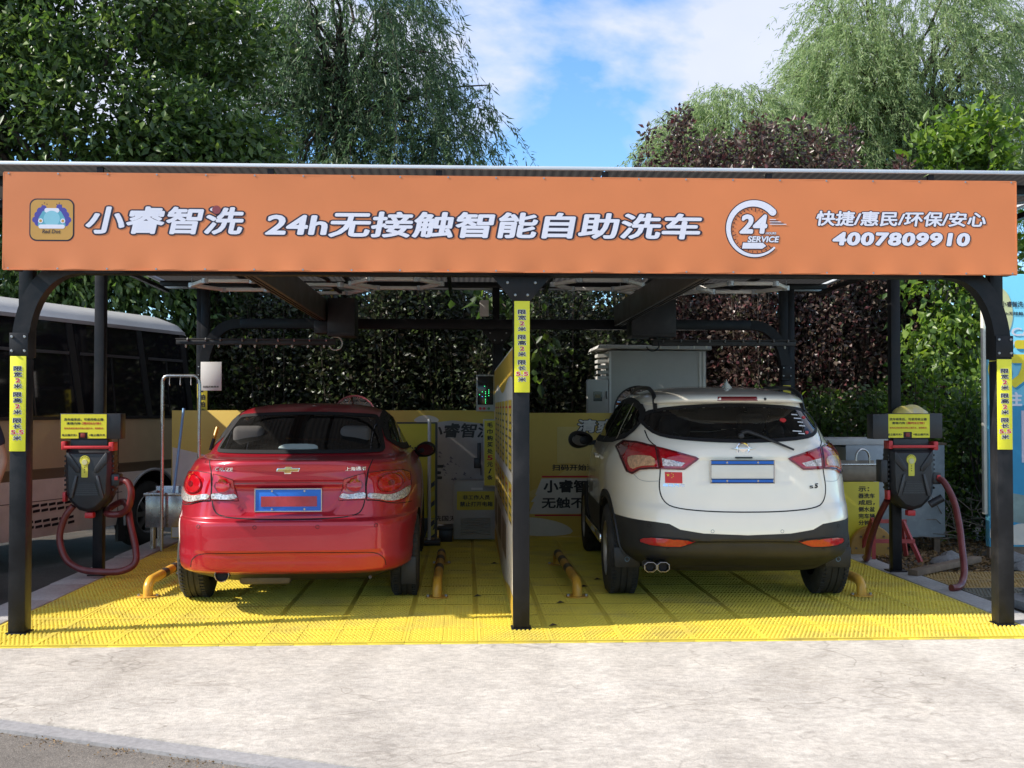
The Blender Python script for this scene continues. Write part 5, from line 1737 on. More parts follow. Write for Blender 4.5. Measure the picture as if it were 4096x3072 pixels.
text('lettering', '非工作人员', M_black, pc, (-.39, .445, -.10, .495), 4.585, bold=.03)
text('lettering', '禁止打开电箱', M_black, pc, (-.42, .372, -.07, .425), 4.585, bold=.03)
for k in range(8):
    z = .085 + k * .024
    MB().add([(-.41, 4.5905, z), (-.095, 4.5905, z), (-.095, 4.576, z - .006), (-.41, 4.576, z - .006), (-.41, 4.5905, z - .018), (-.095, 4.5905, z - .018)], [(0, 1, 2, 3), (3, 2, 5, 4)]).build('louvre', M_box, pc)
tsn = thing('towel_sign', 'upright yellow towel price sign on a grey box by the divider', 'sign', (-.1, 4.6, .6))
MB().box((-.170, 4.53, .585), (-.034, 4.68, 1.305)).build('sign_box', M_box, tsn, bevel=.003)
MB().box((-.160, 4.524, .60), (-.040, 4.5295, 1.292)).build('sign_plate', M_ysign2, tsn)
chs = '毛巾购买处5元/条'
for k, c in enumerate(chs):
    z = 1.245 - k * .070
    w_ = .030 if c not in '/' else .018
    text('lettering', c, M_red if c == '5' else M_black, tsn, (-.10 - w_, z - .027, -.10 + w_, z + .027), 4.523, bold=.035)
solid('dispenser_arm', MB().box((-.235, 4.60, .80), (-.195, 4.66, 1.05)).box((-.27, 4.585, .78), (-.20, 4.65, .89)).box((-.20, 4.625, .70), (-.19, 4.635, .82)), M_blackcase, 'small black scanner arm beside the towel sign', 'scanner', bevel=.006)
solid('step_block', MB().box((-.645, 4.52, .003), (-.50, 4.80, .13)).box((-.66, 4.50, .13), (-.49, 4.82, .165)), M_blackcase, 'low black plastic block beside the grey power cabinet', 'block', bevel=.008)
# folding poster stand with hazard striped foot
M_hz = pm('lime hazard yellow', (.58, .52, .08), .5)
st = thing('poster_stand', 'yellow poster stand with black and yellow striped foot behind the red car', 'sign', (-.90, 4.3, 0))
MB().box((-1.30, 4.30, .28), (-.672, 4.33, 1.262)).build('poster', M_ysign2, st, bevel=.003)
MB().box((-1.31, 4.295, 1.262), (-.660, 4.335, 1.278)).build('top_rail', M_blackcase, st)
for x in (-1.305, -.665):
    MB().box((x - .012, 4.296, .06), (x + .012, 4.336, 1.27)).build('side_rail', M_blackcase, st)
text('lettering', '自助洗车', M_black, st, (-1.20, .90, -.80, 1.04), 4.298, bold=.035, shear=.1)
MB().box((-1.29, 4.30, .075), (-.678, 4.325, .278)).build('foot_board', M_blackcase, st)
for k in range(5):
    x = -1.28 + k * .125
    flat('hazard_stripe', [(x, .08), (x + .055, .08), (x + .115, .275), (x + .06, .275)], 4.2985, M_hz, st)
MB().box((-1.34, 4.22, .003), (-.62, 4.42, .06)).build('base', M_blackcase, st, bevel=.01)
for k in range(7):
    z = .62 - k * .1
    if k < 6: flat('hazard_stripe', [(-.745, z), (-.68, z + .05), (-.68, z + .0), (-.745, z - .05)], 4.297, M_hz if k % 2 else M_blackcase, st)
solid('white_pipe', MB().tube([(-.735, 4.26, .06), (-.735, 4.262, 1.29), (-.735, 4.268, 1.305)], .018, 12), pm('white pvc pipe', (.62, .60, .56), .4), 'white plastic pipe standing against the yellow poster stand', 'pipe', smooth=50)
# convex mirrors
M_mirror = pm('mirror surface', (.62, .62, .62), .04, metal=1.0, var=.02)
for (x, z, r, lab) in ((-1.56, 1.33, .225, 'round convex mirror on the back wall behind the red car'), (1.53, 1.40, .26, 'round convex mirror on the back wall behind the white car')):
    t = thing('convex_mirror', lab, 'mirror', (x, 4.75, z - r), group='round convex mirrors at the back of the bays')
    prof = [(.05 * (rr / r) ** 2 - .05, rr) for rr in np.linspace(0, r, 10)]
    MB().lathe(prof, (x, 4.75, z), 'y', 36).build('mirror_face', M_mirror, t, smooth=60)
    MB().lathe([(-.01, r), (-.015, r + .012), (.02, r + .012), (.02, r)], (x, 4.75, z), 'y', 36, close=True).build('mirror_rim', M_blackpl if x > 0 else M_grey, t, smooth=40)
    MB().bar((x, 4.77, z), (x, 4.84, z - .02), .04, .04).build('bracket', M_grey, t)

# ------------------------------------------------------------------ rear left: code plate, post sign, rack, sink, broom
qr = thing('scan_plate', 'white scan plate on the rear left post above the rack', 'sign', (-3.06, 4.60, 1.61))
MB().box((-3.172, 4.60, 1.610), (-2.952, 4.606, 1.915)).build('plate', pm('white sign plate', (.78, .76, .73), .45, var=.04), qr, bevel=.002)
text('lettering', '扫码开始洗车', M_black, qr, (-3.148, 1.640, -2.978, 1.662), 4.5985, bold=.03)
MB().box((-3.20, 4.607, 1.70), (-3.12, 4.93, 1.73)).build('bracket', M_steel, qr)
ps = thing('post_sign', 'narrow upright yellow sign on the rear left post', 'sign', (-3.235, 4.93, 1.17))
MB().box((-3.290, 4.935, 1.165), (-3.180, 4.941, 1.69)).build('sign_plate', M_ysign2, ps, bevel=.002)
flat('arrow_print', [(-3.235, 1.66), (-3.205, 1.625), (-3.223, 1.625), (-3.223, 1.60), (-3.247, 1.60), (-3.247, 1.625), (-3.265, 1.625)], 4.9335, M_navy, ps)
for k, c in enumerate('拍拍放置处'):
    text('lettering', c, M_navy, ps, (-3.268, 1.515 - k * .078, -3.202, 1.575 - k * .078), 4.9335, bold=.035)
solid('small_post_sign', MB().box((3.19, 4.935, 1.50), (3.275, 4.941, 1.68)), M_ysign2, 'small yellow sign on the rear right post', 'sign')
M_stain = pm('stainless steel', (0.55, 0.54, 0.52), 0.25, metal=0.9, var=.08, rvar=.08)
rk = thing('hook_rack', 'bent stainless tube rack with small hooks beside the sink', 'rack', (-3.2, 3.9, 0))
pts = [(-3.372, 3.9, .005), (-3.376, 3.9, 1.66)]
pts += [(-3.316 - .06 * math.cos(a), 3.9, 1.685 + .06 * math.sin(a)) for a in np.linspace(0, math.pi / 2, 6)]
pts += [(-3.075 + .06 * math.sin(a), 3.9, 1.685 + .06 * math.cos(a)) for a in np.linspace(0, math.pi / 2, 6)]
pts += [(-3.012, 3.9, 1.66), (-3.010, 3.9, .005)]
MB().tube(pts, .017, 12).build('tube', M_stain, rk, smooth=50)
for x in (-3.30, -3.195, -3.09):
    MB().tube([(x, 3.878, 1.735), (x, 3.874, 1.66), (x + .008, 3.862, 1.648), (x + .012, 3.848, 1.665)], .004, 6).build('hook', M_stain, rk, smooth=50)
sk = thing('sink_basin', 'stainless steel wash basin on short legs behind the rack', 'sink', (-3.32, 4.1, 0))
mb = MB()
for a, b in (((-3.56, 3.98, .23), (-3.10, 4.0, .56)), ((-3.56, 4.34, .23), (-3.10, 4.36, .62)), ((-3.56, 4.0, .23), (-3.54, 4.34, .58)), ((-3.12, 4.0, .23), (-3.10, 4.34, .58)), ((-3.54, 4.0, .23), (-3.12, 4.34, .25))):
    mb.box(a, b)
mb.build('basin', M_stain, sk, bevel=.006)
MB().box((-3.575, 3.965, .545), (-3.085, 3.985, .575)).build('rim', M_stain, sk, bevel=.004)
for x in (-3.50, -3.16):
    for y_ in (4.05, 4.29):
        lg = MB().tube([(x, y_, .003), (x, y_, .23)], .026, 12).build('leg', M_stain, sk, smooth=50)
solid('blue_broom_handle', MB().tube([(-3.36, 4.16, .26), (-3.30, 4.42, 1.42)], .014, 10), pm('light blue plastic', (.22, .42, .68), .4), 'light blue broom handle leaning in the stainless basin', 'broom', smooth=50)
pole = thing('striped_pole', 'yellow and black striped pole leaning beside the rack', 'pole', (-3.08, 4.3, 0))
pa, pb_ = Vector((-3.16, 4.10, .26)), Vector((-2.98, 4.55, 1.22))
for k in range(8):
    a, b = pa.lerp(pb_, k / 8), pa.lerp(pb_, (k + 1) / 8)
    MB().tube([a, b], .019, 10).build('pole_segment', M_ypipe if k % 2 else M_bband, pole, smooth=50)

# ------------------------------------------------------------------ vacuum units on the side posts
M_hose = pm('dark red hose', (0.13, 0.022, 0.022), 0.35, var=.15, vscale=8, tint=(.22, .06, .05), tfac=.5, tscale=6)
M_lime = pm('lime dial plate', (0.66, 0.62, 0.06), 0.4)
def vacuum(xc, y0, s, label, xp, yp):
    """s=+1: housing reaches to the right of the sign (left unit), s=-1 mirrored"""
    t = thing('vacuum_unit', label, 'vacuum', (xc, y0, 0.5), group='wall vacuum units on the side posts')
    X = lambda a: xc + s * a
    def bx(name, a, b, mat, parent, bevel=.004):
        xa, xb = sorted((X(a[0]), X(b[0])))
        return MB().box((xa, y0 + a[1], a[2]), (xb, y0 + b[1], b[2])).build(name, mat, parent, bevel=bevel)
    hs = bx('sign_housing', (-.235, .01, 1.165), (.265, .14, 1.378), M_blackcase, t)
    # notched yellow sign
    px = [(-.225, 1.17), (-.08, 1.17), (-.08, 1.22), (-.005, 1.22), (-.005, 1.17), (.15, 1.17), (.15, 1.372), (-.225, 1.372)]
    sp = MB().prism([(X(a), b) for a, b in px], y0 + .003, y0 + .009).build('sign_plate', M_ysign if s > 0 else M_ysign2, t)
    x0_, x1_ = sorted((X(-.20), X(.125)))
    text('lettering', '洗车结束后，可使用吸尘器', M_black, sp, (x0_, 1.316, x1_, 1.340), y0 + .002, bold=.03)
    xm = x0_ + (x1_ - x0_) * .45
    text('lettering', '清理内饰', M_black, sp, (x0_ + .02, 1.285, xm - .01, 1.306), y0 + .002, bold=.03)
    text('lettering', '（限时8分钟）', M_red, sp, (xm, 1.284, x1_ - .02, 1.307), y0 + .002, bold=.03)
    text('lettering', '使用完成后请关闭吸尘器开关，谢谢配合', M_red, sp, (x0_, 1.247, x1_, 1.262), y0 + .002, bold=.02)
    for a, b, w in ((-.215, -.09, '吸尘器开关>'), (.005, .14, '<吸尘器开关')):
        xa, xb = sorted((X(a), X(b)))
        text('lettering', w if s > 0 else w, M_black, sp, (xa, 1.188, xb, 1.208), y0 + .002, bold=.03)
    bx('switch', (-.062, -.004, 1.178), (-.025, .012, 1.212), pm('dim red switch', (.25, .03, .02), .4), hs, .003)
    # neck, red handle band with end brackets
    bx('neck', (-.155, .03, 1.06), (.15, .15, 1.165), M_blackcase, t)
    hb = bx('handle_bar', (-.19, -.03, 1.083), (.19, -.008, 1.108), M_redpl, t, .006)
    bx('handle_end', (-.215, -.02, 1.075), (-.18, .10, 1.145), M_redpl, hb, .006)
    bx('handle_end', (.175, -.02, 1.065), (.215, .10, 1.138), M_redpl, hb, .006)
    # faceted main body with a bowl shaped lower end
    out = [(-.195, 1.075), (.195, 1.075), (.198, .90), (.188, .70), (.155, .635), (.085, .568), (0, .545), (-.085, .568), (-.155, .635), (-.188, .70), (-.198, .90)]
    P2 = [(X(a), b) for a, b in out]
    mid = [(X(a * .96), .82 + (b - .82) * .965) for a, b in out]
    fr_ = [(X(a * .80), .82 + (b - .82) * .86) for a, b in out]
    v, f = [], []
    n = len(out)
    for ring_, yy in ((P2, .16), (P2, .055), (mid, .022), (fr_, -.012)):
        v += [(a, y0 + yy, b) for a, b in ring_]
    for r_ in range(3):
        for i in range(n):
            f.append((r_ * n + i, r_ * n + (i + 1) % n, (r_ + 1) * n + (i + 1) % n, (r_ + 1) * n + i))
    f += [tuple(range(n)), tuple(range(3 * n, 4 * n))]
    bd = MB().add(v, f).build('body', M_blackcase, t, bevel=.004)
    # facets, grille, ribs
    for sg in (-1, 1):
        MB().prism([(X(sg * .15), 1.05), (X(sg * .165), 1.05), (X(sg * .165), .97), (X(sg * .09), .885), (X(sg * .06), .885), (X(sg * .06), .92)], y0 - .022, y0 - .011).build('facet', M_blackcase, bd, bevel=.003)
        MB().prism([(X(sg * .075), .86), (X(sg * .095), .86), (X(sg * .145), .675), (X(sg * .115), .675)], y0 - .030, y0 - .011).build('facet', pm('dark grey plastic', (.05, .05, .054), .4), bd, bevel=.003)
        for k in range(8):
            bx('rib', (sg * .199 - .004, .03, .73 + k * .04), (sg * .199 + .004, .15, .748 + k * .04), M_blackcase, bd, 0)
    gr = MB().prism([(X(-.065), .80), (X(.065), .80), (X(.10), .69), (X(-.10), .69)], y0 - .018, y0 - .011).build('grille', M_blackcase, bd)
    for k in range(6):
        z = .70 + k * .016
        bx('grille_bar', (-.095 + k * .005, -.022, z), (.095 - k * .005, -.0175, z + .004), pm('dark grey plastic', (.05, .05, .054), .4), gr, 0)
    # key shaped dial plate
    dp = MB().lathe([(0, 0), (0, .043), (-.006, .041), (-.006, 0)], (X(-.02), y0 - .012, .985), 'y', 24).build('dial_plate', M_lime, bd)
    MB().prism(rrect(X(-.02) - .026, .845, X(-.02) + .026, .965, .008), y0 - .0175, y0 - .0105).build('dial_stem', M_lime, dp)
    MB().lathe([(0, 0), (0, .024), (-.005, .022), (-.005, 0)], (X(-.02), y0 - .019, .972), 'y', 18).build('knob', pm('pale knob', (.62, .60, .30), .3), dp)
    for k in range(6):
        a = rad(30 + 24 * k)
        MB().cbox((X(-.02) + .034 * math.cos(a), y0 - .0185, .985 + .034 * math.sin(a)), (.004, .001, .006)).build('tick', M_black, dp)
    for z in (.93, .91, .89):
        MB().cbox((X(-.02), y0 - .018, z), (.006, .001, .008)).build('tick', M_black, dp)
    bx('drain_cap', (-.035, .03, .50), (.035, .10, .548), M_redpl, t, .008)
    pt = bx('hose_port', (.185, .02, .77), (.255, .12, .87), M_blackcase, t, .010)
    bx('port_latch', (.215, .008, .82), (.245, .02, .85), M_redpl, pt, .003)
    bx('side_clip', (-.215, .02, .64), (-.19, .09, .72), M_redpl, t, .004)
    return t
t1 = vacuum(-3.515, 2.20, 1, 'black vacuum unit with a yellow sign on the left post', -3.487, 2.41)
t2 = vacuum(3.46, 2.10, 1, 'black vacuum unit in shade with a yellow bag on top', 3.392, 2.32)
for tt, pc_ in ((t1, (-3.487, 2.36)), (t2, (3.44, 2.27))):
    MB().box((pc_[0] - .06, tt.location.y + .15, .75), (pc_[0] + .06, pc_[1] + .012, 1.0)).build('wall_bracket', M_blackcase, tt)
bx_ = MB().box((3.10, 2.06, 1.16), (3.235, 2.20, 1.372)).build('side_housing', M_blackcase, t2, bevel=.004)
MB().box((3.185, 2.10, .79), (3.24, 2.22, .98)).build('side_housing', M_blackcase, t2, bevel=.004)
MB().tube([(3.60, 2.09, .60), (3.70, 2.07, .66)], .034, 12).build('spare_nozzle', M_blackcase, t2, smooth=50)
def catmull(p, n=8):
    p = [Vector(q) for q in p]
    r = []
    for i in range(len(p) - 1):
        a, b, c, d = p[max(i - 1, 0)], p[i], p[i + 1], p[min(i + 2, len(p) - 1)]
        for k in range(n):
            t = k / n
            r.append(.5 * ((2 * b) + (c - a) * t + (2 * a - 5 * b + 4 * c - d) * t * t + (3 * b - a - 3 * c + d) * t ** 3))
    r.append(p[-1])
    return r
def hose(name, pts, label):
    solid(name, MB().tube(catmull(pts, 9), .028, 14), M_hose, label, 'hose', smooth=60)
hose('vacuum_hose', [(-3.26, 2.25, .82), (-3.19, 2.22, .80), (-3.155, 2.20, .72), (-3.18, 2.22, .60), (-3.26, 2.27, .535), (-3.38, 2.30, .53), (-3.42, 2.46, .56), (-3.30, 2.44, .62), (-3.225, 2.34, .57), (-3.185, 2.28, .45), (-3.13, 2.25, .24), (-3.13, 2.22, .12), (-3.24, 2.20, .06), (-3.42, 2.22, .055), (-3.58, 2.24, .075), (-3.71, 2.26, .16), (-3.77, 2.28, .33), (-3.73, 2.28, .50), (-3.66, 2.28, .60)], 'looping dark red hose hanging from the left vacuum unit')
hose('vacuum_hose', [(3.66, 2.16, .82), (3.72, 2.10, .80), (3.765, 2.0, .64), (3.74, 1.85, .46), (3.70, 1.72, .30), (3.63, 1.53, .13), (3.56, 1.42, .045), (3.47, 1.30, .03), (3.40, 1.26, .03)], 'dark red hose arching down from the right vacuum unit')
hose('vacuum_hose', [(3.30, 2.27, .62), (3.27, 2.40, .45), (3.28, 2.62, .22), (3.32, 2.80, .05), (3.36, 2.95, .032)], 'straight dark red hose running down behind the right vacuum post')
# yellow bag lying on the right unit's housing
mb = MB()
bmx = bmesh.new()
bmesh.ops.create_uvsphere(bmx, u_segments=24, v_segments=12, radius=1)
vs_ = []
for c in bmx.verts:
    q_ = c.co
    w_ = 1 + .12 * math.sin(7 * q_.x + 3 * q_.y) * .5
    vs_.append((3.46 + .155 * q_.x * w_, 2.15 + .06 * q_.y, 1.378 + .075 * max(0, q_.z) * w_ * (1 - .3 * q_.x * q_.x)))
mb.add(vs_, [tuple(v_.index for v_ in f_.verts) for f_ in bmx.faces])
bmx.free()
solid('folded_bag', mb, pm('yellow plastic bag', (.55, .45, .12), .35, var=.2, tint=(.45, .40, .33), tfac=.9, tscale=6, bump=.5, bscale=30), 'crumpled yellow plastic bag lying on the right vacuum unit', 'bag', smooth=60)
# ================================================================== BUS beside the left bay
M_busc = pm('bus cream paint', (0.68, 0.61, 0.52), 0.35, var=.06, coat=.4, tint=(.40, .34, .27), tfac=.4, tscale=2)
M_bust = pm('bus tan paint', (0.42, 0.32, 0.19), 0.35, var=.06, coat=.4)
M_busb = pm('bus brown stripe', (0.12, 0.09, 0.055), 0.35, var=.06, coat=.4)
M_busr = pm('bus grey roof', (0.50, 0.50, 0.49), 0.4, var=.06, coat=.3)
M_busg = pm('bus dark glass', (0.008, 0.008, 0.010), 0.06, spec=.6)
M_busf = pm('bus black frame', (0.014, 0.014, 0.016), 0.4)
bus = thing('parked_minibus', 'tan and cream minibus with dark windows parked beyond the left kerb', 'bus', (-3.937, 5.561, -0.15), rad(-20))
sec = [(-.02, .30), (0, .40), (0, .87), (0, .96), (0, 1.47), (-.05, 2.47), (-.09, 2.53), (-.17, 2.60), (-.40, 2.68), (-1.0, 2.72)]
sec = sec + [(-2.0 - x, z) for x, z in sec[::-1][1:]]
ends = [(-5.9, .90), (-5.8, .96), (-5.6, 1.0)] + [(y_, 1.0) for y_ in np.linspace(-5.0, .45, 12)] + [(.60, .995), (.72, .98), (.80, .95), (.86, .90)]
v, f, mi = [], [], []
n_ = len(sec)
for y_, s_ in ends:
    for x, z in sec: v.append((-1 + (x + 1) * s_, y_, 1.4 + (z - 1.4) * (s_ if s_ < 1 else 1)))
bands = {0: 0, 1: 0, 2: 2, 3: 1, 4: 3, 5: 4, 6: 4, 7: 4, 8: 4}
mb = MB()
for i in range(len(ends) - 1):
    for j in range(n_):
        j2 = (j + 1) % n_
        k = j if j < 9 else (n_ - 2 - j if j < n_ - 1 else 0)
        f.append((i * n_ + j, i * n_ + j2, (i + 1) * n_ + j2, (i + 1) * n_ + j))
        mi.append(bands.get(k, 0))
f += [tuple(range(n_)), tuple(range((len(ends) - 1) * n_, len(ends) * n_))]
mi += [0, 1]
mb.v, mb.f, mb.mi = v, f, mi
me_o = mb.build('tmp', [M_busc, M_bust, M_busb, M_busg, M_busr, M_gap], None)
cut = MB().lathe([(-.75, 0.0), (-.75, .50), (.3, .50), (.3, 0.0)], (0, 0, .36), 'x', 40).build('cut', M_gap)
md = me_o.modifiers.new('b', 'BOOLEAN')
md.object = cut
md.material_mode = 'TRANSFER'
dg = bpy.context.evaluated_depsgraph_get()
nm = bpy.data.meshes.new_from_object(me_o.evaluated_get(dg))
bpy.data.objects.remove(cut)
bpy.data.objects.remove(me_o)
nm.shade_smooth()
nm.set_sharp_from_angle(angle=rad(30))
ob = bpy.data.objects.new('body', nm)
COL.objects.link(ob)
ob.parent = bus
def bside(z): return 0.0 if z < 1.47 else -.05 * (z - 1.47)
# window frames: slanted pillars, sliding rails, belt and head trims
for y_ in (-5.2, -4.0, -2.6, -1.33, -.19, .62):
    MB().bar((.004, y_ + .12, 1.47), (-.046, y_ - .04, 2.47), .09, .014, up=(1, 0, 0)).build('pillar', M_busf, bus, local=True)
for a, b in ((-5.15, -4.05), (-3.95, -2.65), (-2.55, -1.38), (-1.28, -.24), (-.14, .58)):
    MB().bar((-.022, a + .07, 2.14), (-.022, b + .0, 2.14), .03, .012, up=(1, 0, 0)).build('window_rail', pm('grey window rail', (.05, .05, .055), .4), bus, local=True)
    MB().bar((-.006, (a + b) / 2 + .1, 1.50), (-.028, (a + b) / 2 + .05, 2.12), .022, .010, up=(1, 0, 0)).build('window_split', M_busf, bus, local=True)
MB().box((-.004, -5.7, 1.455), (.012, .66, 1.49)).build('belt_trim', M_busf, bus, local=True)
MB().box((-.055, -5.7, 2.452), (-.030, .64, 2.49)).build('rain_gutter', pm('bus gutter', (.25, .25, .25), .4), bus, local=True)
MB().box((.0, -5.7, .955), (.007, .60, .975)).build('side_moulding', M_busb, bus, local=True)
for y_ in (-3.2, -.62):
    MB().box((.0005, y_ - .004, .31), (.0035, y_ + .004, 1.46)).build('panel_gap', M_gap, bus, local=True)
MB().box((.0005, -5.6, .655), (.003, -.55, .661)).build('panel_gap', M_gap, bus, local=True)
for row in range(5):
    for c_ in range(6):
        if row == 2: continue
        y_, z_ = -2.02 + c_ * .115 + row * .012, .60 - row * .052
        MB().prism([(y_, z_), (y_ + .085, z_ + .008), (y_ + .082, z_ + .032), (y_ - .003, z_ + .024)], 0, .004).v
        MB().add([(.006, y_, z_), (.006, y_ + .088, z_ + .006), (.006, y_ + .088, z_ + .032), (.006, y_, z_ + .026), (-.004, y_, z_), (-.004, y_ + .088, z_ + .006), (-.004, y_ + .088, z_ + .032), (-.004, y_, z_ + .026)],
                 [(0, 1, 2, 3), (0, 4, 5, 1), (1, 5, 6, 2), (2, 6, 7, 3), (3, 7, 4, 0)]).build('vent_slot', M_gap, bus, local=True)
arc = [(.006, .515 * math.cos(a), .36 + .515 * math.sin(a)) for a in np.linspace(rad(-8), rad(188), 26)]
MB().tube(arc, .018, 8).build('arch_lip', pm('arch trim grey', (.30, .30, .29), .4), bus, local=True, smooth=50)
wheel(bus, -.16, 0.0, .37, .24, 1, spokes=8)
MB().box((-.03, -.62, .12), (.01, -.50, .42)).build('mud_flap', M_blackpl, bus, local=True)

# ================================================================== PERSON at the left edge
def skin_mesh(name, verts, edges, radii, root, mat, parent, sub=2):
    me = bpy.data.meshes.new(name)
    me.from_pydata(verts, edges, [])
    o = bpy.data.objects.new(name, me)
    COL.objects.link(o)
    md = o.modifiers.new('s', 'SKIN')
    md.use_smooth_shade = True
    for i, r in enumerate(radii):
        me.skin_vertices[0].data[i].radius = (r, r) if not isinstance(r, tuple) else r
        me.skin_vertices[0].data[i].use_root = (i == root)
    s = o.modifiers.new('d', 'SUBSURF')
    s.levels = s.render_levels = sub
    dg = bpy.context.evaluated_depsgraph_get()
    nm = bpy.data.meshes.new_from_object(o.evaluated_get(dg))
    bpy.data.objects.remove(o)
    nm.shade_smooth()
    nm.materials.append(mat)
    ob = bpy.data.objects.new(name, nm)
    COL.objects.link(ob)
    ob.parent = parent
    return ob
M_skin = pm('skin', (0.42, 0.24, 0.16), 0.5, var=.06)
M_shirt = pm('navy cotton', (0.018, 0.02, 0.045), 0.8, var=.2, bump=.3, bscale=30)
M_trou = pm('dark navy trousers', (0.016, 0.018, 0.03), 0.8, var=.2, bump=.3, bscale=25)
person = thing('person', 'person in navy shirt and dark trousers at the left picture edge', 'person', (-4.40, 2.0, -0.15), rad(0))
J = {'pel': (0, 0, .95), 'sp': (0, .0, 1.15), 'ch': (0, .01, 1.34), 'nk': (0, .0, 1.50), 'hd': (0, -.015, 1.57), 'ht': (0, -.02, 1.68),
     'shr': (.185, 0, 1.42), 'elr': (.27, .02, 1.14), 'wrr': (.25, -.10, .92), 'har': (.245, -.13, .86),
     'shl': (-.185, 0, 1.42), 'ell': (-.25, .02, 1.13), 'wrl': (-.26, -.06, .90), 'hal': (-.26, -.08, .83),
     'hir': (.095, 0, .90), 'knr': (.11, -.02, .50), 'anr': (.12, .02, .09), 'tor': (.14, -.14, .04),
     'hil': (-.095, 0, .90), 'knl': (-.11, -.02, .50), 'anl': (-.12, .02, .09), 'tol': (-.14, -.14, .04)}
E_ = [('pel', 'sp'), ('sp', 'ch'), ('ch', 'nk'), ('nk', 'hd'), ('hd', 'ht'), ('ch', 'shr'), ('shr', 'elr'), ('elr', 'wrr'), ('wrr', 'har'), ('ch', 'shl'), ('shl', 'ell'), ('ell', 'wrl'), ('wrl', 'hal'),
      ('pel', 'hir'), ('hir', 'knr'), ('knr', 'anr'), ('anr', 'tor'), ('pel', 'hil'), ('hil', 'knl'), ('knl', 'anl'), ('anl', 'tol')]
Rr = {'pel': .13, 'sp': .12, 'ch': .135, 'nk': .055, 'hd': .085, 'ht': .075, 'sh': .06, 'el': .042, 'wr': .028, 'ha': .03, 'hi': .09, 'kn': .06, 'an': .04, 'to': .035}
names = list(J)
verts = [J[k] for k in names]
# five fingers on each hand
edges = [(names.index(a), names.index(b)) for a, b in E_]
radii = [Rr.get(k, Rr.get(k[:2], .05)) for k in names]
for hnd, s in (('har', 1), ('hal', -1)):
    h = Vector(J[hnd])
    for q in range(5):
        off = Vector((.004 * s, -.032 + q * .016, 0))
        ln = (.05, .075, .085, .08, .06)[q]
        base = h + off + Vector((0, 0, -.015 if q else .01))
        i0 = len(verts)
        dirn = Vector((0, -.6, -.8)) if q == 0 else Vector((-.15 * s, -.10, -1)).normalized()
        verts += [tuple(base + dirn * ln * .5), tuple(base + dirn * ln + Vector((-.008 * s, 0, .004)))]
        radii += [.0095, .008]
        edges += [(names.index(hnd), i0), (i0, i0 + 1)]
bodyp = skin_mesh('body', verts, edges, radii, 0, M_skin, person)
SH = {'pel': .15, 'sp': .14, 'ch': .152, 'nk': .07}
vs_ = [J['pel'], J['sp'], J['ch'], (0, 0, 1.46), J['shr'], (.23, .01, 1.24), J['shl'], (-.225, .01, 1.24)]
skin_mesh('shirt', vs_, [(0, 1), (1, 2), (2, 3), (2, 4), (4, 5), (2, 6), (6, 7)], [.155, .14, .155, .075, .082, .07, .082, .07], 0, M_shirt, person)
vs_ = [(0, 0, .96), J['hir'], J['knr'], (.12, .02, .12), J['hil'], J['knl'], (-.12, .02, .12)]
skin_mesh('trousers', vs_, [(0, 1), (1, 2), (2, 3), (0, 4), (4, 5), (5, 6)], [.148, .108, .085, .075, .108, .085, .075], 0, M_trou, person)
for s in (-1, 1):
    skin_mesh('shoe', [(s * .12, .06, .045), (s * .125, -.04, .05), (s * .14, -.17, .038)], [(0, 1), (1, 2)], [.045, .05, .04], 0, M_blackpl, person)
mbh = MB()
bmx = bmesh.new()
bmesh.ops.create_uvsphere(bmx, u_segments=20, v_segments=12, radius=1)
for c in bmx.verts: c.co = Vector((c.co.x * .088, .012 + c.co.y * .10, 1.655 + c.co.z * .10))
bmesh.ops.delete(bmx, geom=[f_ for f_ in bmx.faces if f_.calc_center_median().z < 1.62 and f_.calc_center_median().y < .05], context='FACES')
bmx.verts.index_update()
mbh.add([tuple(c.co) for c in bmx.verts], [tuple(v_.index for v_ in f_.verts) for f_ in bmx.faces])
bmx.free()
mbh.build('hair', M_gap, person, local=True, smooth=60)
for s in (-1, 1):
    MB().lathe([(0, 0), (0, .011), (-.004, .009), (-.006, 0)], (s * .032, -.098, 1.615), 'y', 12).build('eye', M_gap, person, local=True)
MB().prism([(-.013, 1.575), (.013, 1.575), (.006, 1.62), (-.006, 1.62)], -.122, -.09).build('nose', M_skin, person, local=True, bevel=.005)
MB().box((-.024, -.101, 1.545), (.024, -.09, 1.553)).build('mouth', pm('lips', (.35, .14, .11), .5), person, local=True)

# ================================================================== RIGHT SIDE: tank, tap, notice, trestle, boards
M_galv = pm('galvanised sheet', (0.30, 0.33, 0.35), 0.45, metal=.35, var=.12, vscale=3, tint=(.40, .43, .45), tfac=.6, tscale=14, rvar=.1)
M_wood = pm('weathered wood', (0.17, 0.12, 0.08), 0.8, var=.3, vscale=10)
tk = thing('sheet_metal_tank', 'grey galvanised sheet tank on legs behind the right vacuum unit', 'tank', (3.95, 3.95, 0))
MB().box((3.46, 3.72, .125), (4.47, 3.735, 1.05)).build('front_sheet', M_galv, tk, bevel=.003)
MB().box((3.46, 3.735, .125), (4.47, 4.35, 1.03)).build('tank_body', M_galv, tk, bevel=.003)
MB().box((3.15, 3.74, 1.052), (4.0, 4.40, 1.115)).build('lid', pm('pale tank lid', (.45, .45, .44), .5), tk, bevel=.004)
MB().box((4.0, 3.72, 1.051), (4.49, 4.38, 1.072)).build('lid_board', M_wood, tk)
for x in (3.52, 4.40):
    for y_ in (3.78, 4.3):
        MB().box((x - .03, y_ - .03, -.19), (x + .03, y_ + .03, .125)).build('leg', M_wood, tk)
snk = thing('wash_basin', 'small steel basin with a bent tap beside the white car', 'sink', (3.5, 3.66, 0))
mb = MB()
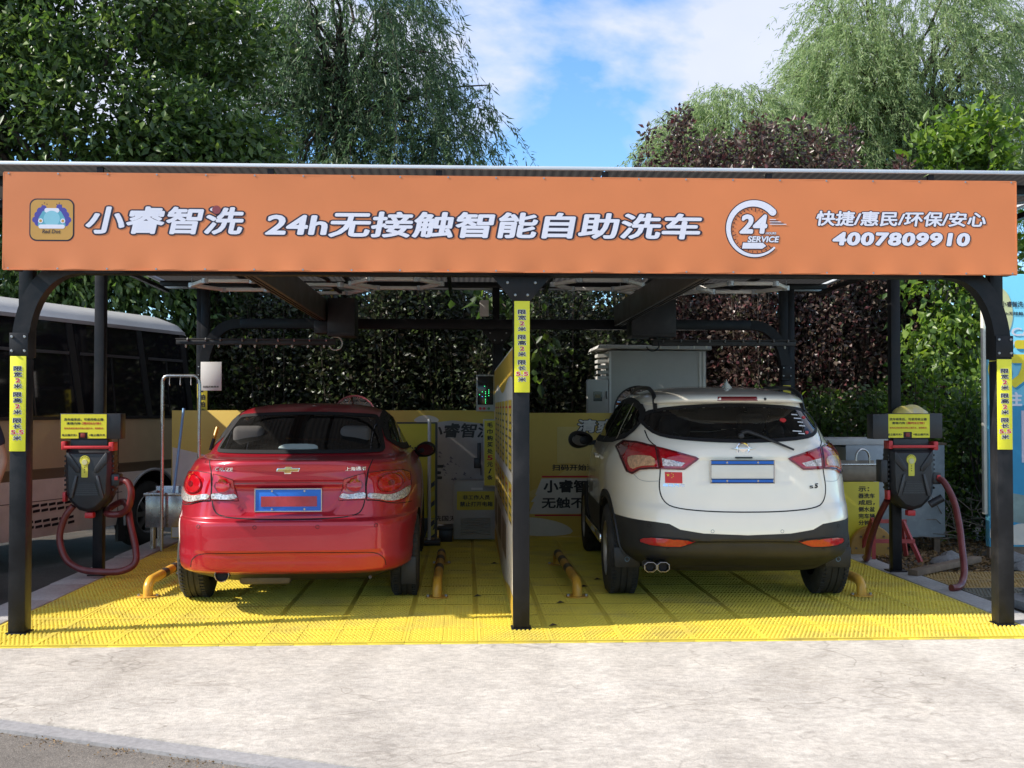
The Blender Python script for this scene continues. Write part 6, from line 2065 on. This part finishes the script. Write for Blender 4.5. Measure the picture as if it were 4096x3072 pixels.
for a, b in (((3.10, 3.52, .70), (3.74, 3.54, .86)), ((3.10, 3.70, .70), (3.74, 3.715, .90)), ((3.10, 3.54, .70), (3.12, 3.70, .86)), ((3.72, 3.54, .70), (3.74, 3.70, .86)), ((3.12, 3.54, .70), (3.72, 3.70, .715))):
    mb.box(a, b)
mb.build('basin', pm('brown stained steel', (.20, .16, .12), .4, metal=.5, var=.3), snk, bevel=.004)
MB().box((3.09, 3.51, .86), (3.75, 3.55, .875)).build('rim', M_stain, snk, bevel=.003)
MB().tube([(3.66, 3.62, .71), (3.66, 3.62, .93)] + [(3.585 + .075 * math.cos(a), 3.62 - .02 * (1 - math.cos(a)), .93 + .085 * math.sin(a)) for a in np.linspace(0, math.pi, 12)] + [(3.51, 3.58, .90)], .011, 10).build('tap', M_stain, snk, smooth=50)
for x in (3.13, 3.71):
    MB().box((x - .015, 3.68, -.01), (x + .015, 3.71, .70)).build('leg', M_steel, snk)
nt = thing('notice_board', 'upright yellow notice board half hidden by the white car', 'sign', (3.4, 3.5, 0))
MB().box((3.02, 3.470, .012), (3.70, 3.482, .70)).build('board', M_ysign2, nt, bevel=.002)
for k, w in enumerate(('示：', '器洗车', '成后，', '侧水盆', '完车辆', '分钟', '停止', '东侧', '完成', '）')):
    z = .655 - k * .066
    x1 = 3.655 if len(w) > 1 and w not in ('示：', '分钟') else 3.60 if w != '）' else 3.53
    x0 = x1 - .055 * len(w)
    text('lettering', w, M_red if k in (7, 8) else M_black, nt, (x0, z - .05, x1, z), 3.4685, bold=.03)
tre = thing('red_trestle', 'red painted steel trestle standing under the tank', 'trestle', (3.6, 3.4, 0))
for a, b in (((3.48, 3.05, -.0), (3.56, 3.25, .36)), ((3.98, 3.0, -.19), (3.82, 3.20, .34)), ((3.50, 3.45, -.0), (3.56, 3.28, .36)), ((3.98, 3.45, -.19), (3.82, 3.24, .34)), ((3.53, 3.23, .34), (3.86, 3.22, .34)), ((3.52, 3.15, .16), (3.90, 3.12, .16))):
    MB().bar(a, b, .035, .035).build('bar', pm('faded red paint', (.36, .05, .045), .5, var=.2), tre)
dsk = thing('yellow_disc', 'round ochre disc leaning under the yellow notice board', 'disc', (3.62, 3.42, .0))
MB().lathe([(0, 0), (0, .21), (.03, .22), (.06, .21), (.06, 0)], (3.60, 3.40, .06), 'y', 32).build('disc', pm('ochre drum', (.42, .22, .04), .5, var=.2), dsk, bevel=.004)
for k in range(8):
    a = rad(45 * k)
    MB().lathe([(0, 0), (0, .011), (-.008, .011), (-.008, 0)], (3.60 + .16 * math.cos(a), 3.40, .06 + .16 * math.sin(a)), 'y', 8).build('bolt', M_wood, dsk)
# cover grate outside the kerb, concrete slabs, timber
M_tan = pm('tan old grating', (.36, .23, .07), .6, var=.15, tint=(.20, .17, .13), tfac=.7, tscale=5)
M_dkg = pm('muddy grating', (.14, .125, .09), .6, var=.25)
og = thing('old_grating', 'tan and grey old grating mat lying outside the right kerb', 'grating', (3.9, 1.9, 0))
for i in range(3):
    for j in range(2):
        o = t0.copy()
        o.data = t0.data.copy() if (i, j) == (0, 0) else o.data
        COL.objects.link(o)
        o.parent = og
        if (i, j) == (0, 0):
            o.data.materials[0] = M_tan
            tan_mesh = o.data
        o.data = tan_mesh
        o.location = (3.53 + i * TX - 3.9, 1.45 + j * TY - 1.9, .002)
for i in range(3):
    o = t0.copy()
    if i == 0:
        dk = t0.data.copy()
        dk.materials[0] = M_dkg
    o.data = dk
    COL.objects.link(o)
    o.parent = og
    o.location = (3.53 + i * TX - 3.9, 1.03 - 1.9, .002)
gp = sheet('gravel_ground', [(3.52, -.33), (25, -.33), (25, 12), (3.52, 12)], -.034, M_soil)
for k, (a, b, rz_) in enumerate((((3.62, .62, -.03), (4.9, 1.02, .035), .05), ((3.78, .52, .04), (5.2, .92, .085), -.04))):
    c = Vector(((a[0] + b[0]) / 2, (a[1] + b[1]) / 2, 0))
    m = Matrix.Translation(c) @ Matrix.Rotation(rz_, 4, 'Z') @ Matrix.Translation(-c)
    solid('concrete_slab', MB().box(a, b, m=m), M_slab, ('grey slab lying flat, lower of two beside the right front post', 'grey slab lying on top of the other beside the right front post')[k], 'slab', bevel=.008, group='grey slabs beside the right post')
solid('timber_plank', MB().bar((3.42, 2.03, .03), (4.3, 2.7, .05), .09, .05), M_wood, 'dark weathered timber lying on the ground by the hose', 'plank', bevel=.004)
for k, (x, y_, s_) in enumerate(((4.05, 2.75, .12), (4.55, 2.35, .10), (4.25, 3.1, .09), (4.75, 2.9, .13))):
    bmx = bmesh.new()
    bmesh.ops.create_icosphere(bmx, subdivisions=2, radius=s_)
    for c in bmx.verts: c.co = Vector((c.co.x * 1.3, c.co.y, c.co.z * .6)) * (1 + .25 * math.sin(9 * c.co.x / s_ * .4 + k) * math.cos(7 * c.co.y / s_ * .4))
    mb = MB().add([(c.co.x + x, c.co.y + y_, c.co.z + .01) for c in bmx.verts], [tuple(v_.index for v_ in f_.verts) for f_ in bmx.faces])
    bmx.free()
    solid('rubble_stone', mb, M_slab, ('grey rubble stone nearest the tank leg', 'small rubble stone nearest the right front post', 'smallest rubble stone beside the hedge foot', 'largest rubble stone before the blue board')[k], 'stone', smooth=30, group='rubble stones outside the right kerb')

# tall blue printed board on the far right
M_sky = pm('sky blue print', (.16, .52, .70), .5, var=.08, vscale=1)
M_blue = pm('deeper blue print', (.02, .26, .46), .5, var=.08)
bb = thing('blue_billboard', 'tall sky blue printed board standing behind the right post', 'billboard', (5.6, 3.2, 0))
MB().box((4.665, 3.20, .09), (6.6, 3.28, 2.72)).build('board', M_sky, bb, bevel=.01)
MB().box((4.63, 3.22, .40), (4.664, 3.27, 2.69)).build('board_side', pm('pale board side', (.60, .58, .50), .5), bb, bevel=.006)
MB().box((4.67, 3.21, -.03), (6.5, 3.27, .09)).build('plinth', M_wood, bb)
flat('blue_field', [(4.67, .10), (6.59, .10), (6.59, 1.45), (4.67, 1.45)], 3.1985, M_blue, bb)
flat('glow_patch', chaikin([(4.67, 1.95), (4.80, 2.02), (4.93, 2.25), (4.90, 2.50), (4.78, 2.62), (4.67, 2.6)], 2), 3.1978, pm('pale yellow print', (.62, .66, .35), .5), bb)
flat('logo_square', rrect(4.695, 2.33, 4.765, 2.43, .01), 3.1965, pm('emblem yellow', (.65, .48, .05), .5), bb)
flat('logo_car', chaikin([(4.71, 2.36), (4.73, 2.41), (4.75, 2.36)], 1), 3.196, M_et, bb)
text('lettering', '小睿智洗', M_navy, bb, (4.80, 2.40, 5.02, 2.455), 3.1962, bold=.02)
text('lettering', '24h无接触', M_navy, bb, (4.80, 2.32, 5.02, 2.355), 3.1962, bold=.02)
text('lettering', 'CAR', M_white, bb, (4.90, 2.12, 5.2, 2.2), 3.1962, bold=.03)
text('lettering', 'WASH', M_white, bb, (4.86, 2.0, 5.25, 2.07), 3.1962, bold=.03, shear=.2)
text('lettering_shade', '6元', M_blue, bb, (4.685, 1.60, 5.35, 2.06), 3.1964, bold=.05)
text('lettering', '6元', pm('big yellow print', (.75, .62, .02), .5), bb, (4.665, 1.62, 5.33, 2.08), 3.1955, bold=.05)
text('lettering', '关注', M_white, bb, (4.69, 1.44, 5.0, 1.58), 3.1955, bold=.04)
flat('pale_field', [(4.99, .9), (6.4, .9), (6.4, 1.40), (4.99, 1.40)], 3.1965, pm('pale violet print', (.52, .50, .58), .5), bb)
MB().add([(4.70, 3.1968, .50), (4.82, 3.1968, .62), (5.2, 3.1968, .55), (5.1, 3.1968, .30), (4.9, 3.1968, .33)], [(0, 1, 2, 3, 4)]).build('picture_patch', pm('grey green print', (.20, .27, .25), .5, var=.3), bb)
flat('cloud_patch', chaikin([(4.67, .30), (4.75, .34), (4.85, .28), (5.0, .33), (5.2, .25), (5.2, .11), (4.67, .11)], 2), 3.1963, pm('cream cloud print', (.60, .55, .47), .5), bb)

# equipment cabinet and meter box behind the right bay
M_cab = pm('pale cabinet sheet', (0.46, 0.45, 0.42), 0.5, var=.05, tint=(.38, .36, .32), tfac=.4, tscale=1.5)
eq = thing('equipment_cabinet', 'tall pale grey equipment cabinet behind the white car', 'cabinet', (1.9, 5.9, 0))
MB().box((1.32, 5.60, 0.0), (2.47, 6.35, 2.10)).build('case', M_cab, eq, bevel=.006)
MB().add([(1.18, 5.52, 2.125), (2.52, 5.52, 2.105), (2.52, 6.5, 2.105), (1.18, 6.5, 2.125), (1.20, 5.52, 2.165), (2.52, 5.52, 2.15), (2.52, 6.5, 2.15), (1.20, 6.5, 2.165)], [(0, 3, 2, 1), (4, 5, 6, 7), (0, 1, 5, 4), (1, 2, 6, 5), (2, 3, 7, 6), (3, 0, 4, 7)]).build('roof', M_cab, eq, bevel=.005)
for x in (1.335, 2.40, 2.445):
    MB().box((x - .012, 5.592, .02), (x + .012, 5.601, 2.09)).build('corner_strip', M_edge, eq)
for k in range(6):
    MB().box((1.19, 5.62, 1.70 + k * .065), (1.32, 5.9, 1.735 + k * .065)).build('side_fin', M_cab, eq)
mt_ = thing('meter_box', 'small pale meter box with a dark window beside the cabinet', 'meter box', (1.2, 5.5, 1.3))
MB().box((1.05, 5.42, 1.05), (1.285, 5.58, 1.755)).build('case', M_cab, mt_, bevel=.005)
MB().box((1.115, 5.412, 1.505), (1.215, 5.419, 1.615)).build('window', pm('dark smoked window', (.02, .022, .02), .12), mt_)
MB().box((1.135, 5.408, 1.54), (1.195, 5.4115, 1.58)).build('display', pm('tan display', (.22, .17, .08), .4), mt_)
MB().box((1.262, 5.408, 1.53), (1.272, 5.419, 1.62)).build('handle', M_blackcase, mt_)
for y_ in (5.48, 5.52):
    MB().tube([(1.13 + (y_ - 5.48), y_, .0), (1.13 + (y_ - 5.48), y_, 1.05)], .02, 8).build('conduit', M_edge, mt_)
solid('junction_box', MB().box((-.205, 4.93, 2.44), (-.105, 4.99, 2.62)), pm('white plastic', (.6, .58, .54), .4), 'small white junction box beside the rear middle post', 'junction box', bevel=.006)
# ================================================================== VEGETATION
def unit(n):
    v = rng.normal(size=(n, 3))
    return v / np.linalg.norm(v, axis=1)[:, None]
def leaf_object(name, pos, axis, L, W, mat, parent, fold=.25, kind=None, curl=0.0):
    """pos (n,3) leaf bases, axis (n,3) leaf directions, one folded diamond of two triangles per leaf"""
    n = len(pos)
    axis = axis / np.linalg.norm(axis, axis=1)[:, None]
    side = np.cross(axis, unit(n))
    side /= np.linalg.norm(side, axis=1)[:, None]
    nrm = np.cross(axis, side)
    L = L * rng.choice([.7, 1.0, 1.35], n, p=[.4, .4, .2])[:, None] * rng.uniform(.8, 1.15, n)[:, None]
    W = W * rng.uniform(.65, 1.25, n)[:, None]
    a = pos
    c = pos + axis * L + np.array([0, 0, -1.0]) * L * curl
    m = pos + axis * L * .45
    b = m + side * W / 2 + nrm * W * fold
    d = m - side * W / 2 + nrm * W * fold
    V = np.stack([a, b, c, d], 1).reshape(-1, 3)
    V = V - np.array(root_frame(parent).translation)
    idx = np.arange(n) * 4
    T = np.stack([np.stack([idx, idx + 1, idx + 2], 1), np.stack([idx, idx + 2, idx + 3], 1)], 1).reshape(-1)
    me = bpy.data.meshes.new(name)
    me.vertices.add(4 * n)
    me.vertices.foreach_set('co', V.astype(np.float32).ravel())
    me.loops.add(len(T))
    me.loops.foreach_set('vertex_index', T.astype(np.int32))
    me.polygons.add(2 * n)
    me.polygons.foreach_set('loop_start', (np.arange(2 * n) * 3).astype(np.int32))
    me.materials.append(mat)
    me.update(calc_edges=True)
    o = bpy.data.objects.new(name, me)
    COL.objects.link(o)
    o.parent = parent
    if kind: o['kind'] = kind
    return o
M_bark = pm('bark', (0.055, 0.042, 0.032), 0.9, var=.35, vscale=14, bump=.8, bscale=25)
M_bark2 = pm('pale twig', (0.16, 0.13, 0.10), 0.85, var=.3, vscale=14)
def limb(mb, a, b, r0, r1, wob=.12, n=6):
    a, b = Vector(a), Vector(b)
    pts, rs = [], []
    for k in range(n + 1):
        u = k / n
        p = a.lerp(b, u) + Vector(tuple(rng.normal(size=3))) * wob * math.sin(math.pi * u) * (b - a).length * .3
        p.z += .12 * (b - a).length * math.sin(math.pi * u)
        pts.append(p)
        rs.append(r0 + (r1 - r0) * u)
    mb.tube(pts, rs, 6, cap=False)
def ell_points(n, c, r, shell_=.55):
    u = unit(n)
    rad_ = rng.uniform(shell_ ** 3, 1, n) ** (1 / 3)
    return np.array(c) + u * rad_[:, None] * np.array(r)
def clump_leaves(centers, per, spread, down=.5, out_c=None, flat_=.7):
    n = len(centers)
    pos = np.repeat(centers, per, 0) + rng.normal(size=(n * per, 3)) * np.array([spread, spread, spread * flat_])
    ax = unit(n * per) * .8
    if out_c is not None:
        o = pos - np.array(out_c)
        o /= np.linalg.norm(o, axis=1)[:, None] + 1e-6
        ax += o * .7
    ax[:, 2] -= down
    return pos, ax
# --- broadleaf tree on the left
M_lf1 = leafmat('dark green leaf', [(.022, .046, .013), (.040, .080, .020), (.062, .115, .026), (.090, .150, .033), (.14, .20, .046)], .35, .42)
tl1 = thing('broadleaf_tree', 'large dense dark green broadleaf tree behind the minibus', 'tree', (-6.2, 8.6, -.2))
tb = MB()
tb.tube([(-6.2, 8.6, -.2), (-6.15, 8.55, 1.2), (-6.0, 8.4, 2.6), (-5.8, 8.2, 4.0)], [.24, .2, .17, .13], 10)
cent = np.concatenate([ell_points(150, (-5.7, 7.9, 5.6), (2.7, 1.5, 2.6)), ell_points(150, (-8.4, 7.8, 5.8), (2.3, 1.5, 3.0)), ell_points(70, (-6.5, 8.6, 7.6), (3.2, 1.2, 1.6)), ell_points(70, (-5.6, 7.9, 2.9), (2.0, 1.1, 1.6)), ell_points(60, (-4.1, 7.6, 4.3), (1.15, .9, 1.2)), ell_points(50, (-8.3, 8.4, 2.2), (2.3, 1.0, 1.6)), ell_points(30, (-3.4, 8.2, 2.4), (1.0, .8, 1.2))])
for c in cent[rng.choice(len(cent), 46, replace=False)]: limb(tb, (-6.0 + rng.normal() * .15, 8.4, rng.uniform(2.0, 4.2)), c, .055, .012)
tb.build('trunk', M_bark, tl1, smooth=60)
pos, ax = clump_leaves(cent, 210, .25, .45, (-6, 8, 4.5))
leaf_object('crown', pos, ax, .135, .062, M_lf1, tl1)
# --- weeping willows
def willow(name, label, base, domes, nst, lens, mat, leafL, leafW, per, trunk_top, droop=1.0, side_push=.25, zmin=3.0, group=None):
    t = thing(name, label, 'tree', base, group=group)
    mb = MB()
    b = Vector(base)
    tt = Vector(trunk_top)
    mb.tube([b, b.lerp(tt, .4) + Vector((.1, 0, 0)), b.lerp(tt, .75) + Vector((-.08, .05, 0)), tt], [.3, .24, .18, .1], 10)
    P_, A_ = [], []
    for (c, r, share) in domes:
        k = int(nst * share)
        st = ell_points(k, c, r, .35)
        for i, s0 in enumerate(st):
            if i % 22 == 0: limb(mb, tt + Vector((0, 0, -rng.uniform(0, 1.2))), s0, .05, .01)
            Ls = rng.uniform(*lens)
            o = s0 - np.array(c)
            o[2] = 0
            o = o / (np.linalg.norm(o) + 1e-6) + rng.normal(size=3) * .35
            o[2] = 0
            u = np.sort(rng.uniform(0, 1, per))
            path = s0 + np.outer(u, o) * side_push * Ls + np.outer(.22 * u * (1 - u) * 2 - droop * u ** 1.5, [0, 0, 1]) * Ls
            path += rng.normal(size=path.shape) * .025
            keep = path[:, 2] > zmin
            path = path[keep]
            if not len(path): continue
            ax = rng.normal(size=path.shape) * .45 + o * .35
            ax[:, 2] -= .75
            P_.append(path)
            A_.append(ax)
            if i % 4 == 0:
                q = [Vector(s0 + o * side_push * Ls * w_ + np.array([0, 0, (.22 * w_ * (1 - w_) * 2 - droop * w_ ** 1.5) * Ls])) for w_ in (0, .3, .6, 1)]
                if q[-1].z > zmin: mb.tube(q, [.008, .006, .004, .003], 4, cap=False)
    mb.build('trunk', M_bark, t, smooth=60)
    leaf_object('crown', np.concatenate(P_), np.concatenate(A_), leafL, leafW, mat, t, fold=.15)
    return t
M_lw1 = leafmat('willow leaf shaded', [(.045, .085, .042), (.068, .120, .055), (.095, .160, .070), (.13, .20, .085)], .4, .5)  # darker leaf copy, shade put into the colour
M_lw2 = leafmat('willow leaf sunlit', [(.15, .22, .09), (.20, .28, .12), (.25, .33, .15), (.31, .38, .19)], .5, .5)  # paler leaf copy, sunlight put into the colour
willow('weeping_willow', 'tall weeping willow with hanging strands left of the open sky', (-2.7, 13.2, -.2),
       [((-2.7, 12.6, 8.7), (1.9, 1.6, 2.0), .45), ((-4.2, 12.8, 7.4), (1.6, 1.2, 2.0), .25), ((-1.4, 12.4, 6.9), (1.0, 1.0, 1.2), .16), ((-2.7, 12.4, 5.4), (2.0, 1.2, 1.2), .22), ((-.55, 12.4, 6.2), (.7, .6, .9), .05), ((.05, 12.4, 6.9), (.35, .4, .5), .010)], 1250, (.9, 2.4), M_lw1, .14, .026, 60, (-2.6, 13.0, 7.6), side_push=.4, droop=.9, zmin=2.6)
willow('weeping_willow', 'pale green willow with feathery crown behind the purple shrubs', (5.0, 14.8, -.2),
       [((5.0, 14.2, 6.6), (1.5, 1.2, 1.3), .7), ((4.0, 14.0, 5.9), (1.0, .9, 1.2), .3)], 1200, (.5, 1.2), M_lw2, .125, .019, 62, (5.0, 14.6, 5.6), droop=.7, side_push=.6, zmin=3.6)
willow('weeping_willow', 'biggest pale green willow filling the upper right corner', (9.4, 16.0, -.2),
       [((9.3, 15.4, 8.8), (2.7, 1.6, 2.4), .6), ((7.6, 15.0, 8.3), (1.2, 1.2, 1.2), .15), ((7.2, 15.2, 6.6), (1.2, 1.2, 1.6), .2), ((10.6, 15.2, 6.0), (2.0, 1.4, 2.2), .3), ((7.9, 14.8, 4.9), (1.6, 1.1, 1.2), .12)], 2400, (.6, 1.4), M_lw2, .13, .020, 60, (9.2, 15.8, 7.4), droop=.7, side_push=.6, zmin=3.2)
# --- purple-leaved shrubs in a row behind the bays
M_lp = leafmat('purple brown leaf', [(.026, .018, .016), (.050, .032, .028), (.080, .055, .045), (.12, .092, .070), (.115, .034, .042), (.060, .075, .034)], .25, .36)
M_lp2 = leafmat('dark shrub leaf', [(.014, .020, .011), (.025, .034, .016), (.040, .030, .022), (.042, .062, .022), (.062, .088, .030)], .28, .4)
def shrub(name, label, x, y_, h, rx, mat, stems, per, LL, WW, group, ry=None, zlo=.12, spike=.10):
    t = thing(name, label, 'shrub', (x, y_, -.2), group=group)
    mb = MB()
    P_, A_ = [], []
    ry = ry or rx * .75
    for s in range(stems):
        a = rng.uniform(0, 2 * math.pi)
        rr = math.sqrt(rng.uniform(0, 1))
        top = np.array([x + rx * rr * math.cos(a), y_ + ry * rr * math.sin(a), h * (rng.uniform(.62, .96) if rng.uniform() < .8 else rng.uniform(.98, 1.06)) * (1 - .12 * rr)])
        bot = np.array([x + rx * .35 * rr * math.cos(a), y_ + ry * .35 * rr * math.sin(a), -.2])
        mid = (top + bot) / 2 + np.array([rx * .28 * math.cos(a) * rr, ry * .28 * math.sin(a) * rr, 0])
        u = rng.uniform(zlo, 1, per)
        u = np.where(rng.uniform(size=per) < .2, rng.uniform(.8, 1.0, per), u)
        path = np.outer((1 - u) ** 2, bot) + np.outer(2 * u * (1 - u), mid) + np.outer(u ** 2, top)
        sp = .17 * (1 - .72 * u ** 3)
        off = rng.normal(size=(per, 3)) * sp[:, None]
        P_.append(path + off)
        ax = off / (np.linalg.norm(off, axis=1)[:, None] + 1e-5) + unit(per) * .5
        ax[:, 2] += .15
        A_.append(ax)
        mb.tube([Vector(bot * (1 - w_) ** 2 + mid * 2 * w_ * (1 - w_) + top * w_ * w_) for w_ in (0, .25, .5, .75, 1)], [.018, .014, .010, .006, .003], 5, cap=False)
    mb.build('trunk', M_bark, t, smooth=60)
    leaf_object('crown', np.concatenate(P_), np.concatenate(A_), LL, WW, mat, t)
    return t
G1 = 'shrubs in a row behind the bays'
for x, y_, h, rx, mt, lab in (
        (-2.75, 7.6, 3.7, 1.0, M_lp2, 'dark leafy shrub behind the rear left post'),
        (-1.5, 7.1, 3.8, .95, M_lp2, 'dark leafy shrub directly behind the red car roof'),
        (-.35, 7.0, 3.75, .95, M_lp2, 'dark leafy shrub behind the middle rear post'),
        (1.0, 7.3, 3.9, 1.05, M_lp2, 'dark leafy shrub left of the pale cabinet'),
        (2.8, 7.5, 5.6, .72, M_lp, 'tall purple leaved shrub nearest the open sky'),
        (3.5, 6.9, 5.4, .8, M_lp, 'tall purple leaved shrub right of the pale cabinet'),
        (4.3, 6.9, 5.3, .8, M_lp, 'tall purple leaved shrub behind the galvanised tank'),
        (5.1, 7.1, 5.1, .75, M_lp, 'rightmost purple leaved shrub beside the bright green tree')):
    shrub('purple_leaf_shrub', lab, x, y_, h, rx, mt, 38, 640, .075, .048, G1)
M_lb = leafmat('deep shade leaf', [(.008, .012, .006), (.014, .022, .009), (.022, .034, .012)], .2, .5)  # near-black leaves, the hedge's shade put into their colour
for x, y_, h, lab in ((-3.6, 10.2, 3.6, 'added dark bush in the back row behind the minibus front'), (-1.9, 9.9, 3.7, 'added dark bush in the back row left of the middle'), (-.2, 9.9, 3.6, 'added dark bush in the back row behind the middle post'), (1.5, 9.9, 3.7, 'added dark bush in the back row behind the cabinet'), (3.2, 9.9, 3.9, 'added dark bush in the back row behind the white car'), (4.9, 9.9, 4.0, 'added dark bush in the back row behind the tank'), (6.6, 9.9, 3.9, 'added dark bush in the back row at the right')):
    shrub('backing_bush', lab, x, y_, h, 1.15, M_lb, 22, 420, .14, .10, 'added dark bushes in the back row', spike=0)  # row added to block the bright horizon showing through the hedge
# --- bright green tree and shrubs at the right
M_lg = leafmat('bright green leaf', [(.05, .10, .018), (.08, .15, .025), (.12, .20, .030), (.19, .27, .04)], .45, .4)
M_lg2 = leafmat('mid green leaf', [(.022, .045, .012), (.04, .075, .018), (.065, .11, .025), (.12, .17, .03)], .4, .4)
tg = thing('green_tree', 'bright green broad leaved tree right of the purple shrubs', 'tree', (6.3, 6.9, -.2))
tb = MB()
tb.tube([(6.3, 6.9, -.2), (6.25, 6.85, 1.5), (6.1, 6.7, 3.0), (6.05, 6.6, 4.6)], [.09, .075, .055, .02], 8)
cent = np.concatenate([ell_points(30, (6.2, 6.5, 4.45), (.62, .5, .85), .3), ell_points(9, (5.75, 6.2, 3.1), (.6, .5, .8), .3), ell_points(11, (5.45, 6.0, 2.2), (.5, .4, .55), .3), ell_points(14, (6.8, 6.4, 2.8), (.7, .5, 1.2), .3)])
for c in cent[::4]: limb(tb, (6.15, 6.75, rng.uniform(1.4, 3.6)), c, .025, .006)
tb.build('trunk', M_bark, tg, smooth=60)
pos, ax = clump_leaves(cent, 75, .17, .5, (6, 7, 3))
leaf_object('crown', pos, ax, .13, .085, M_lg, tg)
G2 = 'low green shrubs behind the tank'
for x, y_, h, rx, lab in ((3.35, 5.7, 1.65, .65, 'low green shrub between white car and tank'), (4.2, 5.4, 1.75, .65, 'low green shrub behind the right vacuum unit'), (5.0, 5.1, 2.1, .75, 'tallest low green shrub beside the blue board'), (5.6, 4.6, 1.7, .7, 'low green shrub partly behind the blue board')):
    shrub('green_shrub', lab, x, y_, h, rx, M_lg2 if h < 2 else M_lg, 26, 200, .075, .05, G2)
# vine-like branch with big leaves hanging into view left of the middle rear post
vn = thing('leafy_vine', 'green vine with lobed leaves hanging by the rear middle post', 'vine', (.2, 5.9, 1.2))
vp = catmull([(-.5, 6.0, 3.2), (-.2, 5.9, 2.9), (.15, 5.8, 2.6), (.4, 5.8, 2.3), (.6, 5.8, 1.95)], 6)
mb = MB().tube(vp, .008, 5)
mb.build('stem', M_bark2, vn)
pp = np.array([tuple(vp[i]) for i in rng.integers(0, len(vp), 150)]) + rng.normal(size=(150, 3)) * np.array([.16, .08, .14])
ax = unit(150) * .6
ax[:, 2] -= .5
leaf_object('leaves', pp, ax, .16, .10, M_lg2, vn)
# dry twigs low in the gap right of the tank
tw_ = thing('dry_brush', 'tangle of dry bare twigs at the foot of the right shrubs', 'brushwood', (4.75, 4.3, -.03))
mb = MB()
for k in range(70):
    a = np.array([4.75 + rng.normal() * .3, 4.3 + rng.normal() * .35, rng.uniform(-.03, .5)])
    d = unit(1)[0] * rng.uniform(.2, .6)
    d[2] = abs(d[2]) * .7
    mb.tube([Vector(a), Vector(a + d * .5 + rng.normal(size=3) * .03), Vector(a + d)], [.006, .005, .003], 4, cap=False)
tag(mb.build('twigs', M_bark2, tw_), kind='stuff')
# fallen leaves on soil and in the gutter
M_dry = leafmat('dry leaf', [(.12, .07, .03), (.20, .12, .05), (.28, .17, .07), (.08, .06, .03)], .1, .8)
lit = thing('leaf_litter', 'dry leaves scattered on the soil right of the kerb', 'leaves', (4.2, 2.8, -.03))
pos = np.stack([rng.uniform(3.55, 5.2, 2600), rng.uniform(2.2, 4.9, 2600), np.full(2600, -.024)], 1)
ax = unit(2600)
ax[:, 2] = rng.uniform(0, .35, 2600)
o = leaf_object('leaves', pos, ax, .05, .03, M_dry, lit, kind='stuff')
# crumbs of soil, dead leaves and grit along the road gutter
gt = thing('gutter_debris', 'brown leaf crumbs and grit along the road edge', 'debris', (-1.5, -2.3, -.05))
t_ = rng.uniform(-.4, 1.4, 420)
off = np.abs(rng.normal(size=420)) * .07 + .10
clus = rng.choice([-.25, .02, .22, .42, .6], 260) + rng.normal(size=260) * .022
t_[:260] = clus
px_ = -2.515 + 1.795 * t_ + nrm[0] * off
py_ = -1.829 - .779 * t_ + nrm[1] * off
pos = np.stack([px_, py_, np.full(420, -.030)], 1)
ax = unit(420)
ax[:, 2] = rng.uniform(.0, .5, 420)
leaf_object('leaves', pos, ax, .012, .008, M_dry, gt, kind='stuff')
# a few dead leaves on the grating
for k, (x, y_) in enumerate(((.70, 1.95), (.18, .08), (-.62, 2.0), (-.30, 1.2), (.30, .9), (-.13, 2.9), (.55, 1.6))):
    mb = MB().add([(x, y_, .003), (x + .03, y_ + .018, .018), (x + .065, y_ + .005, .006), (x + .03, y_ - .016, .014)], [(0, 1, 2), (0, 2, 3)])
    solid('dead_leaf', mb, pm('dead leaf', (.05, .03, .02), .8), ('dead leaf beside the guide pipe left of the white car', 'dead leaf at the foot of the middle post', 'dead leaf beside the guide pipe right of the red car', 'dead leaf on the grating near the divider', 'dead leaf between middle post and guide pipe', 'dead leaf close to the back end of the divider', 'dead leaf just before the guide pipe by the white car')[k], 'leaf', group='dead leaves on the grating')
